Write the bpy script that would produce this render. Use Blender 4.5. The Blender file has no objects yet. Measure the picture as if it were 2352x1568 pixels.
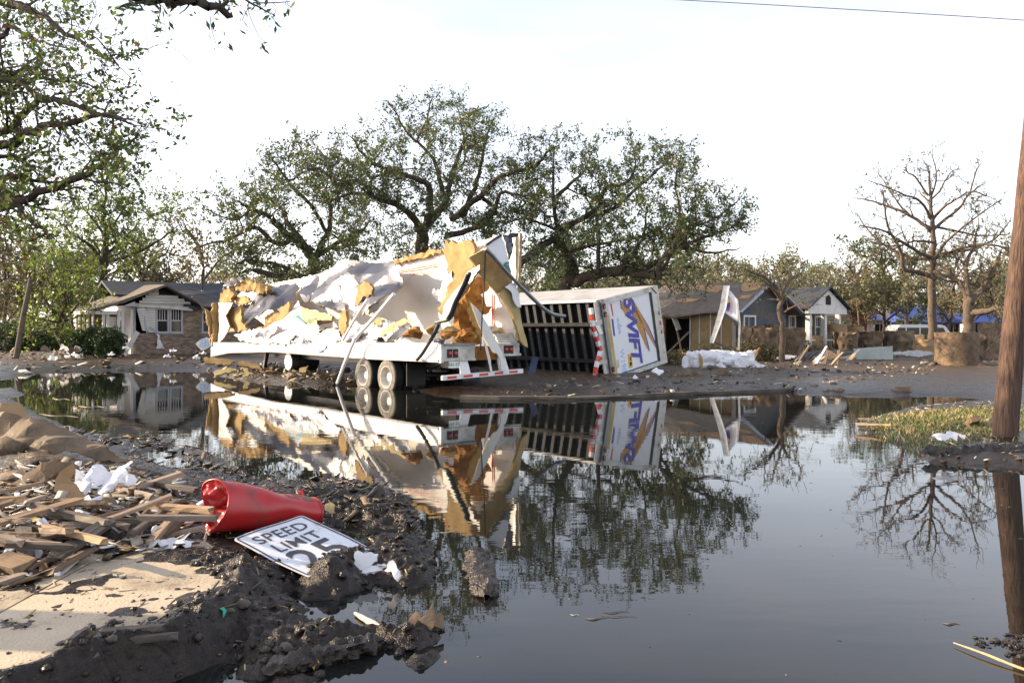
import bpy, bmesh, math, random
import numpy as np
from mathutils import Vector, Matrix, noise as mnoise
from mathutils.geometry import delaunay_2d_cdt
R = math.radians
random.seed(7)
scene = bpy.context.scene
col = scene.collection

# ---------------------------------------------------------------- camera
F, H, CX, HY = 1865.0, 1.65, 1176.0, 755.0        # focal length in picture units (2352 wide), eye height over the water
cd = bpy.data.cameras.new('camera'); cam = bpy.data.objects.new('camera', cd); col.objects.link(cam)
cam.location = (0, 0, H); cam.rotation_euler = (R(90), 0, 0)
cd.sensor_width = 36.0; cd.lens = 36.0 * F / 2352.0
cd.shift_y = -(784.0 - HY) / 2352.0
cd.clip_start = 0.05; cd.clip_end = 3000
cd.dof.use_dof = False
scene.camera = cam
# ---------------------------------------------------------------- sky and sun
SUN_EL, SUN_DIR = 21.0, Vector((-1.0, 0.17, 0)).normalized()   # towards the sun (left, slightly ahead)
world = bpy.data.worlds.new('World'); scene.world = world; world.use_nodes = True
nt = world.node_tree; nt.nodes.clear()
sky = nt.nodes.new('ShaderNodeTexSky'); sky.sky_type = 'NISHITA'; sky.sun_disc = False
sky.sun_elevation = R(SUN_EL); sky.sun_rotation = math.atan2(SUN_DIR.x, SUN_DIR.y)
sky.air_density = 1.0; sky.dust_density = 1.2; sky.ozone_density = 1.0; sky.altitude = 0
bg = nt.nodes.new('ShaderNodeBackground'); bg.inputs['Strength'].default_value = 0.15
wo = nt.nodes.new('ShaderNodeOutputWorld')
# thin high cloud veil over the whole sky
tc = nt.nodes.new('ShaderNodeTexCoord'); mp = nt.nodes.new('ShaderNodeMapping'); mp.inputs['Scale'].default_value = (1.2, 1.2, 4.5)
nz = nt.nodes.new('ShaderNodeTexNoise'); nz.inputs['Scale'].default_value = 2.2; nz.inputs['Detail'].default_value = 6
cr = nt.nodes.new('ShaderNodeValToRGB'); cr.color_ramp.elements[0].position = .30; cr.color_ramp.elements[1].position = .75
cr.color_ramp.elements[0].color = (.45, .45, .45, 1); cr.color_ramp.elements[1].color = (.85, .85, .85, 1)
hs = nt.nodes.new('ShaderNodeHueSaturation'); hs.inputs['Saturation'].default_value = .24; hs.inputs['Value'].default_value = 1.4
mx = nt.nodes.new('ShaderNodeMixRGB')
L = nt.links.new
L(tc.outputs['Generated'], mp.inputs['Vector']); L(mp.outputs[0], nz.inputs['Vector']); L(nz.outputs['Fac'], cr.inputs['Fac'])
L(sky.outputs[0], hs.inputs['Color']); L(sky.outputs[0], mx.inputs['Color1']); L(hs.outputs[0], mx.inputs['Color2']); L(cr.outputs[0], mx.inputs['Fac'])
tn = nt.nodes.new('ShaderNodeMixRGB'); tn.blend_type = 'MULTIPLY'; tn.inputs['Fac'].default_value = 1; tn.inputs['Color2'].default_value = (1.04, .985, 1.0, 1)
L(mx.outputs[0], tn.inputs['Color1']); L(tn.outputs[0], bg.inputs['Color']); L(bg.outputs[0], wo.inputs['Surface'])
sl = bpy.data.lights.new('sun', 'SUN'); sun = bpy.data.objects.new('sun', sl); col.objects.link(sun)
sl.energy = 4.9; sl.angle = R(0.6); sl.color = (1.0, .77, .50)
sd_ = SUN_DIR * math.cos(R(SUN_EL)); sd_.z = math.sin(R(SUN_EL))
sun.rotation_euler = sd_.to_track_quat('Z', 'Y').to_euler(); sun.location = (-30, 10, 30)
scene.view_settings.view_transform = 'Standard'; scene.view_settings.look = 'None'
scene.view_settings.exposure = 1.1; scene.view_settings.gamma = 1.0
scene.render.engine = 'CYCLES'
scene.cycles.max_bounces = 6; scene.cycles.transparent_max_bounces = 8
scene.cycles.use_denoising = True

# ---------------------------------------------------------------- helpers
def W(px, py, d):  return Vector(((px - CX) / F * d, d, H - (py - HY) / F * d))
def G(px, py, z=0.0): return W(px, py, (H - z) * F / (py - HY))
def zoom(x0, y0, k):                                  # enlarged view -> picture units
    return lambda pts: [(x0 * .765625 + x * k, y0 * .765625 + y * k) for x, y in pts]
Z1 = zoom(600, 680, .1953); Z2 = zoom(1100, 680, .1953); Z3 = zoom(1000, 950, .2083); Z4 = zoom(1540, 820, .18556)
Z5 = zoom(240, 820, .14646); Z6 = zoom(560, 1400, .22786); Z7 = zoom(0, 1150, .22786); Z8 = zoom(0, 1550, .29297)
Q1 = zoom(1960, 820, .18552); Q2 = zoom(2400, 850, .21968); Q3 = zoom(2500, 1100, .18620); Q4 = zoom(0, 680, .24418)
Q5 = zoom(600, 260, .29292); Q6 = zoom(1400, 340, .30599); Q7 = zoom(2300, 420, .28321); Q8 = zoom(0, 0, .34180)
K3 = zoom(0, 900, .20833)
ORG = {}
class MB:
    def __init__(s): s.v = []; s.f = []; s.m = []
    def quadmesh(s, vs, fs, m=0):
        b = len(s.v); s.v += [Vector(p) for p in vs]; s.f += [tuple(i + b for i in f) for f in fs]; s.m += [m] * len(fs); return s
    def box(s, lo, hi, m=0):
        x0, y0, z0 = lo; x1, y1, z1 = hi
        return s.quadmesh([(x0,y0,z0),(x1,y0,z0),(x1,y1,z0),(x0,y1,z0),(x0,y0,z1),(x1,y0,z1),(x1,y1,z1),(x0,y1,z1)],
            [(0,3,2,1),(4,5,6,7),(0,1,5,4),(1,2,6,5),(2,3,7,6),(3,0,4,7)], m)
    def obox(s, o, a, b, c, m=0):                      # corner + three edge vectors
        o, a, b, c = map(Vector, (o, a, b, c))
        return s.quadmesh([o, o+a, o+a+b, o+b, o+c, o+a+c, o+a+b+c, o+b+c],
            [(0,3,2,1),(4,5,6,7),(0,1,5,4),(1,2,6,5),(2,3,7,6),(3,0,4,7)], m)
    def bar(s, p, q, w, h, up=(0,0,1), m=0):           # bar of w (across) x h (along up)
        p, q = Vector(p), Vector(q); d = (q - p); u = Vector(up)
        x = d.cross(u); x = x.normalized() if x.length > 1e-6 else Vector((1,0,0)); y = x.cross(d).normalized()
        return s.obox(p - x*w/2 - y*h/2, d, x*w, y*h, m)
    def tube(s, pts, rad, n=6, m=0, cap=True):
        pts = [Vector(p) for p in pts]; k = len(pts)
        if not hasattr(rad, '__len__'): rad = [rad] * k
        b = len(s.v); ref = None
        for i, p in enumerate(pts):
            t = (pts[min(i+1,k-1)] - pts[max(i-1,0)]); t = t.normalized() if t.length > 1e-9 else Vector((0,0,1))
            if ref is None: ref = t.orthogonal().normalized()
            ref = (ref - t * ref.dot(t)); ref = ref.normalized() if ref.length > 1e-6 else t.orthogonal().normalized()
            w = t.cross(ref)
            for j in range(n):
                a = 2 * math.pi * j / n
                s.v.append(p + (ref * math.cos(a) + w * math.sin(a)) * rad[i])
        for i in range(k - 1):
            for j in range(n):
                s.f.append((b+i*n+j, b+i*n+(j+1)%n, b+(i+1)*n+(j+1)%n, b+(i+1)*n+j)); s.m.append(m)
        if cap:
            s.f.append(tuple(b+j for j in reversed(range(n)))); s.m.append(m)
            s.f.append(tuple(b+(k-1)*n+j for j in range(n))); s.m.append(m)
        return s
    def lathe(s, o, axis, prof, n=24, m=0, ms=None):   # prof: (distance along axis, radius)
        o = Vector(o); ax = Vector(axis).normalized(); x = ax.orthogonal().normalized(); y = ax.cross(x); b = len(s.v)
        for (t, r) in prof:
            for j in range(n):
                a = 2*math.pi*j/n; s.v.append(o + ax*t + (x*math.cos(a) + y*math.sin(a))*r)
        for i in range(len(prof)-1):
            for j in range(n):
                s.f.append((b+i*n+j, b+i*n+(j+1)%n, b+(i+1)*n+(j+1)%n, b+(i+1)*n+j)); s.m.append(ms[i] if ms else m)
        return s
    def prism(s, outline, off, m=0, mside=None):       # planar outline (3D pts) extruded by off
        n = len(outline); b = len(s.v); off = Vector(off)
        s.v += [Vector(p) for p in outline] + [Vector(p) + off for p in outline]
        s.f.append(tuple(b+i for i in range(n))); s.m.append(m)
        s.f.append(tuple(b+n+i for i in reversed(range(n)))); s.m.append(m)
        for i in range(n):
            s.f.append((b+i, b+(i+1)%n, b+n+(i+1)%n, b+n+i)); s.m.append(m if mside is None else mside)
        return s
    def build(s, name, mats, parent=None, origin=None, smooth=None):
        if not isinstance(mats, (list, tuple)): mats = [mats]
        if parent is not None: o0 = ORG[parent.name]
        elif origin is not None: o0 = Vector(origin)
        else:
            a = np.array([tuple(v) for v in s.v]); o0 = Vector((float((a[:,0].min()+a[:,0].max())/2), float((a[:,1].min()+a[:,1].max())/2), float(a[:,2].min())))
        me = bpy.data.meshes.new(name); me.from_pydata([tuple(v - o0) for v in s.v], [], s.f)
        for mt in mats: me.materials.append(mt)
        if len(mats) > 1: me.polygons.foreach_set('material_index', s.m)
        if smooth is not None:
            me.polygons.foreach_set('use_smooth', [True]*len(s.f))
            if smooth < 180: me.set_sharp_from_angle(angle=R(smooth))
        me.update(); ob = bpy.data.objects.new(name, me); col.objects.link(ob)
        if parent is not None: ob.parent = parent
        else: ob.location = o0
        ORG[ob.name] = o0
        return ob
def tag(o, label=None, cat=None, group=None, kind=None):
    if label: o['label'] = label
    if cat: o['category'] = cat
    if group: o['group'] = group
    if kind: o['kind'] = kind
    return o
def thing(name, label, cat, loc, group=None):
    o = bpy.data.objects.new(name, None); col.objects.link(o); o.location = loc; o.empty_display_size = .2
    ORG[o.name] = Vector(loc)
    return tag(o, label, cat, group)

# numpy lattice noise ------------------------------------------------------------
def _h(ix, iy, seed):
    n = (ix.astype(np.int64) * 374761393 + iy.astype(np.int64) * 668265263 + seed * 974711) & 0xffffffff
    n = ((n ^ (n >> 13)) * 1274126177) & 0xffffffff
    return ((n ^ (n >> 16)) & 0xffff) / 65535.0
def vn(x, y, seed=0):
    ix, iy = np.floor(x), np.floor(y); fx, fy = x - ix, y - iy
    fx = fx*fx*(3-2*fx); fy = fy*fy*(3-2*fy)
    a, b, c, d = _h(ix,iy,seed), _h(ix+1,iy,seed), _h(ix,iy+1,seed), _h(ix+1,iy+1,seed)
    return (a*(1-fx)+b*fx)*(1-fy) + (c*(1-fx)+d*fx)*fy
def fbm(x, y, oct=4, seed=0):
    s = 0; a = .5; t = 0
    for i in range(oct):
        s = s + a*vn(x*2**i, y*2**i, seed+i*17); t += a; a *= .5
    return s/t
def poly_sd(x, y, poly):                               # signed distance, positive inside
    best = np.full(x.shape, 1e9); inside = np.zeros(x.shape, bool); n = len(poly)
    for i in range(n):
        ax, ay = poly[i]; bx, by = poly[(i+1) % n]; dx, dy = bx-ax, by-ay; l2 = dx*dx+dy*dy + 1e-12
        t = np.clip(((x-ax)*dx+(y-ay)*dy)/l2, 0, 1)
        best = np.minimum(best, (x-ax-t*dx)**2 + (y-ay-t*dy)**2)
        cond = ((ay > y) != (by > y)) & (x < (bx-ax)*(y-ay)/((by-ay) if abs(by-ay) > 1e-12 else 1e-12) + ax)
        inside ^= cond
    s = np.sqrt(best); return np.where(inside, s, -s)

# ---------------------------------------------------------------- materials
def mat(name, c, rough=.7, metal=0., noise=0., nscale=5., c2=None, bump=0., bscale=30., island=0., spec=.5, detail=4, stretch=None, trans=0., coords='Object', dirt=None, objrand=0.):
    m = bpy.data.materials.new(name); m.use_nodes = True; t = m.node_tree; p = t.nodes['Principled BSDF']
    p.inputs['Base Color'].default_value = (*c, 1); p.inputs['Roughness'].default_value = rough; p.inputs['Metallic'].default_value = metal
    p.inputs['Specular IOR Level'].default_value = spec
    ln = t.links.new; out = None
    tcn = t.nodes.new('ShaderNodeTexCoord'); vec = tcn.outputs[coords]
    if stretch:
        mpn = t.nodes.new('ShaderNodeMapping'); mpn.inputs['Scale'].default_value = stretch; ln(vec, mpn.inputs['Vector']); vec = mpn.outputs[0]
    if c2 is not None or noise:
        n = t.nodes.new('ShaderNodeTexNoise'); n.inputs['Scale'].default_value = nscale; n.inputs['Detail'].default_value = detail; n.inputs['Roughness'].default_value = .62
        ln(vec, n.inputs['Vector'])
        r = t.nodes.new('ShaderNodeValToRGB'); r.color_ramp.elements[0].position = .36; r.color_ramp.elements[1].position = .64
        cc2 = c2 if c2 is not None else tuple(x*(1-noise) for x in c)
        r.color_ramp.elements[0].color = (*c, 1); r.color_ramp.elements[1].color = (*cc2, 1)
        ln(n.outputs['Fac'], r.inputs['Fac']); out = r.outputs['Color']
    if dirt:                                            # (colour, scale, low, high)
        n = t.nodes.new('ShaderNodeTexNoise'); n.inputs['Scale'].default_value = dirt[1]; n.inputs['Detail'].default_value = 7; n.inputs['Roughness'].default_value = .7
        ln(tcn.outputs[coords], n.inputs['Vector'])
        r = t.nodes.new('ShaderNodeValToRGB'); r.color_ramp.elements[0].position = dirt[2]; r.color_ramp.elements[1].position = dirt[3]
        ln(n.outputs['Fac'], r.inputs['Fac'])
        mxn = t.nodes.new('ShaderNodeMixRGB'); ln(r.outputs['Color'], mxn.inputs['Fac'])
        if out: ln(out, mxn.inputs['Color1'])
        else: mxn.inputs['Color1'].default_value = (*c, 1)
        mxn.inputs['Color2'].default_value = (*dirt[0], 1); out = mxn.outputs[0]
    if island:
        g = t.nodes.new('ShaderNodeNewGeometry'); hv = t.nodes.new('ShaderNodeHueSaturation')
        mr = t.nodes.new('ShaderNodeMapRange'); mr.inputs['To Min'].default_value = 1-island; mr.inputs['To Max'].default_value = 1+island
        ln(g.outputs['Random Per Island'], mr.inputs['Value']); ln(mr.outputs[0], hv.inputs['Value'])
        mh = t.nodes.new('ShaderNodeMapRange'); mh.inputs['To Min'].default_value = .5-.035*island; mh.inputs['To Max'].default_value = .5+.035*island
        ln(g.outputs['Random Per Island'], mh.inputs['Value']); ln(mh.outputs[0], hv.inputs['Hue'])
        if out: ln(out, hv.inputs['Color'])
        else: hv.inputs['Color'].default_value = (*c, 1)
        out = hv.outputs[0]
    if objrand:
        oi = t.nodes.new('ShaderNodeObjectInfo'); hv = t.nodes.new('ShaderNodeHueSaturation'); mr = t.nodes.new('ShaderNodeMapRange'); mr.inputs['To Min'].default_value = 1-objrand; mr.inputs['To Max'].default_value = 1+objrand*.6
        ln(oi.outputs['Random'], mr.inputs['Value']); ln(mr.outputs[0], hv.inputs['Value']); ms_ = t.nodes.new('ShaderNodeMapRange'); ms_.inputs['To Min'].default_value = .55; ms_.inputs['To Max'].default_value = 1.05
        mm_ = t.nodes.new('ShaderNodeMath'); mm_.operation = 'FRACT'; mu_ = t.nodes.new('ShaderNodeMath'); mu_.operation = 'MULTIPLY'; mu_.inputs[1].default_value = 7.31; ln(oi.outputs['Random'], mu_.inputs[0]); ln(mu_.outputs[0], mm_.inputs[0]); ln(mm_.outputs[0], ms_.inputs['Value']); ln(ms_.outputs[0], hv.inputs['Saturation'])
        if out: ln(out, hv.inputs['Color'])
        else: hv.inputs['Color'].default_value = (*c, 1)
        out = hv.outputs[0]
    if out: ln(out, p.inputs['Base Color'])
    if bump:
        n = t.nodes.new('ShaderNodeTexNoise'); n.inputs['Scale'].default_value = bscale; n.inputs['Detail'].default_value = 5
        ln(vec, n.inputs['Vector']); b = t.nodes.new('ShaderNodeBump'); b.inputs['Strength'].default_value = bump; b.inputs['Distance'].default_value = .02
        ln(n.outputs['Fac'], b.inputs['Height']); ln(b.outputs[0], p.inputs['Normal'])
    if trans:
        tr = t.nodes.new('ShaderNodeBsdfTranslucent'); ms = t.nodes.new('ShaderNodeMixShader'); ms.inputs['Fac'].default_value = trans
        if out: ln(out, tr.inputs['Color'])
        else: tr.inputs['Color'].default_value = (*c, 1)
        ln(p.outputs[0], ms.inputs[1]); ln(tr.outputs[0], ms.inputs[2]); ln(ms.outputs[0], t.nodes['Material Output'].inputs['Surface'])
    return m
M = {}
M['white'] = mat('white_paint', (.74,.74,.74), .45, noise=.12, nscale=2.5, dirt=((.30,.26,.20), 1.6, .56, .80))
M['rail'] = mat('rail_white', (.78,.78,.76), .4, dirt=((.45,.40,.30), 2.2, .58, .8))
M['silver'] = mat('torn_aluminium', (.105,.108,.125), .4, metal=.8, noise=.18, nscale=1.2, bump=.12, bscale=6)
M['liner'] = mat('white_liner', (.72,.70,.66), .55, noise=.10, nscale=1.0, dirt=((.50,.44,.34), 1.1, .55, .82))
M['foam'] = mat('yellow_foam', (.39,.262,.108), .9, c2=(.27,.168,.06), nscale=3., bump=.5, bscale=14, dirt=((.30,.20,.08), 5, .58, .8))
M['foamdark'] = mat('brown_foam', (.33,.15,.03), .9, c2=(.20,.085,.02), nscale=4., bump=.6, bscale=12)
M['foampale'] = mat('pale_foam', (.50,.40,.20), .9, c2=(.40,.31,.14), nscale=3., bump=.4, bscale=14)
M['rib'] = mat('shaded_rib_steel', (.075,.08,.088), .55, metal=.2, noise=.4, nscale=6)  # steel darkened in place of the wreck's shadow on the underside
M['roofpanel'] = mat('weathered_panel', (.46,.46,.46), .5, noise=.2, nscale=2, dirt=((.22,.20,.17), 1.5, .5, .75))
M['steel'] = mat('dark_steel', (.045,.048,.052), .5, metal=.3, noise=.4, nscale=6)
M['greymetal'] = mat('grey_metal', (.20,.21,.22), .42, metal=.5, noise=.25, nscale=5)
M['galv'] = mat('galvanised', (.48,.48,.46), .42, metal=.35, noise=.25, nscale=4, dirt=((.22,.17,.11), 3, .5, .75))
M['rubber'] = mat('tyre_rubber', (.022,.022,.023), .75, noise=.35, nscale=8, bump=.2, bscale=40)
M['dusty'] = mat('dusty_tyre_wall', (.20,.18,.15), .85, c2=(.10,.09,.075), nscale=9)
M['rim'] = mat('wheel_rim', (.62,.60,.55), .5, noise=.2, nscale=6, dirt=((.30,.24,.17), 5, .52, .75))
M['black'] = mat('black_parts', (.012,.012,.013), .6)
M['red'] = mat('red_reflective', (.55,.035,.02), .35)
M['lamp'] = mat('red_lamp_glass', (.42,.02,.012), .15)
M['plate'] = mat('plate_white', (.7,.72,.68), .45)
M['green'] = mat('green_print', (.015,.16,.12), .5)
M['blue'] = mat('blue_print', (.045,.04,.32), .5)
M['gold'] = mat('gold_print', (.45,.23,.045), .5, noise=.2, nscale=9)
M['lightblue'] = mat('pale_blue_print', (.33,.48,.72), .5)
M['yellowsign'] = mat('yellow_label', (.60,.36,.02), .45)
M['doorwhite'] = mat('door_white', (.70,.71,.74), .45, noise=.07, nscale=2, dirt=((.42,.40,.38), 2.4, .60, .85))
M['wood'] = mat('raw_timber', (.29,.185,.10), .8, c2=(.20,.125,.065), nscale=7, stretch=(6,6,.5), bump=.3, bscale=10, objrand=.5, dirt=((.06,.045,.03), 4, .50, .72))
M['woodgrey'] = mat('weathered_timber', (.15,.115,.08), .85, c2=(.085,.065,.045), nscale=7, stretch=(6,6,.5), bump=.35, bscale=10, objrand=.45, dirt=((.04,.03,.022), 4, .52, .72))
M['woodlight'] = mat('fresh_timber', (.42,.285,.155), .75, c2=(.32,.21,.11), nscale=7, stretch=(6,6,.5), objrand=.35, dirt=((.12,.085,.05), 4, .55, .75))
M['kraft'] = mat('kraft_paper', (.185,.125,.072), .85, c2=(.12,.08,.047), nscale=2.0, bump=.7, bscale=10, dirt=((.04,.032,.025), 3.0, .46, .66))
M['kraftdark'] = mat('soaked_kraft', (.20,.14,.085), .8, c2=(.10,.075,.05), nscale=3, bump=.3, bscale=6, dirt=((.025,.02,.016), 2.6, .5, .7))
M['kraftlight'] = mat('clean_kraft', (.34,.225,.12), .8, c2=(.28,.185,.095), nscale=1.5, bump=.1, bscale=4)
M['paper'] = mat('white_paper', (.74,.74,.76), .8, noise=.1, nscale=3, bump=.3, bscale=14, dirt=((.10,.085,.07), 9, .60, .72))
M['mudwet'] = mat('wet_mud', (.012,.0088,.006), .28, c2=(.036,.026,.017), nscale=7, bump=1.0, bscale=45, spec=.4)
M['concrete'] = mat('concrete', (.46,.385,.28), .9, c2=(.38,.315,.225), nscale=2.2, bump=.35, bscale=60, dirt=((.14,.105,.07), 2.6, .54, .74))
M['kerb'] = mat('kerb_concrete', (.115,.098,.078), .9, c2=(.06,.05,.04), nscale=2.5, bump=.3, bscale=30)
M['bark'] = mat('oak_bark', (.085,.065,.048), .95, c2=(.05,.039,.03), nscale=5, bump=.6, bscale=14)
M['barkgrey'] = mat('grey_bark', (.14,.105,.078), .95, c2=(.075,.056,.042), nscale=5, stretch=(3,3,1), bump=.5, bscale=12)
M['leafoak'] = mat('oak_leaves', (.095,.125,.036), .45, island=.55, trans=.35)
M['leafyel'] = mat('yellow_green_leaves', (.16,.215,.032), .5, island=.5, trans=.45)
M['leafnear'] = mat('near_leaves', (.105,.15,.028), .5, island=.5, trans=.42)
M['leafdark'] = mat('dark_leaves', (.045,.075,.020), .45, island=.5, trans=.3)
M['leafdry'] = mat('dry_leaves', (.16,.13,.06), .7, island=.5, trans=.3)
M['leafbrown'] = mat('brown_leaves', (.20,.07,.03), .7, island=.4, trans=.3)
M['leafhaze'] = mat('haze_paled_leaves', (.19,.185,.105), .7, island=.4, trans=.4)  # foliage tone paled to stand in for haze over the far trees
M['redplastic'] = mat('red_plastic', (.43,.018,.02), .36, noise=.12, nscale=2, dirt=((.10,.045,.033), 6, .50, .74), bump=.1, bscale=8)
M['signwhite'] = mat('sign_white', (.66,.69,.74), .35, noise=.1, nscale=4, dirt=((.22,.18,.13), 5.5, .54, .74))
M['signblack'] = mat('sign_black', (.025,.025,.028), .45)
M['pole'] = mat('pole_timber', (.125,.072,.048), .92, c2=(.036,.022,.016), nscale=3.5, stretch=(9,9,.25), bump=1.0, bscale=5)
M['brick'] = mat('pale_brick', (.33,.25,.19), .9, c2=(.23,.17,.13), nscale=3, island=.38)
M['mortar'] = mat('mortar', (.25,.22,.19), .95)
M['siding'] = mat('white_siding', (.66,.64,.60), .7, noise=.1, nscale=3, dirt=((.32,.28,.23), 3, .58, .8))
M['trimgrey'] = mat('grey_trim', (.42,.43,.47), .6, noise=.1, nscale=4)
M['roofdark'] = mat('slate_roof', (.030,.035,.045), .85, c2=(.045,.05,.06), nscale=5, bump=.3, bscale=30)
M['roofbrown'] = mat('brown_shingles', (.16,.13,.10), .9, c2=(.10,.085,.065), nscale=4, bump=.4, bscale=25)
M['roofgrey'] = mat('grey_shingles', (.215,.185,.155), .9, c2=(.16,.14,.12), nscale=2.4, bump=.4, bscale=22)
M['ply'] = mat('bare_plywood', (.55,.33,.16), .8, noise=.3, nscale=3)
M['sheath'] = mat('fibre_sheathing', (.23,.17,.08), .9, c2=(.17,.125,.06), nscale=2, dirt=((.08,.065,.045), 1.5, .55, .75))
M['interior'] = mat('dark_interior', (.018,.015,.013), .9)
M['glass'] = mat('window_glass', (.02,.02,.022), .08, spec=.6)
M['teal'] = mat('slate_blue_paint', (.06,.078,.10), .75, noise=.3, nscale=3, dirt=((.11,.085,.06), 1.2, .48, .62))
M['tarp'] = mat('blue_tarp', (.035,.075,.30), .55, noise=.2, nscale=3, bump=.3, bscale=4)
M['vanwhite'] = mat('van_paint', (.66,.66,.67), .25, dirt=((.3,.26,.2), 2, .6, .9))
M['clay'] = mat('red_brick_chimney', (.16,.055,.04), .9)
M['palegreen'] = mat('pale_green_board', (.42,.47,.43), .6, noise=.15, nscale=2)
M['orange'] = mat('orange_plastic', (.55,.17,.03), .5)
M['greenplastic'] = mat('green_glass', (.05,.36,.25), .2)
M['bluetarpsm'] = mat('navy_sheet', (.03,.05,.12), .5)
M['wire'] = mat('cable', (.10,.10,.14), .6)
M['grass'] = mat('grass_blades', (.115,.165,.028), .6, island=.5, trans=.4)
M['drygrass'] = mat('dry_straw', (.36,.27,.14), .8, island=.5)
M['litter'] = mat('mixed_litter', (.17,.125,.08), .85, island=.9, c2=(.08,.06,.042), nscale=2)
M['litterpale'] = mat('pale_litter', (.50,.45,.38), .8, island=.5)
# ---------------------------------------------------------------- ground, water
def shore(pts): return [(g.x, g.y) for g in (G(x, y) for x, y in pts)]
LAND_NEAR = shore([(250,1568),(293,1556),(410,1538),(520,1516),(560,1530),(536,1562),(601,1563),(666,1537),(744,1514),(800,1490),(861,1480),
  (905,1492),(960,1500),(1005,1480),(1012,1450),(1000,1428),(955,1432),(926,1450),(848,1449),(734,1446),(697,1407),(661,1371),(645,1363),(682,1347),
  (745,1336),(735,1322),(770,1322),(812,1330),(927,1347),(979,1340),(1002,1316),(992,1264),(966,1240),(848,1243),(812,1259),(770,1232),(752,1205),
  (850,1212),(945,1210),(955,1185),(930,1140),(860,1122),(770,1112),(700,1122),(640,1120),(560,1102),(500,1096),(440,1086),(370,1072),(315,1052),
  (335,1032),(270,1012),(200,996),(150,978),(100,957),(60,935),(40,922),(0,905)])
LAND_NEAR = LAND_NEAR + [(-20,21.5),(-27,26),(-60,26),(-60,-12),(20,-12),(14,-3),(3,.4),(.6,1.6),(-.7,2.5),(-1.5,3.35)]
LAND_FAR = [(-60,26),(-27,26.2)] + shore([(0,872),(60,862),(110,853),(300,851),(470,850),(500,862),(600,880),(700,886),(800,886),(900,887),(960,896),(985,906),(1040,914),(1100,917),
  (1200,919),(1300,920),(1400,917),(1500,912),(1650,905),(1790,898),(1840,903),(1870,906),(1960,907),(2050,910),(2100,908),(2180,907),(2290,916),(2240,922),
  (2150,929),(2080,938),(2010,955),(1970,975),(1990,990),(2020,1003),(2070,1024),(2110,1042),(2130,1062),(2200,1068),(2280,1072),(2352,1078)]) + [(7.2,9.2),(10,6),(15,1),(24,-12),(500,-12),(500,1500),(-500,1500),(-500,26)]
MUD_SPOT = shore([(2190,1470),(2230,1452),(2300,1450),(2420,1455),(2500,1490),(2420,1540),(2352,1525),(2290,1500),(2230,1490)])
ISLES = [shore([(380,1036),(450,1030),(530,1060),(520,1076),(430,1060)]), shore([(330,1002),(400,1009),(396,1024),(320,1017)]), shore([(480,1078),(545,1072),(548,1086),(500,1090)]), shore([(985,1500),(1010,1493),(1012,1510),(965,1532),(945,1520)]), shore([(715,1430),(758,1420),(745,1437),(722,1443)]),
         shore([(230,1012),(300,1005),(400,1022),(380,1032),(270,1028)]), shore([(640,1568),(690,1548),(740,1556),(700,1575)]),
         shore([(-60,902),(30,892),(70,905),(20,915),(-40,915)]), shore([(2150,930),(2230,923),(2290,930),(2200,940)])]
SLAB = [(g.x, g.y) for g in (G(x, y, .19) for x, y in [(-400,1700),(-400,1330),(0,1290),(150,1262),(330,1225),(470,1240),(560,1300),(520,1370),(430,1420),(330,1455),(180,1490),(0,1540),(-150,1700)])]
ROAD = [(g.x, g.y) for g in (G(x, y, .08) for x, y in [(1790,884),(2000,868),(2120,860),(2700,862),(3000,905),(2352,908),(2100,904),(1850,900)])]
RUBBLE = [(g.x, g.y) for g in (G(x, y, .2) for x, y in [(-60,1330),(150,1275),(330,1225),(450,1215),(470,1130),(420,1085),(200,1060),(-60,1050)])]
HEAP = [(g.x, g.y) for g in (G(x, y, .14) for x, y in [(665,1296),(700,1272),(745,1258),(800,1251),(850,1250),(868,1270),(845,1300),(770,1326),(695,1322)])]
def axis(lo, hi, step, far_lo, far_hi, grow):
    a = list(np.arange(lo, hi, step)); s = step; x = a[-1]
    while x < far_hi: s *= grow; x += s; a.append(x)
    s = step; x = a[0]
    while x > far_lo: s *= grow; x -= s; a.insert(0, x)
    return np.array(a)
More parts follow.
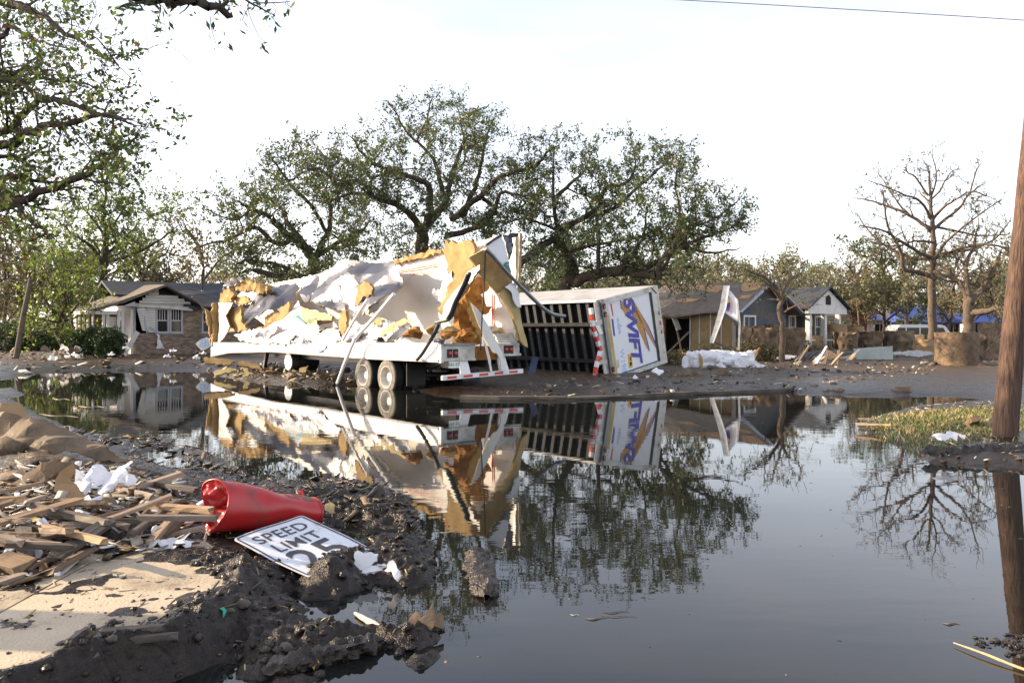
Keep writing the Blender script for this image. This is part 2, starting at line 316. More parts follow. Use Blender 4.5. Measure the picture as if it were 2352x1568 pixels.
def ground_height(x, y):
    x = np.asarray(x, float); y = np.asarray(y, float)
    wob = (fbm(x*2.2, y*2.2, 4, 5) - .5) * np.clip(.05 + y*.012, .05, .5)
    sn = poly_sd(x, y, LAND_NEAR); sf = poly_sd(x, y, LAND_FAR) + wob
    sn = sn + (fbm(x*5, y*5, 4, 3) - .5) * .16
    near = np.where(sn > 0, .06*(1-np.exp(-sn*5)) + .16*(1-np.exp(-sn*1.1)), sn*.6)
    far = np.where(sf > 0, .07*(1-np.exp(-sf*4)) + .22*(1-np.exp(-sf*.30)), sf*.4)
    h = np.maximum(near, far)
    for P in ISLES:
        si = poly_sd(x, y, P) + (fbm(x*6, y*6, 3, 9) - .5)*.1
        h = np.maximum(h, np.where(si > 0, .045*(1-np.exp(-si*14)), si*.6))
    h = np.maximum(h, -.45)
    clod = fbm(x*9, y*9, 4, 21); fine = fbm(x*30, y*30, 3, 41); rid = 1-np.abs(2*fbm(x*4, y*4, 4, 31)-1)
    sl_ = poly_sd(x, y, SLAB); onslab = np.clip((sl_ + .02 + (fbm(x*2.5, y*2.5, 4, 77)-.5)*.9)/.3, 0, 1)
    ap = np.clip((sl_ + .30)/.28, 0, 1); h = np.where(ap > 0, np.maximum(h, ap*(.198 + (fbm(x*7, y*7, 4, 88)-.5)*.05) - .12*(1-ap)), h)
    rd = np.clip(poly_sd(x, y, ROAD)/.5, 0, 1)
    amp = np.clip((h + .05)/.12, 0, 1) * np.clip(1.2 - y*.012, .5, 1.0)
    rid2 = 1-np.abs(2*fbm(x*13, y*13, 3, 91)-1); rough = (clod-.5)*.07 + (rid-.6)*.05 + (fine-.5)*.05 + (rid2-.6)*.05
    wetside = np.clip(1 - np.abs(sn-.12)/.45, 0, 1) * (y < 9)            # heaped clods along the near shore
    crumb = 1-np.abs(2*fbm(x*22, y*22, 4, 131)-1); rough = rough*(.42 + .45*wetside) + wetside*.016 + (crumb-.65)*.045*wetside + (vn(x*55,y*55,7)-.5)*.014
    h = h + rough*amp*(1-.93*onslab)*(1-.85*rd)
    h = np.where(onslab > 0, h*(1-onslab) + onslab*(.180 + (fbm(x*5,y*5,5,55)-.5)*.034), h)
    heap = np.clip((poly_sd(x, y, HEAP) + (fbm(x*8, y*8, 3, 72)-.5)*.12)/.2, 0, 1); h = np.where(heap > 0, np.maximum(h, heap*(.12 + .11*fbm(x*16, y*16, 5, 71))), h)
    pile = np.clip(poly_sd(x, y, RUBBLE)/.5, 0, 1); h = h + pile*(.05 + .16*fbm(x*1.4, y*1.4, 3, 61))
    return h
def gh(x, y): return float(ground_height(np.array([x]), np.array([y]))[0])
def on(px, py, it=4):                                   # point of the ground seen at a picture position
    z = .15
    for _ in range(it):
        g = G(px, py, z); z = .5*z + .5*max(gh(g.x, g.y), 0)
    g = G(px, py, z); return g
gx = axis(-4.3, .9, .016, -420, 420, 1.05); gy = axis(3.0, 7.6, .016, -14, 1400, 1.045)
X, Y = np.meshgrid(gx, gy); Zg = ground_height(X, Y)
nx, ny = len(gx), len(gy)
co = np.stack([X.ravel(), Y.ravel(), Zg.ravel()], 1).astype(np.float32)
ii = (np.arange(ny-1)[:,None]*nx + np.arange(nx-1)[None,:]).ravel()
fa = np.stack([ii, ii+1, ii+nx+1, ii+nx], 1).astype(np.int32)
def npmesh(name, co, fa):
    me = bpy.data.meshes.new(name); k = fa.shape[1]
    me.vertices.add(len(co)); me.vertices.foreach_set('co', co.astype(np.float32).ravel())
    me.loops.add(fa.size); me.loops.foreach_set('vertex_index', fa.astype(np.int32).ravel())
    me.polygons.add(len(fa)); me.polygons.foreach_set('loop_start', np.arange(0, fa.size, k, dtype=np.int32))
    me.update(calc_edges=True); return me
gm = npmesh('ground', co, fa); gm.polygons.foreach_set('use_smooth', [True]*len(fa))
ground = bpy.data.objects.new('ground', gm); col.objects.link(ground); tag(ground, 'black mud and brown dirt banks strewn with litter around the flooded street', kind='structure')
def ground_material():
    m = bpy.data.materials.new('mud_and_dirt'); m.use_nodes = True; t = m.node_tree; p = t.nodes['Principled BSDF']; ln = t.links.new
    g = t.nodes.new('ShaderNodeNewGeometry'); sp = t.nodes.new('ShaderNodeSeparateXYZ'); ln(g.outputs['Position'], sp.inputs[0])
    def noise(s, d=5):
        n = t.nodes.new('ShaderNodeTexNoise'); n.inputs['Scale'].default_value = s; n.inputs['Detail'].default_value = d; n.inputs['Roughness'].default_value = .65
        ln(g.outputs['Position'], n.inputs['Vector']); return n.outputs['Fac']
    def ramp(src, a, b, ca=(0,0,0), cb=(1,1,1)):
        r = t.nodes.new('ShaderNodeValToRGB'); r.color_ramp.elements[0].position = a; r.color_ramp.elements[1].position = b
        r.color_ramp.elements[0].color = (*ca,1); r.color_ramp.elements[1].color = (*cb,1); ln(src, r.inputs['Fac']); return r.outputs['Color']
    def mixc(f, a, b):
        x = t.nodes.new('ShaderNodeMixRGB'); ln(f, x.inputs['Fac'])
        for s, v in ((1, a), (2, b)):
            if isinstance(v, tuple): x.inputs[s].default_value = (*v, 1)
            else: ln(v, x.inputs[s])
        return x.outputs[0]
    def mth(op, a, b):
        x = t.nodes.new('ShaderNodeMath'); x.operation = op
        for s, v in ((0, a), (1, b)):
            if isinstance(v, (int, float)): x.inputs[s].default_value = v
            else: ln(v, x.inputs[s])
        return x.outputs[0]
    p.inputs['Specular IOR Level'].default_value = .3
    n1 = noise(1.3); n2 = noise(14, 6); n3 = noise(60, 3)
    nearer = t.nodes.new('ShaderNodeMapRange'); nearer.inputs['From Min'].default_value = 6.5; nearer.inputs['From Max'].default_value = 12.; nearer.inputs['To Min'].default_value = -.10; nearer.inputs['To Max'].default_value = 0.; ln(sp.outputs['Y'], nearer.inputs['Value'])   # the near bank lies lower and stays soaked
    wet = ramp(mth('ADD', mth('ADD', sp.outputs['Z'], nearer.outputs[0]), mth('MULTIPLY', mth('SUBTRACT', n1, .5), .34)), .16, .40)   # 0 wet, 1 dry
    dry = mixc(ramp(n2, .35, .7), (.170,.118,.068), (.070,.049,.031))
    wetc = mixc(ramp(n2, .4, .7), (.013,.0092,.006), (.032,.022,.014))
    ln(mixc(wet, wetc, dry), p.inputs['Base Color'])
    rr = t.nodes.new('ShaderNodeMapRange'); rr.inputs['To Min'].default_value = .27; rr.inputs['To Max'].default_value = .9; ln(wet, rr.inputs['Value']); ln(rr.outputs[0], p.inputs['Roughness'])
    b = t.nodes.new('ShaderNodeBump'); b.inputs['Strength'].default_value = .8; b.inputs['Distance'].default_value = .03
    ln(mth('ADD', n2, mth('MULTIPLY', n3, .4)), b.inputs['Height']); ln(b.outputs[0], p.inputs['Normal'])
    return m
gm.materials.append(ground_material())
# water sheet
wm = bpy.data.materials.new('flood_water'); wm.use_nodes = True; t = wm.node_tree; p = t.nodes['Principled BSDF']
p.inputs['Base Color'].default_value = (.010,.011,.010,1); p.inputs['Roughness'].default_value = .012; p.inputs['IOR'].default_value = 1.36
g_ = t.nodes.new('ShaderNodeNewGeometry'); mpn = t.nodes.new('ShaderNodeMapping'); mpn.inputs['Scale'].default_value = (.55, 1.5, 1)
n = t.nodes.new('ShaderNodeTexNoise'); n.inputs['Scale'].default_value = 3.0; n.inputs['Detail'].default_value = 3
n2 = t.nodes.new('ShaderNodeTexNoise'); n2.inputs['Scale'].default_value = .22; n2.inputs['Detail'].default_value = 2
ra = t.nodes.new('ShaderNodeValToRGB'); ra.color_ramp.elements[0].position = .42; ra.color_ramp.elements[1].position = .66
mu = t.nodes.new('ShaderNodeMath'); mu.operation = 'MULTIPLY'; ad = t.nodes.new('ShaderNodeMath'); ad.operation = 'MULTIPLY_ADD'; ad.inputs[1].default_value = 1.1; ad.inputs[2].default_value = .22
bp = t.nodes.new('ShaderNodeBump'); bp.inputs['Strength'].default_value = .22; bp.inputs['Distance'].default_value = .006
t.links.new(g_.outputs['Position'], mpn.inputs[0]); t.links.new(mpn.outputs[0], n.inputs['Vector']); t.links.new(g_.outputs['Position'], n2.inputs['Vector'])
t.links.new(n2.outputs['Fac'], ra.inputs[0]); t.links.new(ra.outputs[0], ad.inputs[0]); t.links.new(n.outputs['Fac'], mu.inputs[0]); t.links.new(ad.outputs[0], mu.inputs[1])
t.links.new(mu.outputs[0], bp.inputs['Height']); t.links.new(bp.outputs[0], p.inputs['Normal'])
wv = MB().quadmesh([(-60,-12,0),(24,-12,0),(24,45,0),(-60,45,0)], [(0,1,2,3)]); water = wv.build('water', wm, origin=(0,0,0)); tag(water, 'still black flood water mirroring the wreck and the trees', kind='structure')
# concrete slab of the driveway with two joints, showing through the mud
def slab_piece(x0, x1):
    pts = [(x, y) for x, y in SLAB]; out = []
    def clip(P, f):
        r = []
        for i in range(len(P)):
            a, b = P[i], P[(i+1) % len(P)]; fa_, fb_ = f(a), f(b)
            if fa_ >= 0: r.append(a)
            if (fa_ >= 0) != (fb_ >= 0): k = fa_/(fa_-fb_); r.append((a[0]+(b[0]-a[0])*k, a[1]+(b[1]-a[1])*k))
        return r
    P = clip(clip(pts, lambda p: p[0]-x0), lambda p: x1-p[0])
    m = MB(); m.prism([(x, y, .186) for x, y in P], (0,0,-.15)); o = m.build('concrete_slab', M['concrete']); tag(o, kind='structure'); return o
jx = G(95,1352,.19).x
slabs = [slab_piece(-9, jx-.008), slab_piece(jx+.008, 0)]
# kerb along the far edge
kp = [G(x, y, .0) for x, y in [(1060,916),(1150,918),(1300,919),(1450,914),(1600,907),(1700,903),(1800,899),(1850,896)]]
kb = MB()
for a, b in zip(kp, kp[1:]):
    a2, b2 = a.copy(), b.copy(); d = (b2-a2).normalized()
    kb.bar(a2 - d*.02 + Vector((0,.1,.02)), b2 + Vector((0,.1,.02)), .2, .13 - random.uniform(0,.05))
tag(kb.build('kerb', M['kerb']), kind='structure')
# ---------------------------------------------------------------- trees
def leaf_mesh(name, pts, size, rng, asp=.5, droop=0.):
    pts = np.asarray(pts, np.float32); n = len(pts)
    a = rng.normal(size=(n,3)); a[:,2] -= droop; a /= np.linalg.norm(a,axis=1,keepdims=True)
    b = np.cross(a, rng.normal(size=(n,3))); b /= np.linalg.norm(b,axis=1,keepdims=True)
    l = size*rng.uniform(.6,1.35,(n,1)); w = l*asp
    co = np.stack([pts-a*l*.5, pts+b*w*.5-a*l*.05, pts+a*l*.5, pts-b*w*.5-a*l*.05], 1).reshape(-1,3)
    return npmesh(name, co, np.arange(4*n).reshape(n,4))
def catmull(P, sub=4, jit=0., rng=None):
    P = [np.array(p, float) for p in P]; out = []
    for i in range(len(P)-1):
        p0, p1, p2, p3 = P[max(i-1,0)], P[i], P[i+1], P[min(i+2,len(P)-1)]
        for k in range(sub):
            t = k/sub; q = .5*((2*p1)+(-p0+p2)*t+(2*p0-5*p1+4*p2-p3)*t*t+(-p0+3*p1-3*p2+p3)*t**3)
            if jit and (i or k): q = q + rng.normal(size=3)*jit
            out.append(q)
    out.append(P[-1]); return out
def unit(v): return v/(np.linalg.norm(v)+1e-9)
def make_tree(name, label, limbs, trunk_mat, leaf_mat, base, cat='tree', group=None, seed=1, levels=3, spacing=(.9,.5,.3), length=(2.6,1.2,.55), up=.25, gnarl=.35,
              nleaf=7, leaf=.14, spread=.16, asp=.5, start=.25, bare=0., sides=(8,6,4,3), rmin=.012, leafmats=None, droop=0., tipleaf=True, child_r=.5, rs=1., targets=None, tlev=1):
    rng = np.random.default_rng(seed); wood = MB(); LP = []
    def spawn(poly, r0, r1, lev, scale=1., t_start=None):
        k = len(poly); n = sides[min(lev, len(sides)-1)]
        rad = [max(r0+(r1-r0)*i/(k-1), rmin) for i in range(k)]
        wood.tube(poly, rad, n, cap=False)
        if lev >= levels:
            if rng.random() < bare: return
            m = max(1, int(rng.poisson(nleaf)))
            for _ in range(max(1, m//4)):
                i = rng.uniform(.15, 1.03)*(k-1); j = int(min(i, k-2)); q = poly[j] + (poly[j+1]-poly[j])*(i-j) + rng.normal(size=3)*spread*.35
                for _ in range(4): LP.append(q + rng.normal(size=3)*spread*.55)
            return
        seg = [np.linalg.norm(poly[i+1]-poly[i]) for i in range(k-1)]; tot = sum(seg)
        s = tot*(start if t_start is None else t_start)
        while s < tot:
            acc = 0
            for i in range(k-1):
                if acc + seg[i] >= s: break
                acc += seg[i]
            f = (s-acc)/max(seg[i],1e-6); p = poly[i]+(poly[i+1]-poly[i])*f; tan = unit(poly[i+1]-poly[i]); r = rad[i]+(rad[i+1]-rad[i])*f
            d = unit(tan*rng.uniform(.2,.9) + unit(np.cross(tan, rng.normal(size=3)))*rng.uniform(.6,1.1) + np.array([0,0,up]))
            ln_ = length[min(lev,len(length)-1)]*rng.uniform(.45,1.3)*(1.15-.5*s/tot)*scale; m = 5 if lev < levels-1 else 3
            pl = [p]
            for _ in range(m):
                d = unit(d + rng.normal(size=3)*gnarl + np.array([0,0,up*.25])); pl.append(pl[-1] + d*ln_/m)
            cr_ = min(r*child_r, .02+.028*ln_)
            spawn(pl, cr_, max(cr_*.3, rmin), lev+1, scale)
            s += spacing[min(lev,len(spacing)-1)]*rng.uniform(.5,1.5)*scale
        if tipleaf and lev < levels:      # the limb's own tip carries a twig too
            d = unit(poly[-1]-poly[-2]); pl = [poly[-1]]
            for _ in range(3): d = unit(d+rng.normal(size=3)*gnarl); pl.append(pl[-1]+d*.25*scale)
            spawn(pl, max(r1*.8, rmin), rmin, levels, scale)
    for L_ in limbs:
        pts, r0, r1 = L_[:3]; r0 *= rs; r1 *= rs; lev = L_[3] if len(L_) > 3 else 0; ts = L_[4] if len(L_) > 4 else None
        spawn(catmull(pts, 4, min(.06, r0*.18), rng), r0, r1, lev, 1., ts)
    if targets is not None and len(targets):
        sp = []; sr = []
        for L_ in limbs:
            if len(L_) > 3 and L_[3] > 0: continue
            P = catmull(L_[0], 5); k0 = 0 if len(L_) < 5 or L_[4] is None or L_[4] < .8 else len(P)-1
            for i in range(k0, len(P)): sp.append(P[i]); sr.append(max(rs*(L_[1]+(L_[2]-L_[1])*i/len(P)), .02))
        tg = [np.array(t_) for t_ in targets]; A_ = np.array(sp); tg.sort(key=lambda q: np.min(np.linalg.norm(A_-q, axis=1)))
        for q in tg:
            A_ = np.array(sp); dd = np.linalg.norm(A_-q, axis=1) + .35*np.maximum(0, A_[:,2]-q[2]); i = int(np.argmin(dd)); p0 = sp[i]; ln_ = np.linalg.norm(q-p0)
            if ln_ < .25: continue
            side = unit(np.cross(q-p0, rng.normal(size=3)))*ln_*rng.uniform(.05,.22) + np.array([0,0,ln_*rng.uniform(-.05,.18)]); m_ = max(4, int(ln_/.5)); pl = []
            for k in range(m_+1):
                t_ = k/m_; pl.append(p0 + (q-p0)*t_ + side*4*t_*(1-t_) + (rng.normal(size=3)*.07*min(1,ln_*.4) if 0 < k < m_ else 0))
            r0 = min(sr[i]*.7, .012+.016*ln_); spawn(pl, r0, max(r0*.3, rmin), tlev, 1., .25)
            for k in range(1, m_+1): sp.append(pl[k]); sr.append(max(r0*(1-.7*k/m_), rmin))
    o = thing(name, label, cat, base, group)
    wood.build('trunk', trunk_mat, o, smooth=180)
    if LP:
        LP_ = np.array(LP, np.float32) - np.array(base, np.float32)
        me = leaf_mesh('crown', LP_, leaf, rng, asp, droop); me.materials.append(leaf_mat)
        c = bpy.data.objects.new('crown', me); col.objects.link(c); c.parent = o; ORG[c.name] = ORG[o.name]
        if leafmats:
            for mm in leafmats: me.materials.append(mm)
            idx = (rng.random(len(LP)) < .03).astype(np.int32); me.polygons.foreach_set('material_index', idx)
    return o, len(LP)
def limb(zf, pts, d0, d1, r0, r1, lev=0, ts=None):      # a limb traced in an enlarged view, running from depth d0 to d1
    P = zf(pts); n = len(P); out = []
    for i, (x, y) in enumerate(P): out.append(tuple(W(x, y, d0 + (d1-d0)*i/(n-1))))
    return (out, r0, r1, lev, ts)
ident = lambda p: p
def crown_targets(poly, n, dc, dsd, seed, lo=None, hi=None):
    rng = np.random.default_rng(seed); P = np.array(poly, float); out = []
    while len(out) < n:
        q = rng.uniform(P.min(0), P.max(0), (n,2)); q = q[poly_sd(q[:,0], q[:,1], poly) > 0]
        for x, y in q:
            d = dc + rng.normal()*dsd; out.append(tuple(W(x, y, d)))
    return out[:n]
OAK_L = [(470,530),(500,470),(560,400),(640,330),(700,312),(780,335),(840,310),(880,340),(900,420),(880,560),(820,600),(700,640),(560,640),(500,610)]
OAK_C = [(780,420),(850,330),(880,270),(930,250),(990,235),(1050,232),(1110,260),(1160,290),(1250,330),(1260,420),(1230,520),(1100,580),(950,590),(850,600),(780,560)]
OAK_R = [(1180,420),(1260,340),(1340,340),(1420,350),(1500,335),(1545,300),(1590,380),(1620,450),(1700,440),(1735,500),(1700,560),(1640,600),(1560,640),(1400,630),(1250,640),(1200,560)]
NEAR_P = [(-200,-30),(150,-20),(210,50),(255,130),(190,175),(330,235),(390,285),(365,330),(290,345),(240,400),(120,415),(170,490),(110,545),(-200,600)]
SHADE_P = [(60,560),(110,470),(200,420),(300,330),(330,420),(440,450),(420,520),(330,560),(320,620),(180,650),(80,640)]
stat = {}
def gz(x, y): return max(gh(x, y), 0.)
# the three live oaks behind the wreck
oak = dict(trunk_mat=M['bark'], leaf_mat=M['leafoak'], levels=3, spacing=(.75,.36,.25), length=(1.5,.9,.45), up=.05, gnarl=.42, nleaf=14, leaf=.155, spread=.16, asp=.48, bare=.22, rmin=.010, rs=.74)
b = Vector((W(800,700,41).x, 41, .2))
def T(zf, p, d): x, y = zf([p])[0]; return tuple(W(x, y, d))
lim = [([tuple(b), T(Q5,(905,1480),41), T(Q5,(890,1340),41)], .48, .36, 0, .9),
  limb(Q5,[(890,1340),(740,1190),(600,1080),(540,1020),(390,960),(300,900)],41,38.5,.32,.06),
  limb(Q5,[(740,1190),(600,1230),(420,1100),(250,1190),(120,1225),(0,1250)],40.6,37.5,.2,.04),
  limb(Q5,[(890,1340),(720,1100),(640,960),(570,910),(430,780)],41,43,.22,.05),
  limb(Q5,[(900,1500),(830,1500),(650,1490),(430,1440)],41,38,.28,.16,0,.5),
  limb(Q5,[(830,1500),(600,1390),(500,1380),(380,1360),(280,1400)],41,37,.15,.06),
  limb(Q5,[(890,1340),(1000,1150),(1020,950),(960,760),(860,600)],41,43,.24,.05),
  limb(Q5,[(1000,1150),(870,930),(760,830),(690,740),(600,620),(560,560)],41.5,39,.15,.04),
  limb(Q5,[(390,960),(290,1040),(150,1010),(60,960)],38.6,37.6,.07,.03),
  limb(Q5,[(890,1340),(1080,1230),(1250,1150),(1330,1050)],41,42.5,.2,.05)]
stat['oak1'] = make_tree('live_oak', 'low spreading live oak behind the torn front end of the wrecked trailer', lim, base=b, seed=11, targets=crown_targets(OAK_L,120,40,2.2,1), group='live oaks behind the wreck', **oak)[1]
b = Vector((W(985,700,43).x, 43, .2))
lim = [([tuple(b), T(Q5,(1745,1500),43), T(Q5,(1745,1300),43), T(Q5,(1740,1160),43)], .6, .45, 0, .9),
  limb(Q5,[(1740,1160),(1680,1030),(1560,940),(1370,870),(1200,830),(1080,880)],43,39.5,.3,.06),
  limb(Q5,[(1750,1130),(1850,1000),(1930,900),(1965,750),(2050,480),(2110,380)],43,44,.34,.09),
  limb(Q5,[(1760,1120),(1800,980),(1800,800),(1700,720),(1480,650),(1330,590),(1240,470),(1190,400)],43,41,.28,.05),
  limb(Q5,[(1930,900),(1890,780),(1830,560),(1710,430),(1780,260),(1810,110)],43.2,44,.2,.035),
  limb(Q5,[(1700,440),(1600,330),(1540,210),(1480,120)],43.6,43,.1,.03),
  limb(Q6,[(-40,780),(60,560),(100,400),(160,160),(200,80)],43.6,45,.22,.035),
  limb(Q6,[(-120,790),(100,620),(250,480),(520,400),(600,290),(700,230)],43,40.5,.26,.04),
  limb(Q6,[(-150,920),(0,880),(170,800),(260,600),(420,620),(560,590)],43,40,.24,.05),
  limb(Q5,[(1370,870),(1240,740),(1090,770),(950,650),(830,660),(700,740),(560,680),(460,650)],41,38.5,.16,.03),
  limb(Q5,[(1560,940),(1400,820),(1330,750),(1480,670),(1700,640)],41.5,43,.13,.04),
  limb(Q5,[(1240,740),(1050,720),(1000,580),(900,460),(860,380)],41,43,.12,.03),
  limb(Q6,[(120,640),(200,700),(150,780),(110,830),(160,940)],43,44,.16,.12),
  limb(Q5,[(2000,650),(2080,560),(2040,240),(2000,120)],44,46,.1,.025)]
stat['oak2'] = make_tree('live_oak', 'tallest live oak rising directly behind the wrecked trailer', lim, base=b, seed=12, targets=crown_targets(OAK_C,150,42.5,2.4,2), group='live oaks behind the wreck', **oak)[1]
b = Vector((W(1275,700,41).x, 41, .2))
lim = [([tuple(b), T(Q6,(720,1330),41), T(Q6,(780,1230),41)], .55, .42, 0, .9),
  limb(Q6,[(780,1230),(790,1150),(740,1050),(680,880),(650,640),(650,340)],41,41,.34,.06),
  limb(Q6,[(660,640),(780,530),(870,450),(930,310)],41,42.5,.16,.05),
  limb(Q6,[(690,900),(960,720),(1050,560),(1200,520),(1270,390),(1240,230)],41,39.5,.2,.03),
  limb(Q6,[(700,860),(900,780),(1130,700),(1300,540),(1480,390),(1560,270)],41,43,.2,.03),
  limb(Q6,[(380,1160),(420,1100),(560,1010),(640,950),(760,1060),(820,1180)],38.8,41,.26,.24),
  limb(Q6,[(800,1260),(960,1210),(1150,1190),(1350,1215),(1440,1210)],41,37.5,.4,.28),
  limb(Q6,[(1440,1210),(1480,1080),(1700,960),(1950,880),(2080,780)],37.5,36,.2,.03),
  limb(Q6,[(1350,1150),(1500,1080),(1650,1010),(1850,1050),(2050,1010)],38.5,36.5,.18,.03),
  limb(Q6,[(1400,1190),(1490,1170),(1700,1150),(1850,1190)],38,36,.1,.03),
  limb(Q6,[(980,1200),(990,900),(970,700),(1020,480)],39.5,40,.16,.04),
  limb(Q6,[(1480,1080),(1560,900),(1650,850),(1850,800),(2050,640)],37.4,36,.12,.03),
  limb(Q6,[(1440,1210),(1560,1000),(1600,720),(1560,500),(1620,300)],37.6,38.5,.12,.03),
  limb(Q6,[(740,1050),(900,1000),(1100,960),(1300,930),(1450,850)],41,38,.15,.04),
  limb(Q6,[(680,880),(560,830),(420,790),(300,830)],41,39,.12,.04),
  limb(Q6,[(1150,1190),(1250,1050),(1330,900),(1350,740),(1420,600)],39,38,.14,.03),
  limb(Q6,[(650,640),(560,560),(480,470)],41,42,.08,.03)]
stat['oak3'] = make_tree('live_oak', 'wide live oak whose long low limb hangs over the overturned trailer', lim, base=b, seed=13, targets=crown_targets(OAK_R,170,39.5,2.2,3), group='live oaks behind the wreck', **oak)[1]
# bare tree on the right
b = Vector((W(2140,800,48).x, 48, .2)); bt = lambda pts, d0, d1, r0, r1, lev=0, ts=None: limb(Q7, pts, d0, d1, r0, r1, lev, ts)
lim = [([tuple(b), T(Q7,(1340,1300),48), T(Q7,(1345,1000),48), T(Q7,(1340,700),48), T(Q7,(1330,480),48), T(Q7,(1300,210),48)], .30, .05, 0, .55),
  bt([(1345,1100),(1200,1070),(1110,1040),(1090,900),(1000,750),(960,560),(940,420)],48,46.5,.16,.03),
  bt([(1340,960),(1130,850),(960,740),(760,690)],48,45.5,.13,.03), bt([(1340,960),(1200,960),(1000,880),(850,760),(730,600)],48,49.5,.11,.025),
  bt([(1340,730),(1170,620),(1000,540),(820,490),(710,470)],48,50,.12,.02), bt([(1170,620),(1080,530),(1010,430),(900,260)],48.6,50,.08,.02),
  bt([(1330,640),(1250,500),(1080,430),(830,330)],48,46,.1,.02), bt([(1340,1060),(1480,1110),(1700,1180),(1900,1230)],48,46,.12,.04),
  bt([(1340,980),(1440,920),(1650,890),(1850,800),(1980,650)],48,50.5,.14,.03), bt([(1360,960),(1450,830),(1600,700),(1890,490)],48,46,.12,.025),
  bt([(1360,720),(1550,560),(1650,430),(1760,350)],48,49,.11,.02), bt([(1650,430),(1700,250),(1750,180)],48.6,49,.06,.015),
  bt([(1340,650),(1420,560),(1520,490),(1660,420),(1850,480)],48,46,.1,.02), bt([(1320,490),(1400,420),(1480,280),(1560,230)],48,49,.07,.015),
  bt([(1310,450),(1200,300),(1130,250),(1150,180)],48,47,.07,.015), bt([(1330,480),(1380,300),(1350,150),(1345,70)],48,48,.06,.015),
  bt([(1345,830),(1200,820),(1050,860),(850,830)],48,46,.08,.02), bt([(1360,700),(1500,730),(1700,770),(1950,770)],48,50,.09,.03), bt([(1500,900),(1750,850),(1980,880)],48.6,46,.1,.05)]
stat['bare'] = make_tree('storm_stripped_tree', 'tall nearly leafless tree with straight trunk behind the paper rolls', lim, M['barkgrey'], M['leafdry'], b, seed=21, levels=2, spacing=(.42,.24), length=(1.35,.6), up=.2, gnarl=.4, nleaf=2.4, leaf=.15, spread=.12, bare=.72, rmin=.011, rs=.95)[1]
# small tree in front of the second house
b = Vector((W(1797,790,33).x, 33, .25))
lim = [([tuple(b), T(Q1,(1600,700),33), T(Q1,(1570,450),33), T(Q1,(1580,330),33)], .13, .1, 0, .95),
  limb(Q1,[(1580,330),(1480,180),(1380,50),(1240,0),(1140,-60)],33,31.5,.08,.03), limb(Q1,[(1590,320),(1620,180),(1700,80),(1790,0),(1830,-130)],33,34,.08,.025),
  limb(Q1,[(1600,500),(1700,430),(1830,380),(1900,420)],33,32,.05,.02), limb(Q1,[(1590,300),(1560,120),(1500,-60),(1480,-200)],33,33.5,.06,.02), limb(Q1,[(1480,180),(1300,60),(1150,20)],32.5,31.5,.04,.02)]
make_tree('small_street_tree', 'thin young tree with a forked sunlit trunk before the slate blue porch', lim, M['barkgrey'], M['leafoak'], b, seed=22, levels=3, spacing=(.5,.3,.22), length=(1.0,.5,.28), nleaf=4, leaf=.13, spread=.12, bare=.3, leafmats=[M['leafbrown']], rmin=.009)
# broken tree at the far right
b = Vector((W(2215,800,46).x, 46, .25))
lim = [([tuple(b), T(Q7,(1640,1500),46), T(Q7,(1640,1380),46), T(Q7,(1650,1300),46)], .34, .26, 0, .95), limb(Q7,[(1650,1400),(1750,1395),(1880,1370),(2000,1345)],46,43.5,.2,.1,0,.5),
  limb(Q7,[(1650,1300),(1750,1200),(1850,1050),(1900,900)],46,47,.2,.05), limb(Q7,[(1640,1320),(1560,1150),(1450,1050),(1380,1000)],46,48,.16,.04), limb(Q7,[(1650,1300),(1620,1050),(1680,850),(1720,660)],46,46,.16,.03)]
make_tree('broken_tree', 'broken tree with one snapped pale limb beside the utility pole', lim, M['barkgrey'], M['leafhaze'], b, seed=23, levels=3, spacing=(.6,.4,.3), length=(2.2,1.0,.5), nleaf=6, leaf=.16, spread=.17, rmin=.011, bare=.15)
# tree with straight trunk behind the brick house, yellow green
b = Vector((W(240,800,50).x, 50, .3)); q4 = lambda pts, d0, d1, r0, r1, lev=0, ts=None: limb(Q4, pts, d0, d1, r0, r1, lev, ts)
lim = [([tuple(b), T(Q4,(965,700),50), T(Q4,(975,400),50), T(Q4,(1000,100),50), T(Q4,(985,-200),50), T(Q4,(1010,-480),50)], .42, .08, 0, .5),
  q4([(980,400),(940,300),(840,170),(700,80),(560,-40)],50,47,.2,.04), q4([(970,560),(860,520),(740,440),(600,400)],50,47.5,.16,.04), q4([(1000,330),(1150,290),(1340,220),(1520,110),(1640,20)],50,48,.18,.04),
  q4([(1000,260),(1100,170),(1240,40),(1330,-80)],50,52,.14,.03), q4([(1000,100),(900,-40),(800,-160),(740,-260)],50,49,.14,.03), q4([(1000,60),(1110,-80),(1200,-250)],50,51,.13,.03),
  q4([(990,-100),(920,-260),(900,-400)],50,49,.08,.02), q4([(980,480),(1080,420),(1180,330)],50,48,.1,.03), q4([(965,620),(1080,560),(1200,420),(1280,260)],50.4,53,.1,.03)]
make_tree('shade_tree', 'tall yellow green shade tree with straight trunk behind the brick house', lim, M['bark'], M['leafyel'], b, seed=31, targets=crown_targets(SHADE_P,60,49.5,2.,5), levels=3, spacing=(.8,.5,.33), length=(2.3,1.1,.5), up=.15, nleaf=11, leaf=.19, spread=.22, asp=.55, bare=.2, rmin=.012, rs=.75)
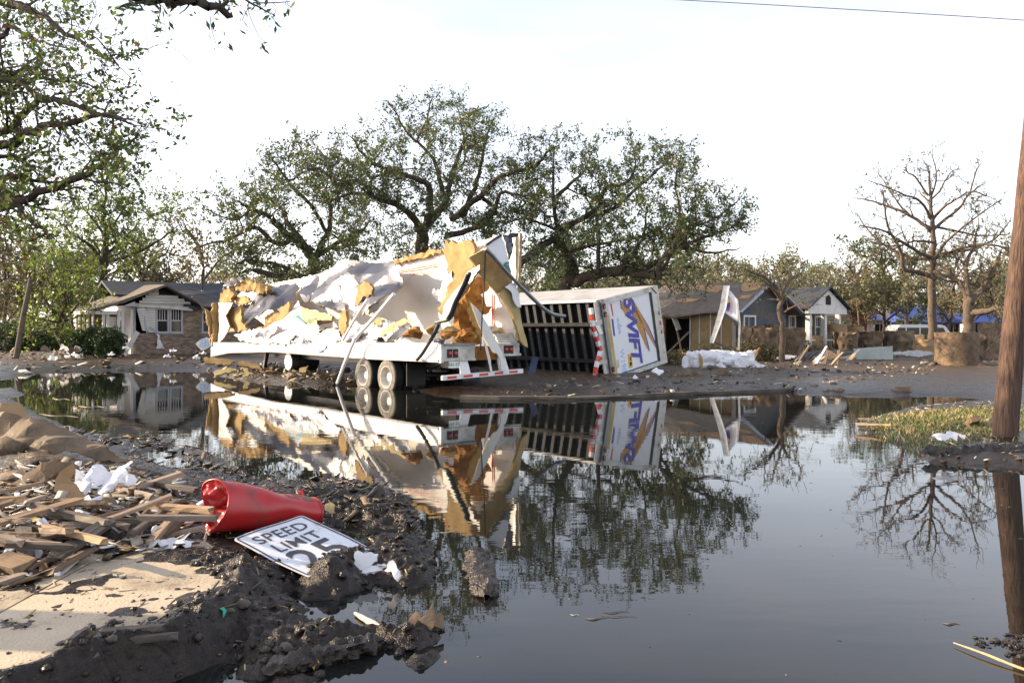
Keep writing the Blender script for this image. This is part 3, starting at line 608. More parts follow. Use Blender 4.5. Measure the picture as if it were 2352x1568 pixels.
# leafy sapling in front of it
b = Vector((W(160,790,40).x, 40, .3))
lim = [([tuple(b), T(Q4,(540,1000),40), T(Q4,(580,850),40), T(Q4,(600,700),40)], .16, .08, 0, .5), q4([(545,980),(640,850),(720,740),(780,660)],40,39,.09,.03), q4([(570,880),(480,760),(420,680),(330,560)],40,39,.08,.02),
  q4([(560,900),(430,880),(320,860),(240,840)],40,38.6,.06,.02), q4([(600,700),(620,560),(560,420),(500,320)],40,40,.06,.02), q4([(600,720),(700,600),(760,480)],40,41,.06,.02), q4([(590,780),(500,640),(440,480),(380,380)],40,41,.06,.02),
  q4([(545,960),(420,980),(300,1010)],40,38.8,.05,.02), q4([(560,900),(700,860),(820,800)],40,40.5,.06,.02)]
make_tree('leafy_young_tree', 'dense bright green young tree left of the brick house', lim, M['bark'], M['leafyel'], b, seed=32, levels=3, spacing=(.42,.30,.22), length=(1.5,.75,.4), up=.15, nleaf=8, leaf=.16, spread=.2, asp=.6, rmin=.01, bare=.2)
# near tree outside the left edge: its boughs reach into the picture
b = Vector((-12.5, 14.5, .2)); q8 = lambda pts, d0, d1, r0, r1, lev=0, ts=None: limb(Q8, pts, d0, d1, r0, r1, lev, ts)
tp = lambda z: (-12.5+.1*z, 14.5-.05*z, z)
def bough(pts, d0, d1, r0, r1, z):
    L_ = q8(pts, d0, d1, r0, r1); return ([tp(z)] + L_[0], r0*1.3, r1, 0, .45)
lim = [([tuple(b), tp(2.), tp(4.5), tp(7.5), tp(10.5)], .42, .14, 0, .8),
  bough([(0,1385),(180,1330),(540,1190),(700,1090),(790,1000),(910,930)],14,13,.11,.02,3.2), bough([(0,980),(160,890),(440,830),(700,770),(900,840)],14,12.5,.11,.02,4.6),
  bough([(0,890),(120,800),(270,680),(480,690),(620,760),(800,800)],14,13.5,.10,.02,5.0), bough([(0,10),(150,50),(300,120),(500,260),(720,400),(790,440)],13,12,.09,.015,8),
  bough([(0,520),(150,570),(270,650),(480,700),(680,780),(900,800)],13.5,12.6,.07,.015,6.5), bough([(0,470),(80,500),(200,420),(330,350)],13.5,14.5,.06,.015,6.6), bough([(0,1200),(180,1200),(380,1230),(560,1200)],14.5,15.5,.07,.02,3.8),
  bough([(-100,250),(60,180),(200,250),(330,300),(480,330)],13,12.2,.06,.012,7.4), bough([(0,1400),(150,1450),(280,1540),(360,1600)],14,12.8,.08,.02,3), bough([(-200,700),(0,640),(150,560),(300,530),(560,560),(690,600)],13,14.5,.07,.015,6),
  q8([(540,1190),(640,1220),(780,1235),(900,1300)],13.6,13.2,.035,.012), q8([(470,840),(560,950),(680,1080)],13.4,13.6,.025,.01), bough([(0,1050),(120,1080),(260,1010),(330,960)],14,13,.05,.015,4.4), bough([(-100,1350),(60,1300),(200,1380),(420,1420)],14.5,14,.07,.02,3)]
near = dict(levels=3, spacing=(.50,.32,.2), length=(1.0,.5,.28), up=.05, gnarl=.4, nleaf=11, leaf=.10, spread=.09, asp=.5, rmin=.005, bare=.25, child_r=.38, rs=.7)
stat['near'] = make_tree('near_oak', 'near tree whose leafy boughs reach in from the left edge', lim, M['bark'], M['leafnear'], b, seed=41, targets=crown_targets(NEAR_P,120,13.4,1.0,4), leafmats=[M['leafbrown']], **near)[1]
# overhead limb from a tree behind the left edge
b = Vector((-6.5, 4.5, .2))
lim = [([tuple(b), (-6.3,4.7,2.2), (-6.0,5.0,4.0), (-5.6,5.2,6.5)], .3, .12, 0, .9),
  ([(-6.1,4.9,3.8), (-4.8,5.8,4.6)] + q8([(1000,-60),(1130,-12),(1280,15),(1420,55),(1555,98)],6.6,6.8,.05,.04)[0], .12, .028, 3),
  (q8([(1450,50),(1490,40),(1530,0),(1580,-60)],6.75,6.7,.03,.02)[0], .026, .012, 1, .2), (q8([(1050,0),(960,20),(850,30),(790,60)],6.6,6.4,.01,.005)[0], .014, .006, 1, .1), (q8([(1280,15),(1250,60),(1200,100)],6.7,6.7,.01,.004)[0], .008, .003, 2),
  (q8([(1580,-60),(1680,20),(1760,60),(1850,110)],6.7,6.9,.01,.004)[0], .011, .004, 1, .1), (q8([(1420,60),(1415,160),(1450,290),(1480,320),(1550,335)],6.8,6.8,.003,.002)[0], .0035, .002, 2), (q8([(1660,30),(1690,140),(1740,240),(1790,290)],6.8,6.8,.003,.002)[0], .0035, .002, 2),
  (q8([(1060,10),(1080,60),(1060,140),(1050,190)],6.6,6.6,.006,.003)[0], .006, .003, 1, .1), (q8([(1700,20),(1850,20),(1950,10)],6.8,6.8,.006,.003)[0], .006, .003, 1, .1)]
make_tree('overhanging_tree', 'bare broken limb with few leaves hanging in at the top edge', lim, M['bark'], M['leafdark'], b, seed=42, levels=2, spacing=(.17,.11), length=(.32,.16), up=-.2, gnarl=.35, nleaf=9, leaf=.075, spread=.06, asp=.32, rmin=.0022, droop=.8, tipleaf=False)
# the tree line far behind: a few built once, copied
def generic(name, label, h, wdt, seed, leafm, trunkm, dens=1., lean=0., bare=.2):
    rng = np.random.default_rng(seed); limbs = [([(0,0,0),(lean*.3,0,h*.25),(lean*.6,.1,h*.5),(lean,0,h*.9)], h*.03, .04, 0, .4)]
    for k in range(9):
        a = k*2.4 + rng.uniform(-.5,.5); z0 = h*rng.uniform(.10,.75); r = wdt*rng.uniform(.6,1.05)*(1-.5*max(0,z0/h-.5)); zt = min(h*1.0, z0 + h*rng.uniform(.12,.45))
        x0 = lean*z0/h
        limbs.append(([(x0,0,z0),(x0+.35*r*math.cos(a),.35*r*math.sin(a),z0+.35*(zt-z0)+.3),(x0+.7*r*math.cos(a+.2),.7*r*math.sin(a+.2),z0+.6*(zt-z0)),(x0+r*math.cos(a+.15),r*math.sin(a+.15),zt)], h*.016, .03, 0))
    return make_tree(name, label, limbs, trunkm, leafm, Vector((0,0,0)), seed=seed, levels=2, spacing=(.62,.36), length=(1.9,.9), up=.25, gnarl=.38, nleaf=15*dens, leaf=.32, spread=.42, asp=.6, rmin=.018, rs=.7, bare=bare)[0]
GL = 'tree in the tangled grey green row on the horizon'
protos = [generic('far_tree', GL, 9.5, 4.2, 51, M['leafhaze'], M['barkgrey']), generic('far_tree', GL, 11.5, 4.8, 52, M['leafoak'], M['bark'], 1.0), generic('far_tree', GL, 8.0, 4.6, 53, M['leafhaze'], M['barkgrey'], .9, 1.0), generic('far_tree', GL, 10.5, 4.0, 54, M['leafdry'], M['barkgrey'], .5, -.8, .5)]
rs = random.Random(5); used = set()
def put_tree(k, x, y, s, rz):
    src = protos[k]; z = gz(x, y) - .05
    if k not in used:
        used.add(k); o = src
    else:
        o = src.copy(); col.objects.link(o)
        for ch in src.children:
            c = ch.copy(); col.objects.link(c); c.parent = o
    o.location = (x, y, z); o.scale = (s, s, s); o.rotation_euler = (0, 0, rz); px = CX + x/y*F; o['label'] = ('tree in the distant row left of the brick house roof' if px < 330 else 'tree in the distant row showing under the live oaks' if px < 1700 else 'tree in the distant row above the paper rolls and tarpaulin roofs'); o['group'] = ('distant trees at left' if px < 330 else 'distant trees under the oaks' if px < 1700 else 'distant trees at right')
spots = []
for px in range(-160, 2640, 62): spots.append((px + rs.uniform(-25,25), rs.uniform(82,118), rs.uniform(.75,1.15)))
for px in range(-60, 470, 75): spots.append((px + rs.uniform(-25,25), rs.uniform(60,72), rs.uniform(.8,1.05)))
for px in range(560, 1700, 120): spots.append((px + rs.uniform(-25,25), rs.uniform(58,70), rs.uniform(.5,.75)))
for px in [1735, 1800, 1850, 1925, 1980, 2040, 2090, 2180, 2240, 2290, 2370, 2440]: spots.append((px + rs.uniform(-12,12), rs.uniform(64,78), rs.uniform(.72,1.0)))
for px, d, s in spots:
    put_tree(rs.choice([0,0,1,2,2,3]), (px-CX)/F*d, d, s, rs.uniform(0,6.28))

# ---------------------------------------------------------------- torn sheet helper
def ray_plane(px, py, P0, N):
    d = W(px, py, 1.0) - Vector((0,0,H)); o = Vector((0,0,H)); t = (P0 - o).dot(N)/d.dot(N); return o + d*t
def plane3(a, b, c):
    a, b, c = Vector(a), Vector(b), Vector(c); return a, (b-a).cross(c-a).normalized()
def lean_plane(p, tilt, yaw=0):                         # tilt 0 = lying, 90 = upright facing the viewer
    n = Vector((0, -math.sin(R(tilt)), math.cos(R(tilt)))); n.rotate(Matrix.Rotation(R(yaw), 3, 'Z')); return Vector(p), n
def sheet_mb(pts3, N, amp=.05, freq=1.2, thick=.02, res=.12, ragged=.03, seed=0, mi=(0,1,2), fold=0., bulge=0., hard=.75, ndir=5, warp=.35):
    """crumpled plate: outline on a plane, folded along straight creases, with thickness"""
    rng = random.Random(seed); N = Vector(N).normalized()
    if N.dot(Vector((0,0,H)) - pts3[0]) < 0: N = -N
    O = sum(pts3, Vector())/len(pts3); U = N.orthogonal().normalized(); V = N.cross(U)
    out = [((p-O).dot(U), (p-O).dot(V)) for p in pts3]
    area = sum(out[i][0]*out[(i+1)%len(out)][1]-out[(i+1)%len(out)][0]*out[i][1] for i in range(len(out)))
    if area < 0: out.reverse()
    ring = []
    for i in range(len(out)):
        a, b = Vector(out[i]), Vector(out[(i+1)%len(out)]); n = max(1, int((b-a).length/(res*.7)))
        nrm = Vector((b.y-a.y, a.x-b.x)); nrm = nrm.normalized() if nrm.length > 1e-9 else nrm
        for k in range(n):
            q = a + (b-a)*(k/n); ring.append(q + nrm*rng.gauss(0, ragged)*(1 if k else .4))
    n = len(ring); vs = [Vector(q) for q in ring]
    x0 = min(q.x for q in ring); x1 = max(q.x for q in ring); y0 = min(q.y for q in ring); y1 = max(q.y for q in ring)
    y = y0
    while y < y1:
        x = x0
        while x < x1: vs.append(Vector((x + rng.uniform(-.3,.3)*res, y + rng.uniform(-.3,.3)*res))); x += res
        y += res
    r = delaunay_2d_cdt(vs, [], [list(range(n))], 1, 1e-5)
    pv, fs = r[0], r[2]
    dirs = []
    for k in range(ndir):
        a = rng.uniform(0, math.pi); dirs.append((math.cos(a), math.sin(a), freq*rng.uniform(.5,1.8), rng.uniform(0,1), rng.uniform(.4,1)))
    def disp(u, v):
        s = 0
        for cx_, cy_, f, ph, w in dirs:
            q = (u*cx_ + v*cy_)*f + ph + warp*mnoise.noise(Vector((u*freq*.7, v*freq*.7, seed*3.1))); q = q - math.floor(q); s += w*(abs(2*q-1)-.5)
        sm = mnoise.fractal(Vector((u*freq, v*freq, seed*7.7)), 1.0, 2.0, 3)
        return amp*(hard*s*.6*(5/ndir)**.5 + (1-hard)*sm*1.5)
    su = max(x1-x0, 1e-3); sv = max(y1-y0, 1e-3); cx0, cy0 = (x0+x1)/2, (y0+y1)/2
    mb = MB(); base = []
    for q in pv:
        u, v = q.x, q.y; h = disp(u, v) + bulge*(1-((u-cx0)/su*2)**2)*(1-((v-cy0)/sv*2)**2) + fold*(((u-cx0)/su)**2)
        base.append(O + U*u + V*v + N*h)
    k = len(base)
    fs2 = [f for f in fs if len(f) >= 3]
    cnt = {}
    for f in fs2:
        for i in range(len(f)): e = (f[i], f[(i+1)%len(f)]); cnt[e] = 1
    if fs2:
        f = fs2[0]; a, b, c = base[f[0]], base[f[1]], base[f[2]]
        flip = (b-a).cross(c-a).dot(N) < 0
    else: flip = False
    fl = lambda f: tuple(reversed(f)) if flip else tuple(f)
    mb.quadmesh(base, [fl(f) for f in fs2], mi[0])
    mb.v += [p - N*thick for p in base]
    for f in fs2: mb.f.append(tuple(i+k for i in reversed(fl(f)))); mb.m.append(mi[1])
    for (a, b) in cnt:
        if (b, a) not in cnt:
            q = (b, a, a+k, b+k) if not flip else (a, b, b+k, a+k); mb.f.append(q); mb.m.append(mi[2])
    return mb
SEED = [100]
def sheet(name, px_pts, plane, mats, parent=None, smooth=28, **kw):
    SEED[0] += 1; kw.setdefault('seed', SEED[0])
    P0, N = plane; pts = [ray_plane(x, y, P0, N) for x, y in px_pts]
    if not isinstance(mats, (list, tuple)): mats = [mats]*3
    if len(mats) == 2: mats = [mats[0], mats[1], mats[1]]
    return sheet_mb(pts, N, **kw).build(name, list(mats), parent, smooth=smooth)
def chunk(name, c, size, m, parent=None, seed=0, rough=.3, smooth=40):
    """irregular lump"""
    bm = bmesh.new(); bmesh.ops.create_icosphere(bm, subdivisions=2, radius=1.0); mb = MB()
    for v in bm.verts:
        n = 1 + rough*mnoise.fractal(v.co*1.3 + Vector((seed*5.3, seed, 0)), 1., 2., 3)
        n *= .75 + .25*(1 if mnoise.cell(v.co*1.6+Vector((seed,0,0))) > .4 else .6)
        mb.v.append(Vector(c) + Vector((v.co.x*n*size[0], v.co.y*n*size[1], v.co.z*n*size[2])))
    for f in bm.faces: mb.f.append(tuple(v.index for v in f.verts)); mb.m.append(0)
    bm.free(); return mb.build(name, m, parent, smooth=smooth)
def text_mb(body, O, U, V, size=1., shear=0., offset=0., lift=.004, depth=.003, align='CENTER', spacing=1.):
    cu = bpy.data.curves.new('t', 'FONT'); cu.body = body; cu.size = 1.; cu.shear = shear; cu.offset = offset; cu.extrude = 0; cu.align_x = align; cu.align_y = 'CENTER'; cu.space_character = spacing; cu.resolution_u = 3
    ob = bpy.data.objects.new('t', cu); col.objects.link(ob); dg = bpy.context.evaluated_depsgraph_get(); me = ob.evaluated_get(dg).to_mesh()
    U, V = Vector(U), Vector(V); N = U.cross(V).normalized(); mb = MB()
    vs = [Vector(O) + U*(v.co.x*size) + V*(v.co.y*size) + N*lift for v in me.vertices]; fs = [tuple(p.vertices) for p in me.polygons]
    mb.quadmesh(vs, fs); ob.evaluated_get(dg).to_mesh_clear(); bpy.data.objects.remove(ob); bpy.data.curves.remove(cu)
    return mb

# ---------------------------------------------------------------- wrecked refrigerated trailer
EV = Vector((-.64,.77,0)).normalized(); RV = Vector((.77,.64,0)).normalized(); UZ = Vector((0,0,1))
RL = Vector((-1.83, 20.3, 0))
def TP(s, l, z): return RL + EV*s + RV*l + UZ*z          # along, across from the left side, height
tr = thing('wrecked_trailer', 'torn open white refrigerated trailer standing in the flood water', 'trailer', TP(8, 1.3, 0))
def PL(l): return TP(0, l, 0), RV                        # upright plane along the trailer
def PS(s): return TP(s, 0, 0), EV                        # upright plane across it
def PT(l0, z0, l1, z1): return plane3(TP(0,l0,z0), TP(5,l0,z0), TP(0,l1,z1))
# frame and floor
m = MB(); m.obox(TP(0,.06,.95), EV*16, RV*2.48, UZ*.16); m.build('floor', M['galv'], tr)
for l in (.75, 1.75):
    m = MB(); m.obox(TP(.3,l,.62), EV*14.4, RV*.1, UZ*.33); m.build('frame_beam', M['steel'], tr)
for k in range(26):
    m = MB(); m.obox(TP(.5+k*.6,.1,.84), EV*.08, RV*2.4, UZ*.11); m.build('crossmember', M['steel'], tr)
# left lower rail: buckled white panels, each a piece
zb = [(0,.81),(3.4,.79),(7.9,.82),(10.2,.84),(14.2,.71),(16.2,.51)]; zt = [(0,1.29),(3.4,1.25),(7.9,1.18),(10.2,1.14),(14.2,1.0),(16.2,.90)]
def lerp(tab, s):
    for (a, za), (b, zb_) in zip(tab, tab[1:]):
        if s <= b: return za + (zb_-za)*(s-a)/(b-a)
    return tab[-1][1]
edges = [0,1.9,3.7,5.2,6.8,8.4,9.8,11.3,12.9,14.4,16.1]
for a, b in zip(edges, edges[1:]):
    n = 10; m = MB(); vs = []; 
    for i in range(n+1):
        s = a + .012 + (b-a-.024)*i/n; o = .025*math.sin(s*3.1) + .03*mnoise.noise(Vector((s*1.7,0,3)))
        z0, z1 = lerp(zb, s), lerp(zt, s) + .03*mnoise.noise(Vector((s*2.3,5,0)))
        for t_, dl in ((0,.0),(.12,-.035),(.16,-.0),(.55,.012),(1,.02)): vs.append(TP(s, dl+o*t_, z0+(z1-z0)*t_))
    f = [(i*5+j, i*5+j+1, (i+1)*5+j+1, (i+1)*5+j) for i in range(n) for j in range(4)]
    m.quadmesh(vs, f); k = len(vs); m.v += [v + RV*.05 for v in vs]; m.f += [tuple(reversed([q+k for q in ff])) for ff in f]; m.m += [0]*len(f)
    for i in range(n): m.f += [(i*5+4, i*5+4+k, (i+1)*5+4+k, (i+1)*5+4), (i*5, (i+1)*5, (i+1)*5+k, i*5+k)]; m.m += [0,0]
    m.build('lower_rail', M['rail'], tr, smooth=35)
for k in range(40):                                       # rivets of the rear rail panels
    s = .25 + k*.085; m = MB(); m.obox(TP(s,-.004+.0,lerp(zb,s)+.20), EV*.02, RV*-.012, UZ*.02); m.build('rivet', M['galv'], tr)
# wheels
def wheel(s, l, side, z=.33):
    m = MB(); ax = -RV if side == 'L' else RV; o = TP(s, l, z)
    tw = .28
    m.lathe(o, ax, [(-tw,.30),(-tw,.44),(-tw+.03,.49),(-.03,.49),(0,.455),(.006,.40),(.0,.315),(-.02,.30)], 36, ms=[1,1,0,0,1,1,1]); ty = m.build('wheel', [M['rubber'], M['dusty']], tr, smooth=40)
    r_ = MB(); r_.lathe(o, ax, [(-.02,.302),(.012,.305),(.012,.29),(-.05,.275),(-.15,.262),(-.17,.20),(-.175,.13),(-.15,.12),(-.09,.11),(-.08,.0)], 32); r_.build('rim', M['rim'], ty, smooth=40)
    for a in range(10):
        q = R(36*a); x = EV*math.cos(q)*.16 + UZ*math.sin(q)*.16; b_ = MB(); b_.lathe(o + x + ax*-.178, ax, [(0,.016),(.03,.014),(.03,0)], 6); b_.build('wheel_nut', M['galv'], ty)
for s in (2.53, 3.80):
    wheel(s, .0, 'L'); wheel(s, 2.6, 'R')
    for l in (.34, 2.26):                                  # inner tyres of the pairs
        m = MB(); o = TP(s, l, .33); m.lathe(o, -RV if l < 1 else RV, [(-.28,.30),(-.28,.44),(-.25,.49),(-.03,.49),(0,.44),(0,.30)], 30); m.build('inner_tyre', M['rubber'], tr, smooth=40)
    m = MB(); m.tube([TP(s,.2,.33), TP(s,2.4,.33)], .075, 10); m.build('axle', M['steel'], tr, smooth=40)
    for l in (.8, 1.8):
        m = MB(); m.obox(TP(s-.35,l-.05,.40), EV*.7, RV*.1, UZ*.07); m.build('leaf_spring', M['steel'], tr)
for l in (.15, 2.0):
    m = MB(); m.obox(TP(1.72,l,.12), EV*.02, RV*.6, UZ*.62); m.build('mud_flap', M['black'], tr)
# fuel tank and landing gear
m = MB(); m.lathe(TP(9.6,.35,.52), RV, [(0,0),(0,.29),(.03,.31),(1.0,.31),(1.03,.29),(1.03,0)], 28, ms=[1,1,0,0,0]); ft = m.build('fuel_tank', [M['steel'], M['galv']], tr, smooth=40)
for q in (.3,.75): m = MB(); m.lathe(TP(9.6,.35+q-.02,.52), RV, [(0,.316),(.04,.316)], 28); m.build('tank_strap', M['black'], ft)
for l in (.5, 2.0): m = MB(); m.bar(TP(12.1,l,-.1), TP(11.7,l,.85), .12, .12, EV); m.build('landing_leg', M['steel'], tr)
# rear sill, lights, bumper
m = MB(); m.obox(TP(-.10,.0,.80), EV*.12, RV*.08, UZ*.47); m.build('corner_post', M['galv'], tr)
m = MB(); m.obox(TP(-.07,.10,.88), EV*.08, RV*.98, UZ*.36); lp = m.build('rear_sill', M['galv'], tr)
m = MB(); m.obox(TP(-.16,.09,1.235), EV*.2, RV*1.0, UZ*.045); m.build('sill_lip', M['greymetal'], lp)
m = MB(); m.obox(TP(-.12,.02,.84), EV*.06, RV*1.06, UZ*.055); m.build('sill_rail', M['galv'], lp)
m = MB(); m.obox(TP(-.03,1.1,.84), EV*.05, RV*.72, UZ*.36); m.build('rear_sill', M['foamdark'], tr)
m = MB(); m.obox(TP(-.07,1.84,.97), EV*.08, RV*.74, UZ*.30); rp = m.build('rear_sill', M['galv'], tr)
m = MB(); m.obox(TP(-.12,1.80,.93), EV*.06, RV*.80, UZ*.06); m.build('sill_rail', M['galv'], rp)
for k in range(5):
    m = MB(); m.obox(TP(-.02+.03*k,1.9,1.275+k*.052), EV*.03, RV*.62, UZ*.05); m.build('threshold_slat', M['galv'], tr)
for l, z, par in ((.28,1.03,lp),(.46,1.03,lp),(2.12,1.10,rp),(2.28,1.10,rp)):
    m = MB(); m.obox(TP(-.086,l-.075,z-.11), EV*.014, RV*.15, UZ*.22); hb = m.build('lamp_housing', M['black'], par)
    m = MB(); m.lathe(TP(-.088,l,z), -EV, [(0,.055),(.02,.05),(.03,.025),(.032,0)], 16); m.build('tail_lamp', M['lamp'], par, smooth=40)
# number plate
m = MB(); m.obox(TP(-.10,.24,.665), EV*.01, RV*.32, UZ*.16); npl = m.build('number_plate', M['plate'], tr)
text_mb('886 BT', TP(-.102,.40,.745), RV, UZ, .12, lift=.002).build('plate_number', M['green'], npl)
# under-ride guard
zl, zr = .43, .52
def BP(l, dz=0, s=-.18): return TP(s, l, zl + (zr-zl)*l/2.5 + dz)
m = MB(); m.bar(BP(-.02), BP(2.58), .1, .115); bu = m.build('rear_bumper', M['white'], tr)
for k in range(5):
    l = .10 + k*.50; m = MB(); m.bar(BP(l, .0, -.235), BP(l+.28, .0, -.235), .012, .06); m.build('red_stripe', M['red'], bu)
m = MB(); m.obox(BP(-.03,-.05,-.225), EV*.09, RV*.02, UZ*.10); m.build('end_cap', M['galv'], bu)
for l in (.72, 1.98):
    m = MB(); m.prism([BP(l-.15,.05,-.17), BP(l+.15,.05,-.17), TP(-.04,l+.12,.92), TP(-.04,l-.12,.92)], EV*.06); m.build('guard_leg', M['white'], tr)
# standing right wall: inner liner, foam core, outer skin
top = Z2([(1792,72),(1600,92),(1400,150),(1240,185),(1050,230),(880,268),(600,330),(320,395),(0,400),(-300,430),(-560,560),(-760,600)]) + [(560,664),(535,690)]
P0, N = PL(2.52); up3 = [ray_plane(x, y, P0, N) for x, y in top]; dn = [TP(0,2.52,1.12)]
pts = up3 + [TP(14.5,2.52,1.05), TP(7,2.52,1.12), TP(0,2.52,1.15)]
SEED[0] += 1
wr = sheet_mb(pts, RV, amp=.05, freq=.5, thick=.08, res=.22, ragged=.01, seed=3, hard=.2).build('right_wall', [M['liner'], M['white'], M['foam']], tr, smooth=40)
def rib(s, z0, z1): m = MB(); m.obox(TP(s,2.46,z0), EV*.02, RV*.03, UZ*(z1-z0)); m.build('wall_stripe', M['red'], wr)
rib(.95,1.35,2.6)
lt = [ray_plane(x, y, *PL(2.44)) for x, y in Z2([(370,530),(900,430)])]; m = MB(); m.bar(lt[0], lt[1], .006, .03); m.build('warning_line', M['red'], wr)
tx0 = ray_plane(*Z2([(640,545)])[0], *PL(2.45)); text_mb('ABOVE THIS LINE', tx0, -EV, UZ, .16, lift=.012).build('warning_text', M['red'], wr)
tx1 = ray_plane(*Z2([(690,470)])[0], *PL(2.45)); text_mb('DO NOT LOAD', tx1, -EV, UZ, .15, lift=.012).build('warning_text', M['foampale'], wr)
# rear right post and door header remains
pp = [(1745,110),(1792,72),(1795,780),(1785,1340),(1760,1340),(1755,560)]; sheet('corner_post', Z2(pp), PS(-.02), [M['foampale'], M['galv']], tr, amp=.02, thick=.1, ragged=.008)
FY, FB, FP = [M['foam'], M['silver'], M['foam']], M['foamdark'], M['foampale']
S = sheet
S('foam_panel', Z2([(310,392),(560,335),(700,290),(865,262),(880,300),(720,350),(540,385),(420,420),(335,445)]), PL(2.36), M['foam'], tr, thick=.1, amp=.07, freq=3, ragged=.03)
S('foam_panel', Z2([(930,150),(965,195),(1000,172),(1080,190),(1140,165),(1215,165),(1245,200),(1275,290),(1250,470),(1160,540),(1050,620),(1010,655),(980,560),(900,300),(880,270),(925,240)]), PL(1.95), M['foam'], tr, thick=.12, amp=.05, freq=1., ragged=.025)
S('torn_skin', Z2([(950,470),(985,510),(1010,650),(980,760),(960,860),(830,900),(790,830),(760,740),(860,740),(920,600)]), PL(1.9), [M['liner'], M['silver']], tr, amp=.14, freq=1.6, ragged=.03, hard=1., ndir=3, warp=.2, smooth=14)
S('foam_panel', Z2([(985,690),(1110,570),(1250,470),(1330,460),(1210,600),(1060,880),(900,1090),(850,950),(880,880)]), PL(.9), M['foam'], tr, thick=.12, amp=.1, freq=1.5)
S('foam_panel', Z2([(1170,640),(1310,590),(1420,620),(1430,720),(1340,800),(1470,940),(1450,1010),(1330,1060),(1230,1010),(1180,880),(1200,760)]), PS(.9), FB, tr, thick=.3, amp=.25, freq=2, ragged=.04)
S('foam_panel', Z2([(1020,980),(1140,850),(1180,900),(1260,1040),(1330,1180),(1340,1370),(1170,1380),(1090,1300),(1100,1120)]), PS(.7), FB, tr, thick=.25, amp=.25, freq=2, ragged=.04)
S('foam_panel', Z2([(1195,890),(1225,880),(1300,1060),(1345,1200),(1345,1330),(1290,1250),(1225,1050)]), PS(.4), M['foam'], tr, thick=.08, amp=.03)
# rear flap: outer panel folded back, tan inside
S('rear_flap', Z2([(1205,360),(1390,252),(1420,300),(1560,450),(1700,620),(1740,720),(1740,960),(1700,1000),(1640,900),(1560,800),(1380,600),(1290,480)]), PS(-.25), [M['foam'], M['white'], M['foampale']], tr, thick=.07, amp=.10, freq=.8, ragged=.006)
S('rear_flap', Z2([(1560,790),(1640,700),(1740,900),(1810,1030),(1840,1150),(1865,1280),(1895,1420),(1850,1400),(1800,1340),(1775,1180),(1720,1040),(1640,900)]), PS(-.32), [M['foampale'], M['white'], M['foam']], tr, thick=.09, amp=.06, freq=1., ragged=.008)
S('outer_panel', Z2([(1400,212),(1500,150),(1590,105),(1622,195),(1680,420),(1705,570),(1640,500),(1530,370)]), PS(-.34), [M['doorwhite'], M['foam']], tr, thick=.05, amp=.03, freq=.8, ragged=.006)
lg = [ray_plane(x, y, *PS(-.375)) for x, y in Z2([(1605,450),(1640,415),(1675,412),(1672,436),(1648,440),(1618,470)])]; m = MB(); m.prism(lg, EV*.01); m.build('green_arc', M['green'], tr)
for q in ([(1618,462),(1634,448),(1672,530),(1672,545)],[(1642,450),(1652,448),(1690,535),(1688,555)],[(1658,446),(1670,444),(1700,520),(1700,548)]):
    m = MB(); m.prism([ray_plane(x, y, *PS(-.375)) for x, y in Z2(q)], EV*.01); m.build('green_stroke', M['green'], tr)
S('torn_skin', Z2([(1240,190),(1400,150),(1520,100),(1600,92),(1590,105),(1500,150),(1420,205),(1400,240),(1290,300),(1270,270)]), PL(2.3), [M['liner'], M['silver']], tr, amp=.1, freq=2, ragged=.015, hard=1., ndir=3, warp=.2, smooth=14)
S('torn_skin', Z2([(1600,95),(1720,70),(1790,75),(1780,110),(1720,130),(1725,250),(1690,380),(1670,400),(1625,190)]), PS(-.2), [M['silver'], M['white']], tr, amp=.10, freq=2.5, ragged=.015, hard=1., ndir=3, warp=.2, smooth=14)
S('torn_skin', Z2([(1620,705),(1690,670),(1745,660),(1790,780),(1815,950),(1770,945),(1720,850),(1700,770)]), PS(-.45), [M['doorwhite'], M['silver']], tr, amp=.03, ragged=.008, hard=1., ndir=3, warp=.2, smooth=14)
def rod(name, zf, pts, plane, r, mt, w=None):
    P = [ray_plane(x, y, *plane) for x, y in zf(pts)]; P = [Vector(q) for q in catmull([tuple(p) for p in P], 4)]; m = MB(); m.tube(P, r, 8); return m.build(name, mt, tr, smooth=40)
rod('roof_rail', Z2, [(1395,262),(1480,340),(1600,480),(1740,630),(1900,790),(2080,960),(2200,1030),(2330,1052)], PS(-.5), .055, M['greymetal'])
rod('roof_rail', Z2, [(1410,215),(1500,150),(1585,100)], PS(-.4), .035, M['steel'])
rod('bent_rod', Z2, [(1397,290),(1385,650),(1362,1000),(1345,1300),(1338,1450)], PS(-.36), .018, M['black'])
rod('door_bar', Z2, [(1215,540),(1160,680),(1060,880),(1010,1020),(960,1090),(880,1110),(815,1130)], PL(.12), .05, M['steel'])
rod('door_bar', Z2, [(1180,560),(1120,700),(1030,880),(985,1000),(940,1080)], PL(.05), .03, M['greymetal'])
rod('door_bar', Z2, [(850,1135),(790,1270),(700,1420),(640,1510),(590,1562)], PL(-.12), .05, M['steel'])
S('door_panel', Z2([(1180,585),(1195,620),(1060,880),(1000,1010),(970,1085),(890,1090),(900,940),(1000,800)]), PL(.25), [M['liner'], M['white']], tr, thick=.06, amp=.03, ragged=.008)
S('door_panel', Z2([(1180,545),(1250,480),(1330,462),(1300,530),(1215,690),(1190,650),(1220,580)]), PL(.4), [M['liner'], M['foam']], tr, thick=.06, amp=.05)
S('liner_strip', Z2([(1225,895),(1290,950),(1345,1010),(1420,1130),(1490,1260),(1570,1420),(1625,1545),(1560,1500),(1480,1480),(1410,1340),(1330,1170)]), PS(-.3), [M['liner'], M['foampale']], tr, thick=.03, amp=.04, freq=.8, ragged=.004)
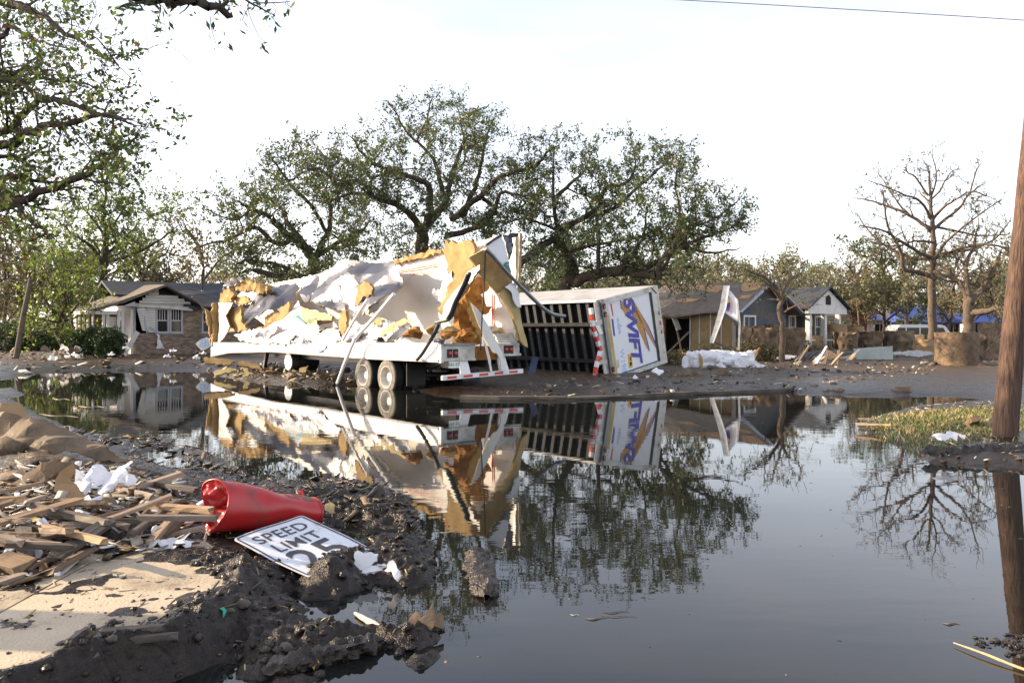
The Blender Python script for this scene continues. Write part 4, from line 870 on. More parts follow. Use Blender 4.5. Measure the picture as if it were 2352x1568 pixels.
S('liner_strip', Z3([(1660,260),(1700,330),(1735,480),(1755,615),(1735,615),(1710,500),(1685,400)]), PS(-.33), [M['liner'], M['silver']], tr, thick=.02, amp=.02, ragged=.003)
S('liner_strip', Z3([(1820,330),(1850,400),(1895,500),(1905,600),(1850,590),(1840,480),(1800,400),(1730,330)]), PS(-.31), [M['liner'], M['silver']], tr, thick=.02, amp=.03, ragged=.004)
# sagging roof skin and left wall remains
SL = PT(1.75,3.85,-.02,1.65)
S('roof_skin', Z1([(840,710),(1000,690),(1130,660),(1150,720),(1090,800),(1050,880),(900,990),(640,1050),(530,1160),(490,1080),(470,910),(540,870),(620,870)]), PT(1.6,2.9,-.02,1.35), [M['silver'], M['foam']], tr, amp=.34, freq=.42, thick=.03, ragged=.03, hard=1., ndir=5, warp=.07, smooth=7)
S('roof_skin', Z1([(1140,640),(1220,620),(1300,572),(1430,570),(1390,680),(1330,760),(1280,880),(1220,880),(1180,760)]), PT(1.8,3.3,.1,1.5), [M['silver'], M['foam']], tr, amp=.26, freq=.6, ragged=.015, hard=1., ndir=5, warp=.07, smooth=7)
S('roof_skin', Z1([(1300,760),(1440,600),(1540,500),(1660,430),(1840,395),(2000,385),(2230,390),(2320,450),(2345,600),(2330,700),(2290,800),(2100,950),(1930,1060),(1880,900),(1990,800),(2020,720),(1940,650),(1850,700),(1640,700),(1620,800),(1700,900),(1700,1000),(1500,940),(1290,870)]), SL, [M['silver'], M['foam']], tr, amp=.34, freq=.42, thick=.03, ragged=.02, res=.10, hard=1., ndir=5, warp=.07, smooth=7)
S('roof_skin', Z1([(1290,860),(1380,780),(1560,830),(1690,900),(1700,1000),(1560,960),(1430,930)]), PT(1.9,2.6,.0,1.3), [M['silver'], M['foam']], tr, amp=.18, freq=.7, ragged=.02, hard=1., ndir=5, warp=.07, smooth=7)
S('roof_skin', Z1([(1960,900),(2080,800),(2280,700),(2330,600),(2345,680),(2300,790),(2150,920),(1990,1040)]), PT(1.9,2.9,.2,1.5), [M['silver'], M['foam']], tr, amp=.2, freq=.7, ragged=.02, hard=1., ndir=5, warp=.07, smooth=7)
S('torn_skin', Z1([(1620,800),(1690,700),(1740,760),(1760,830),(1830,860),(1960,850),(1900,960),(1800,1050),(1730,980),(1700,890)]), PL(.7), [M['white'], M['foam']], tr, amp=.12, freq=1.5, hard=1., ndir=3, warp=.2, smooth=14)
S('foam_panel', Z1([(1860,690),(1940,645),(1990,670),(2030,730),(1980,800),(1880,880),(1820,940),(1830,860)]), PL(.55), M['foam'], tr, amp=.05, thick=.08)
S('foam_panel', Z1([(1640,1010),(1720,990),(1725,1100),(1720,1200),(1660,1330),(1620,1320),(1640,1150)]), PL(.3), M['foam'], tr, thick=.1, amp=.06)
S('foam_panel', Z1([(760,1060),(900,985),(1040,885),(1030,1020),(980,1100),(880,1150),(770,1155)]), PL(1.1), M['foam'], tr, thick=.1, amp=.1, freq=1)
S('foam_panel', Z1([(285,1050),(380,970),(470,925),(490,1120),(560,1200),(440,1235),(340,1150)]), PL(.5), M['foam'], tr, thick=.12, amp=.06)
S('foam_panel', Z1([(310,650),(400,605),(480,640),(570,625),(700,670),(805,705),(820,740),(700,790),(600,760),(480,760),(350,720)]), PL(1.4), M['foam'], tr, thick=.2, amp=.2, freq=1.5, ragged=.05)
S('foam_panel', Z1([(400,820),(555,830),(600,880),(470,915),(420,900)]), PL(1.2), M['foam'], tr, thick=.1, amp=.05)
S('foam_panel', Z1([(240,800),(300,740),(370,730),(395,800),(350,880),(290,925),(235,900)]), PL(1.0), M['foam'], tr, thick=.15, amp=.1, freq=2, ragged=.05)
S('torn_skin', Z1([(300,660),(380,610),(470,600),(490,640),(400,690),(330,720),(270,760)]), PL(1.25), [M['silver'], M['foam']], tr, amp=.2, freq=2, ragged=.04, hard=1., ndir=3, warp=.2, smooth=14)
S('front_wall', Z1([(215,890),(300,900),(385,890),(300,1050),(350,1170),(290,1290),(200,1390),(225,1150)]), PL(.25), [M['liner'], M['foam']], tr, thick=.06, amp=.03, ragged=.01)
S('front_wall', Z1([(140,905),(215,895),(235,1150),(200,1300),(140,1400),(150,1200)]), PS(16.1), M['foam'], tr, thick=.12, amp=.06)
S('foam_panel', Z1([(60,960),(140,1000),(150,1200),(130,1380),(110,1200)]), PS(16.25), M['foam'], tr, thick=.08, amp=.05)
rod('bent_strip', Z1, [(-95,820),(0,900),(60,1000),(115,1120),(135,1250),(125,1380)], PS(16.4), .035, M['woodgrey'])
m = MB(); ws = [(400,1275),(700,1200),(1000,1085),(1080,970),(1150,865),(1210,1000),(1380,990),(1555,1050),(1540,1100),(1370,1165),(1240,1285),(800,1375),(560,1360)]
S('side_panel', Z1(ws), PT(.9,2.0,-.02,1.15), [M['white'], M['foam']], tr, thick=.05, amp=.10, freq=.7, ragged=.015, hard=.9, ndir=3, warp=.15, smooth=14)
S('side_panel', Z1([(1180,935),(1330,985),(1560,1050),(1545,1100),(1380,1095),(1370,1165),(1240,1165),(1200,1050)]), PT(.62,2.0,-.1,1.25), [M['foampale'], M['foam']], tr, thick=.04, amp=.03, ragged=.008, hard=.9, ndir=3, warp=.15, smooth=14)
def ztext(body, zf, pt, plane, size, mt, parent, dirv=None, upv=None, **kw):
    P = ray_plane(*zf([pt])[0], *plane); U_ = (-EV if dirv is None else dirv); 
    N_ = plane[1].normalized(); N_ = N_ if N_.dot(Vector((0,0,H))-P) > 0 else -N_
    V_ = N_.cross(U_).normalized() if upv is None else upv
    return text_mb(body, P, U_.normalized(), V_, size, **kw)
sp_ = PT(.62,2.0,-.1,1.25); ztext('INC', Z1, (1290,1120), sp_, .36, M['green'], tr, shear=.2, offset=.01, lift=.05).build('side_letters', M['green'], tr)
sp2 = PT(.9,2.0,-.02,1.15); ztext('CX', Z1, (1040,1095), sp2, .42, M['green'], tr, shear=.2, offset=.01, lift=.09).build('side_letters', M['green'], tr)
ztext('EX', Z1, (1110,1035), sp2, .36, M['green'], tr, shear=.2, offset=.01, lift=.12).build('side_letters', M['green'], tr)
m = MB(); m.prism([ray_plane(x, y, *PT(.62,2.03,-.1,1.28)) for x, y in Z1([(1110,1050),(1170,1040),(1235,1120),(1245,1150),(1190,1110)])], (0,0,.004)); m.build('green_stripe', M['green'], tr)
rw = random.Random(9)
def shards(lo, hi, n, ybase, ytop, mats_, sizes, lmin, lmax):
    for k in range(n):
        x = lo + (hi-lo)*(k+rw.uniform(.1,.9))/n; y = rw.uniform(ytop, ybase); w = rw.uniform(*sizes); h = w*rw.uniform(.4,1.1)
        sl_ = rw.uniform(-.7,.2); P = []
        for a in range(6):
            q = 2*math.pi*a/6 + rw.uniform(-.35,.35); r_ = rw.uniform(.6,1.15); px = math.cos(q)*w*r_; py = math.sin(q)*h*r_*.6 + sl_*math.cos(q)*w*.6; P.append((x+px, y+py))
        l = rw.uniform(lmin, lmax)
        S('torn_shard', P, PT(l+.5, 2.2, l-.05, 1.15), mats_[k % len(mats_)], tr, thick=.02, amp=.10, freq=2., ragged=.03, res=.1, hard=1., ndir=3, warp=.2, smooth=14)
shards(*[Z1([(520,0)])[0][0], Z1([(2350,0)])[0][0]], 18, Z1([(0,1340)])[0][1], Z1([(0,1230)])[0][1], [[M['white'],M['foam']],[M['white'],M['silver']],[M['silver'],M['foam']],[M['white'],M['foampale']]], (20,46), .02, .5)
shards(*[Z2([(0,0)])[0][0], Z2([(480,0)])[0][0]], 7, Z2([(0,1270)])[0][1], Z2([(0,1120)])[0][1], [[M['white'],M['silver']],[M['foampale'],M['white']]], (12,26), .05, .6)
shards(*[Z1([(300,0)])[0][0], Z1([(1500,0)])[0][0]], 9, Z1([(0,1250)])[0][1], Z1([(0,1120)])[0][1], [[M['foam'],M['white']],[M['foamdark'],M['foam']]], (10,26), .2, .9)
for k, (x, y, sx, mt) in enumerate([(1180,1230,.28,'foampale'),(1240,1260,.2,'foampale'),(1000,1210,.3,'foam'),(920,1260,.22,'foampale'),(1090,1260,.3,'foamdark'),(1500,1200,.3,'foampale'),(1600,1260,.2,'foam'),(1470,1180,.22,'liner'),(780,1200,.25,'foam'),(560,1220,.34,'foampale'),(840,1340,.24,'silver'),(1060,1340,.2,'foam'),(1210,1290,.2,'liner'),(1300,1230,.22,'foamdark')]):
    p = ray_plane(*Z2([(x, y)])[0], *PS(.35 + .2*(k % 3))); chunk('foam_chunk', p - UZ*.04, (sx*.72, sx*.6, sx*.45), M[mt if k % 3 else 'foamdark'], tr, seed=k+3, rough=.9, smooth=14)
rod('white_pole', Z1, [(2285,790),(2100,1010),(1950,1180),(1830,1310),(1760,1460)], PL(-.28), .055, M['doorwhite'])
P = [ray_plane(x, y, *PL(-.3)) for x, y in [(816,776),(790,838),(765,908)]]; m = MB(); m.tube(P, [.055,.05,.05], 8); m.build('white_pole', M['doorwhite'], tr, smooth=40)
rod('white_pole', Z1, [(1975,850),(1860,1020),(1760,1190),(1680,1330)], PL(.1), .045, M['doorwhite'])
S('navy_flap', Z4([(235,1020),(310,1040),(265,1250),(175,1250)]), lean_plane(W(1220,850,23.4), 90, 10), M['bluetarpsm'], tr, amp=.04, ragged=.008)
for q, l in (((620,1000),.4),((420,1010),1.0),((800,1040),1.7)):
    m = MB(); p0 = TP(1.1,l,.55); m.tube([p0, p0+Vector((.3,.2,.12)), p0+Vector((.5,.5,.0)), p0+Vector((.9,.7,.15))], .03, 6); m.build('brake_hose', M['black'], tr)
# ---------------------------------------------------------------- overturned box trailer
A = W(1404.5,876.5,25.4); D_ = W(1383,685,25.5); B_ = W(1535,831,27.0)
av = RV*math.cos(R(11.5)) + UZ*math.sin(R(11.5)); lv = EV.copy(); bv = UZ*math.cos(R(11.5)) - RV*math.sin(R(11.5))
AW, BW, LW = 2.7, 2.6, 12.5
def SP(a, b, l): return A + av*a + bv*b + lv*l
st = thing('overturned_trailer', 'white box trailer lying on its side with blue and gold lettering', 'trailer', SP(1.3,0,6))
m = MB(); m.obox(SP(.12,.03,.06), av*(AW-.15), bv*(BW-.06), lv*(LW-.1)); m.build('box_body', M['doorwhite'], st)
m = MB(); m.obox(SP(.08,BW-.028,.10), av*(AW-.1), bv*.03, lv*(LW-.2)); m.build('side_wall', M['roofpanel'], st)
m = MB(); m.obox(SP(.1,.06,.12), av*.03, bv*(BW-.12), lv*(LW-.2)); m.build('underside', M['black'], st)
for k in range(24):                                       # floor crossmembers
    l = .55 + k*.42 + random.uniform(-.02,.02); m = MB(); m.obox(SP(-.02,.08,l), av*.12, bv*(BW-.16), lv*.012); m.obox(SP(-.03,.08,l-.06), av*.012, bv*(BW-.16), lv*.13); m.build('crossmember', M['rib'], st)
for b in (.62, 1.80):
    m = MB(); m.obox(SP(-.15,b,.4), av*.12, bv*.1, lv*10); m.build('frame_beam', M['steel'], st)
m = MB(); m.obox(SP(-.10,BW-.05,.1), av*.25, bv*.05, lv*(LW-.2)); m.build('side_rail', M['doorwhite'], st)
# rear frame: four members
def door_pt(px, py, dl=-.01): return ray_plane(px, py, SP(0,0,dl), lv)
def member(name, a0, a1, b0, b1, mt, l0=-.06, l1=.12):
    m = MB(); m.obox(SP(a0,b0,l0), av*(a1-a0), bv*(b1-b0), lv*(l1-l0)); return m.build(name, mt, st)
member('rear_frame', -.02, .10, 0, BW, M['greymetal']); rs_ = member('rear_frame', .10, .26, .12, BW-.5, M['foampale'], -.062)
member('rear_frame', AW-.34, AW, 0, BW, M['galv']); member('rear_frame', .26, AW-.34, BW-.16, BW, M['galv']); member('rear_frame', .26, AW-.34, 0, .13, M['galv'])
member('rear_frame', .10, .26, BW-.5, BW, M['galv'], -.061); member('rear_frame', .10, .26, 0, .12, M['galv'], -.061)
dr = member('rear_door', .26, AW-.34, .13, BW-.16, M['doorwhite'], -.012, .05)
m = MB(); m.obox(SP(AW-.42,.13,-.03), av*.08, bv*(BW-.29), lv*.02); m.build('door_seal', M['steel'], dr)
m = MB(); m.obox(SP(.26,.13,-.028), av*(AW-.6), bv*.035, lv*.02); m.build('door_seal', M['bluetarpsm'], dr)
m = MB(); m.bar(SP(AW-.34,BW-.02,-.075), SP(AW-.1,BW-.25,-.075), .01, .03, lv); m.build('corner_brace', M['steel'], st)
for bb in (1.62,1.30,1.0): m = MB(); m.obox(SP(AW-.13,bb,-.075), av*.06, bv*.13, lv*.02); m.build('marker_lamp', M['lamp'], st)
for bb in (.30, 2.30, 2.05):
    m = MB(); m.obox(SP(.03,bb,-.085), av*.1, bv*.16, lv*.03); hb = m.build('lamp_housing', M['black'], st); m = MB(); m.obox(SP(.045,bb+.02,-.095), av*.07, bv*.08, lv*.012); m.build('tail_lamp', M['lamp'], st)
# lettering on the door (runs downwards as the trailer lies on its side)
def poly_on_door(name, zpts, mt, lift):
    m = MB(); P = [ray_plane(x, y, SP(0,0,-.013-lift), lv) for x, y in Z4(zpts)]; m.prism(P, lv*.004); return m.build(name, mt, dr)
chev = [([(1330,330),(1340,440),(1430,560),(1455,470)],), ([(1395,300),(1450,278),(1545,430),(1660,650),(1790,960),(1750,900),(1600,640),(1500,450)],), ([(1480,440),(1520,420),(1600,620),(1680,970),(1640,900),(1580,760),(1490,560),(1480,480)],)]
for (q,) in chev:
    cx_ = sum(p[0] for p in q)/len(q); cy_ = sum(p[1] for p in q)/len(q)
    poly_on_door('blue_outline', [(cx_+(x-cx_)*1.06+(8 if x > cx_ else -8), cy_+(y-cy_)*1.03-8) for x, y in q], M['blue'], .002)
    poly_on_door('gold_stripe', q, M['gold'], .005)
p1_, p2_ = [ray_plane(x, y, SP(0,0,-.03), lv) for x, y in Z4([(1425,285),(1545,1130)])]
tm = text_mb('SWIFT', (0,0,0), (1,0,0), (0,1,0), 1., shear=.22, offset=.035, lift=0, align='LEFT', spacing=.92)
xs = [v.x for v in tm.v]; ys = [v.y for v in tm.v]; rd_ = (p2_-p1_); ln_ = rd_.length; rd_.normalize(); upd = (av - rd_*av.dot(rd_)).normalized()
tv = [(((v.x-min(xs))/(max(xs)-min(xs)))*ln_, ((v.y-min(ys))/(max(ys)-min(ys))-.5)*.50) for v in tm.v]
# each letter a piece of its own
adj = {i: i for i in range(len(tm.v))}
def root(i):
    while adj[i] != i: adj[i] = adj[adj[i]]; i = adj[i]
    return i
for f_ in tm.f:
    for q in f_[1:]: adj[root(q)] = root(f_[0])
groups = {}
for f_ in tm.f: groups.setdefault(root(f_[0]), []).append(f_)
for g_ in groups.values():
    m = MB(); ids = sorted({q for f_ in g_ for q in f_}); mp_ = {q: i for i, q in enumerate(ids)}
    m.quadmesh([p1_ + rd_*tv[q][0] + upd*tv[q][1] for q in ids], [tuple(mp_[q] for q in f_) for f_ in g_]); m.build('letter', M['blue'], dr)
vD = -bv; 
text_mb('W1980', ray_plane(*Z4([(1362,1110)])[0], SP(0,0,-.014), lv), vD, av, .30, offset=.006, lift=.003).build('fleet_number', M['lightblue'], dr)
poly_on_door('yellow_label', [(1415,1005),(1465,992),(1480,1160),(1430,1175)], M['yellowsign'], .004); poly_on_door('label_mark', [(1436,1040),(1456,1030),(1462,1080),(1440,1075),(1452,1055)], M['black'], .008); poly_on_door('label_mark', [(1440,1100),(1466,1090),(1470,1130),(1446,1150)], M['black'], .008)
poly_on_door('blue_label', [(1215,560),(1238,570),(1262,775),(1240,770)], M['blue'], .004); poly_on_door('red_label', [(1198,375),(1220,380),(1240,520),(1228,528)], M['red'], .004)
for q in ([(1282,560),(1300,545),(1310,600),(1290,610)],[(1290,620),(1315,610),(1325,690),(1300,700)],[(1300,710),(1330,690),(1335,730),(1315,760)],[(1325,640),(1345,630),(1342,660),(1330,665)]): poly_on_door('blue_stamp', q, M['lightblue'], .004)
poly_on_door('grey_label', [(1278,1070),(1305,1066),(1312,1165),(1285,1170)], M['galv'], .004)
for x, y in [(1205,850),(1230,990),(1180,790),(1215,1040)]: poly_on_door('torn_paint', [(x,y),(x+22,y-5),(x+14,y+22),(x+4,y+30)], M['silver'], .003)
# bent under-ride guard with red and white stripes, plate and legs
gp = [ray_plane(x, y, SP(-.45,0,0), lv) for x, y in Z4([(945,430),(968,655),(1065,955),(1010,1160),(985,1340)])]; gp = [p - lv*.05 for p in gp]
tot = 0
for a, b in zip(gp, gp[1:]):
    n = max(2, int((b-a).length/.16))
    for k in range(n): m = MB(); m.bar(a+(b-a)*(k/n), a+(b-a)*((k+1)/n), .11, .10, lv); m.build('guard_bar', M['red'] if tot % 2 else M['doorwhite'], st); tot += 1
for q in ([(980,620),(1100,560),(1110,620),(990,670)],[(1035,1080),(1160,1060),(1165,1110),(1030,1140)]):
    m = MB(); P = [ray_plane(x, y, SP(0,0,-.02), lv) for x, y in Z4(q)]; m.prism(P, lv*.1); m.build('guard_leg', M['galv'], st)
m = MB(); m.prism([ray_plane(x, y, SP(0,0,-.12), lv) for x, y in Z4([(1015,650),(1065,640),(1115,745),(1070,755)])], lv*.01); pl_ = m.build('number_plate', M['plate'], st)
member('sill_plate', -.24, -.02, .05, BW-.05, M['galv'], .02, .06)
# ---------------------------------------------------------------- houses
def frame_pts(P0, r, bk): return lambda t, u, z: Vector((P0[0] + r.x*t + bk.x*u, P0[1] + r.y*t + bk.y*u, z))
HL = frame_pts((-19.6, 42), RV, EV)
hb_ = thing('brick_house', 'damaged pale brick cottage with dark roof and broken white porch', 'house', HL(2.5,3,.3))
def hbox(fp, name, t0, u0, z0, t1, u1, z1, mt, parent):
    m = MB(); o = fp(t0,u0,z0); m.obox(o, fp(t1,u0,z0)-o, fp(t0,u1,z0)-o, UZ*(z1-z0)); return m.build(name, mt, parent)
hbox(HL, 'wall', .12, .06, .1, 9.5, .25, 1.42, M['mortar'], hb_); hbox(HL, 'wall', 2.52, .06, 1.42, 3.48, .25, 2.98, M['mortar'], hb_); hbox(HL, 'wall', 4.7, .06, 1.42, 9.5, .25, 2.98, M['mortar'], hb_)
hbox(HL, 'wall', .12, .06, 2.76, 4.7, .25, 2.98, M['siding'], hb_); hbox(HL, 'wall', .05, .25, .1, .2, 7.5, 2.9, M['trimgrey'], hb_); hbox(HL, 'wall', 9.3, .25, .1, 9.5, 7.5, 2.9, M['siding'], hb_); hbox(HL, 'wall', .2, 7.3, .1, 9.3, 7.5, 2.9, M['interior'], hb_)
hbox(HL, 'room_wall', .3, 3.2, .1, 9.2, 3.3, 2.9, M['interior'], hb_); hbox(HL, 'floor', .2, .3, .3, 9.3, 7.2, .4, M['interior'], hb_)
bk = MB(); rb = random.Random(4); z = .18; row = 0
while z < 2.74:
    t_ = .02 - (.11 if row % 2 else 0)
    while t_ < 9.3:
        w_ = .205; a_, b_2 = max(t_, .0), t_+w_
        zc = z+.03
        openw = (1.10 < t_+.1 < 2.5 and 1.42 < zc < 2.76) or (3.5 < t_+.1 < 4.7 and 1.42 < zc < 2.76) or (t_ < 1.05 and zc > 1.36)
        if not openw and b_2-a_ > .05:
            o = HL(a_, .02+rb.uniform(-.006,.006), z); bk.obox(o, HL(b_2,.02,z)-HL(a_,.02,z), HL(0,.05,0)-HL(0,0,0), UZ*.062)
        t_ += .217
    z += .075; row += 1
tag(bk.build('brick_courses', M['brick'], hb_), kind='stuff')
def window(fp, parent, t0, t1, z0, z1, u=.0, bars=3, trim=None, fr=.09):
    trim = trim or M['trimgrey']; m = MB(); o = fp(t0,u,z0)
    w = hbox(fp, 'window', t0, u+.10, z0, t1, u+.12, z1, M['interior'], parent)
    for (a, b, c, d) in ((t0,t0+fr,z0,z1),(t1-fr,t1,z0,z1),(t0+fr,t1-fr,z1-fr,z1),(t0+fr,t1-fr,z0,z0+fr*.8)): hbox(fp, 'frame', a, u-.03, c, b, u+.09, d, trim, w)
    zm = (z0+z1)/2; hbox(fp, 'meeting_rail', t0+fr, u+.0, zm-.025, t1-fr, u+.085, zm+.025, M['siding'], w)
    for k in range(bars):
        tt = t0+fr+(t1-t0-2*fr)*(k+1)/(bars+1); hbox(fp, 'glazing_bar', tt-.014, u+.03, zm+.025, tt+.014, u+.07, z1-fr, M['siding'], w)
    hbox(fp, 'pane', t0+fr, u+.088, z0+fr*.8, t1-fr, u+.094, zm-.025, M['glass'], w); hbox(fp, 'sill', t0-.05, u-.08, z0-.06, t1+.05, u+.06, z0-.002, trim, w)
window(HL, hb_, 1.12, 1.80, 1.44, 2.74); window(HL, hb_, 1.82, 2.50, 1.44, 2.74); window(HL, hb_, 3.5, 4.2, 1.44, 2.62)
# collapsed white boards left of the windows, each its own
def board(fp, name, t0, u, z0, t1, z1, tilt, mt, parent, th=.03):
    o = fp(t0,u,z0); ex = fp(t1,u,z0)-o; m = MB(); ez = UZ*(z1-z0) + ex.normalized()*(tilt*(z1-z0)); m.obox(o, ex, ez, (fp(0,1,0)-fp(0,0,0))*th); return m.build(name, mt, parent)
for k in range(9): board(HL, 'siding_board', .16+.02*k*0+.035*(8-k), -.06-.012*k, 1.55+.13*k, .62+.03*(8-k), 1.55+.13*k+.118, -.15, M['siding'], hb_)
for k in range(10): board(HL, 'siding_board', .66+.022*(9-k)*.4, -.03, 1.45+.13*k, 1.10, 1.45+.13*k+.118, .02, M['siding'], hb_)
for k in range(5): board(HL, 'siding_board', .30-.03*k+.2*k*.9, -.05, 2.98+.15*k, 2.9-.33*k if k < 3 else 1.25, 2.98+.15*k+.14, 0, M['siding'], hb_)
board(HL, 'loose_trim', .62, -.12, 1.42, .69, 2.75, -.16, M['trimgrey'], hb_); board(HL, 'loose_trim', .2, -.14, 2.74, 3.0, 2.82, .0, M['siding'], hb_)
m = MB(); m.bar(HL(.2,-.2,2.86), HL(2.95,-.2,2.66), .03, .09); m.build('loose_trim', M['siding'], hb_); m = MB(); m.bar(HL(.75,-.18,1.75), HL(1.3,-.22,1.42), .03, .08); m.build('loose_trim', M['trimgrey'], hb_)
sheet('hanging_rag', Z5([(1205,940),(1235,950),(1270,1060),(1330,1185),(1190,1180),(1215,1070)]), (HL(0,-.25,0), EV), M['paper'], hb_, amp=.06, freq=2, thick=.01)
# roofs
def roof_slab(name, pts, mt, parent, th=.14): m = MB(); m.prism([Vector(p) for p in pts], (0,0,-th)); return m.build(name, mt, parent)
roof_slab('main_roof', [HL(-.6,3.9,4.32), HL(9.9,3.9,4.32), HL(9.9,-.35,2.86), HL(2.9,-.35,2.86), HL(1.9,.9,3.4), HL(-.6,1.6,3.5)], M['roofdark'], hb_)
roof_slab('main_roof', [HL(-.6,3.9,4.32), HL(9.9,3.9,4.32), HL(9.9,8.0,2.8), HL(-.6,8.0,2.8)], M['roofdark'], hb_)
pk = HL(1.47,-.45,3.98); pkb = HL(1.47,4.0,4.12)
gl = roof_slab('porch_roof', [pk, pkb, HL(-2.1,4.0,2.72), HL(-2.1,-.1,2.56), HL(-.9,-.35,2.98)], M['roofbrown'], hb_); roof_slab('porch_roof', [pk + UZ*-.01, pkb + UZ*-.01, HL(3.4,4.0,3.06), HL(3.4,-.45,2.93)], M['roofdark'], hb_)
m = MB(); m.bar(HL(1.47,-.5,3.90), HL(3.42,-.5,2.86), .05, .18, EV); m.build('barge_board', M['woodgrey'], hb_); m = MB(); m.bar(HL(1.47,-.5,3.90), HL(-.7,-.42,2.93), .05, .16, EV); m.build('barge_board', M['woodgrey'], hb_)
m = MB(); m.obox(HL(-2.14,-.12,2.40), HL(-2.14,3.6,2.40)-HL(-2.14,-.12,2.40), RV*.05, UZ*.16); m.build('eave_board', M['siding'], hb_); m = MB(); m.obox(HL(-2.1,-.14,2.38), RV*1.3, EV*.04, UZ*.17); m.build('eave_board', M['siding'], hb_)
m = MB(); m.prism([HL(.55,.06,2.98), HL(2.4,.06,2.98), HL(2.9,.06,3.0), HL(1.47,.06,3.74)], EV*.05); m.build('gable_void', M['interior'], hb_)
m = MB(); m.prism([HL(-.62,-.38,2.80), HL(.0,-.38,2.80), HL(.0,-.38,3.06)], EV*.06); m.build('cornice_return', M['trimgrey'], hb_)
for t_ in (-1.92,-1.45,-1.25,-.75,-.55,-.12): hbox(HL, 'porch_post', t_, .0, .3, t_+(.13 if t_ > -1.5 else .09), .09, 2.45+.12*(t_+2), M['siding'], hb_)
for u_ in (.9,1.8,2.7,3.4): hbox(HL, 'porch_post', -1.96, u_, .3, -1.86, u_+.10, 2.44, M['siding'], hb_)
for k in range(14): board(HL, 'siding_board', -1.15, .35, .45+.13*k, -.72, .45+.13*k+.118, 0, M['siding'], hb_)
hbox(HL, 'porch_back', -1.85, 3.5, .3, .1, 3.56, 2.6, M['woodgrey'], hb_); hbox(HL, 'porch_floor', -2.0, 0, .2, .1, 3.5, .34, M['woodgrey'], hb_)
m = MB(); m.bar(HL(-.5,-.25,.35), HL(.15,-.3,1.5), .22, .06, EV); m.build('fallen_shutter', M['siding'], hb_); m = MB(); m.bar(HL(-.75,-.4,.95), HL(-.38,-.45,.25), .14, .10, EV); m.build('fallen_shutter', M['siding'], hb_)
m = MB(); m.tube([HL(4.35,2.4,3.7), HL(4.35,2.4,4.75)], .055, 8); vp = m.build('vent_pipe', M['steel'], hb_); m = MB(); m.tube([HL(4.35,2.4,3.72), HL(4.35,2.4,3.86)], .08, 8); m.build('flashing', M['galv'], vp)
# second house, half collapsed, at right behind the overturned trailer
BR = Vector((-.64,.77,0)).normalized()
HR = frame_pts((10.5, 38), RV, EV)                       # t along the gable end, u back along the side wall
h2 = thing('collapsed_house', 'grey roofed house with torn open side wall and slate blue gable', 'house', HR(2,4,.3))
for (u0, u1) in ((0,2.7),(4.3,9)):
    hbox(HR, 'side_wall', .0, u0, .15, .12, u1, 2.62, M['sheath'], h2)
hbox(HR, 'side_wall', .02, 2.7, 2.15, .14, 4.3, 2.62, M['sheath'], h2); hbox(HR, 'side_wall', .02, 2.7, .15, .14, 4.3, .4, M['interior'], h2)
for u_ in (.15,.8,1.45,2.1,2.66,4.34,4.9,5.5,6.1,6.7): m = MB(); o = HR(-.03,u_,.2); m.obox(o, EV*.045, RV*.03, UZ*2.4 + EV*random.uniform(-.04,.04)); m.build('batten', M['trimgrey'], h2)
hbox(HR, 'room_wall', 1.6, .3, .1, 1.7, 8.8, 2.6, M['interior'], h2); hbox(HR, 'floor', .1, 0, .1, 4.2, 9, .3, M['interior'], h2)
m = MB(); m.bar(HR(-.25,3.6,2.5), HR(-.1,3.3,1.6), .35, .05, EV); m.build('torn_panel', M['siding'], h2); m = MB(); m.bar(HR(-.15,3.0,.2), HR(.3,3.9,2.2), .06, .09); m.build('fallen_stud', M['wood'], h2); m = MB(); m.bar(HR(-.2,4.1,.3), HR(.2,2.9,1.5), .06, .09); m.build('fallen_stud', M['wood'], h2)
rg = roof_slab('roof', [HR(-.5,-.5,2.50), HR(2.1,-.5,3.98), HR(2.1,9.2,3.98), HR(-.5,9.2,2.50), HR(-.62,5,2.42), HR(-.66,3,2.32), HR(-.45,1.4,2.5)], M['roofgrey'], h2, .1); roof_slab('roof', [HR(2.1,-.5,3.98), HR(4.8,-.5,2.5), HR(4.8,9.2,2.5), HR(2.1,9.2,3.98)], M['roofgrey'], h2, .1)
def on_roof(t, u): return HR(t, u, 2.50 + (t+.5)/2.6*1.48 + .012)
for q in ([(1.1,1.9),(1.75,1.8),(1.95,3.1),(1.8,4.6),(1.45,4.8),(1.6,3.6),(1.3,2.6)],[(1.2,-.3),(2.0,-.4),(1.95,.9),(1.5,.8),(1.1,.4)],[(.45,-.3),(.8,-.35),(.75,.25),(.5,.2)],[(.3,2.8),(.6,2.5),(.7,3.6),(.4,4.0)]):
    m = MB(); m.prism([on_roof(t_, u_) for t_, u_ in q], (0,0,.008)); m.build('bare_decking', M['ply'], rg)
m = MB(); m.prism([HR(.0,-.02,2.55), HR(4.2,-.02,2.55), HR(2.1,-.02,3.85)], EV*.08); m.build('gable', M['teal'], h2)
m = MB(); m.bar(HR(-.5,-.55,2.42), HR(2.12,-.55,3.92), .05, .2, EV); m.build('barge_board', M['trimgrey'], h2); m = MB(); m.bar(HR(2.08,-.55,3.92), HR(4.8,-.55,2.42), .05, .2, EV); m.build('barge_board', M['trimgrey'], h2)
hbox(HR, 'end_wall', 0, 0, .15, 4.2, .1, 2.55, M['teal'], h2)
window(HR, h2, .5, 1.5, 1.1, 2.3, -.04, 1, M['siding']); 
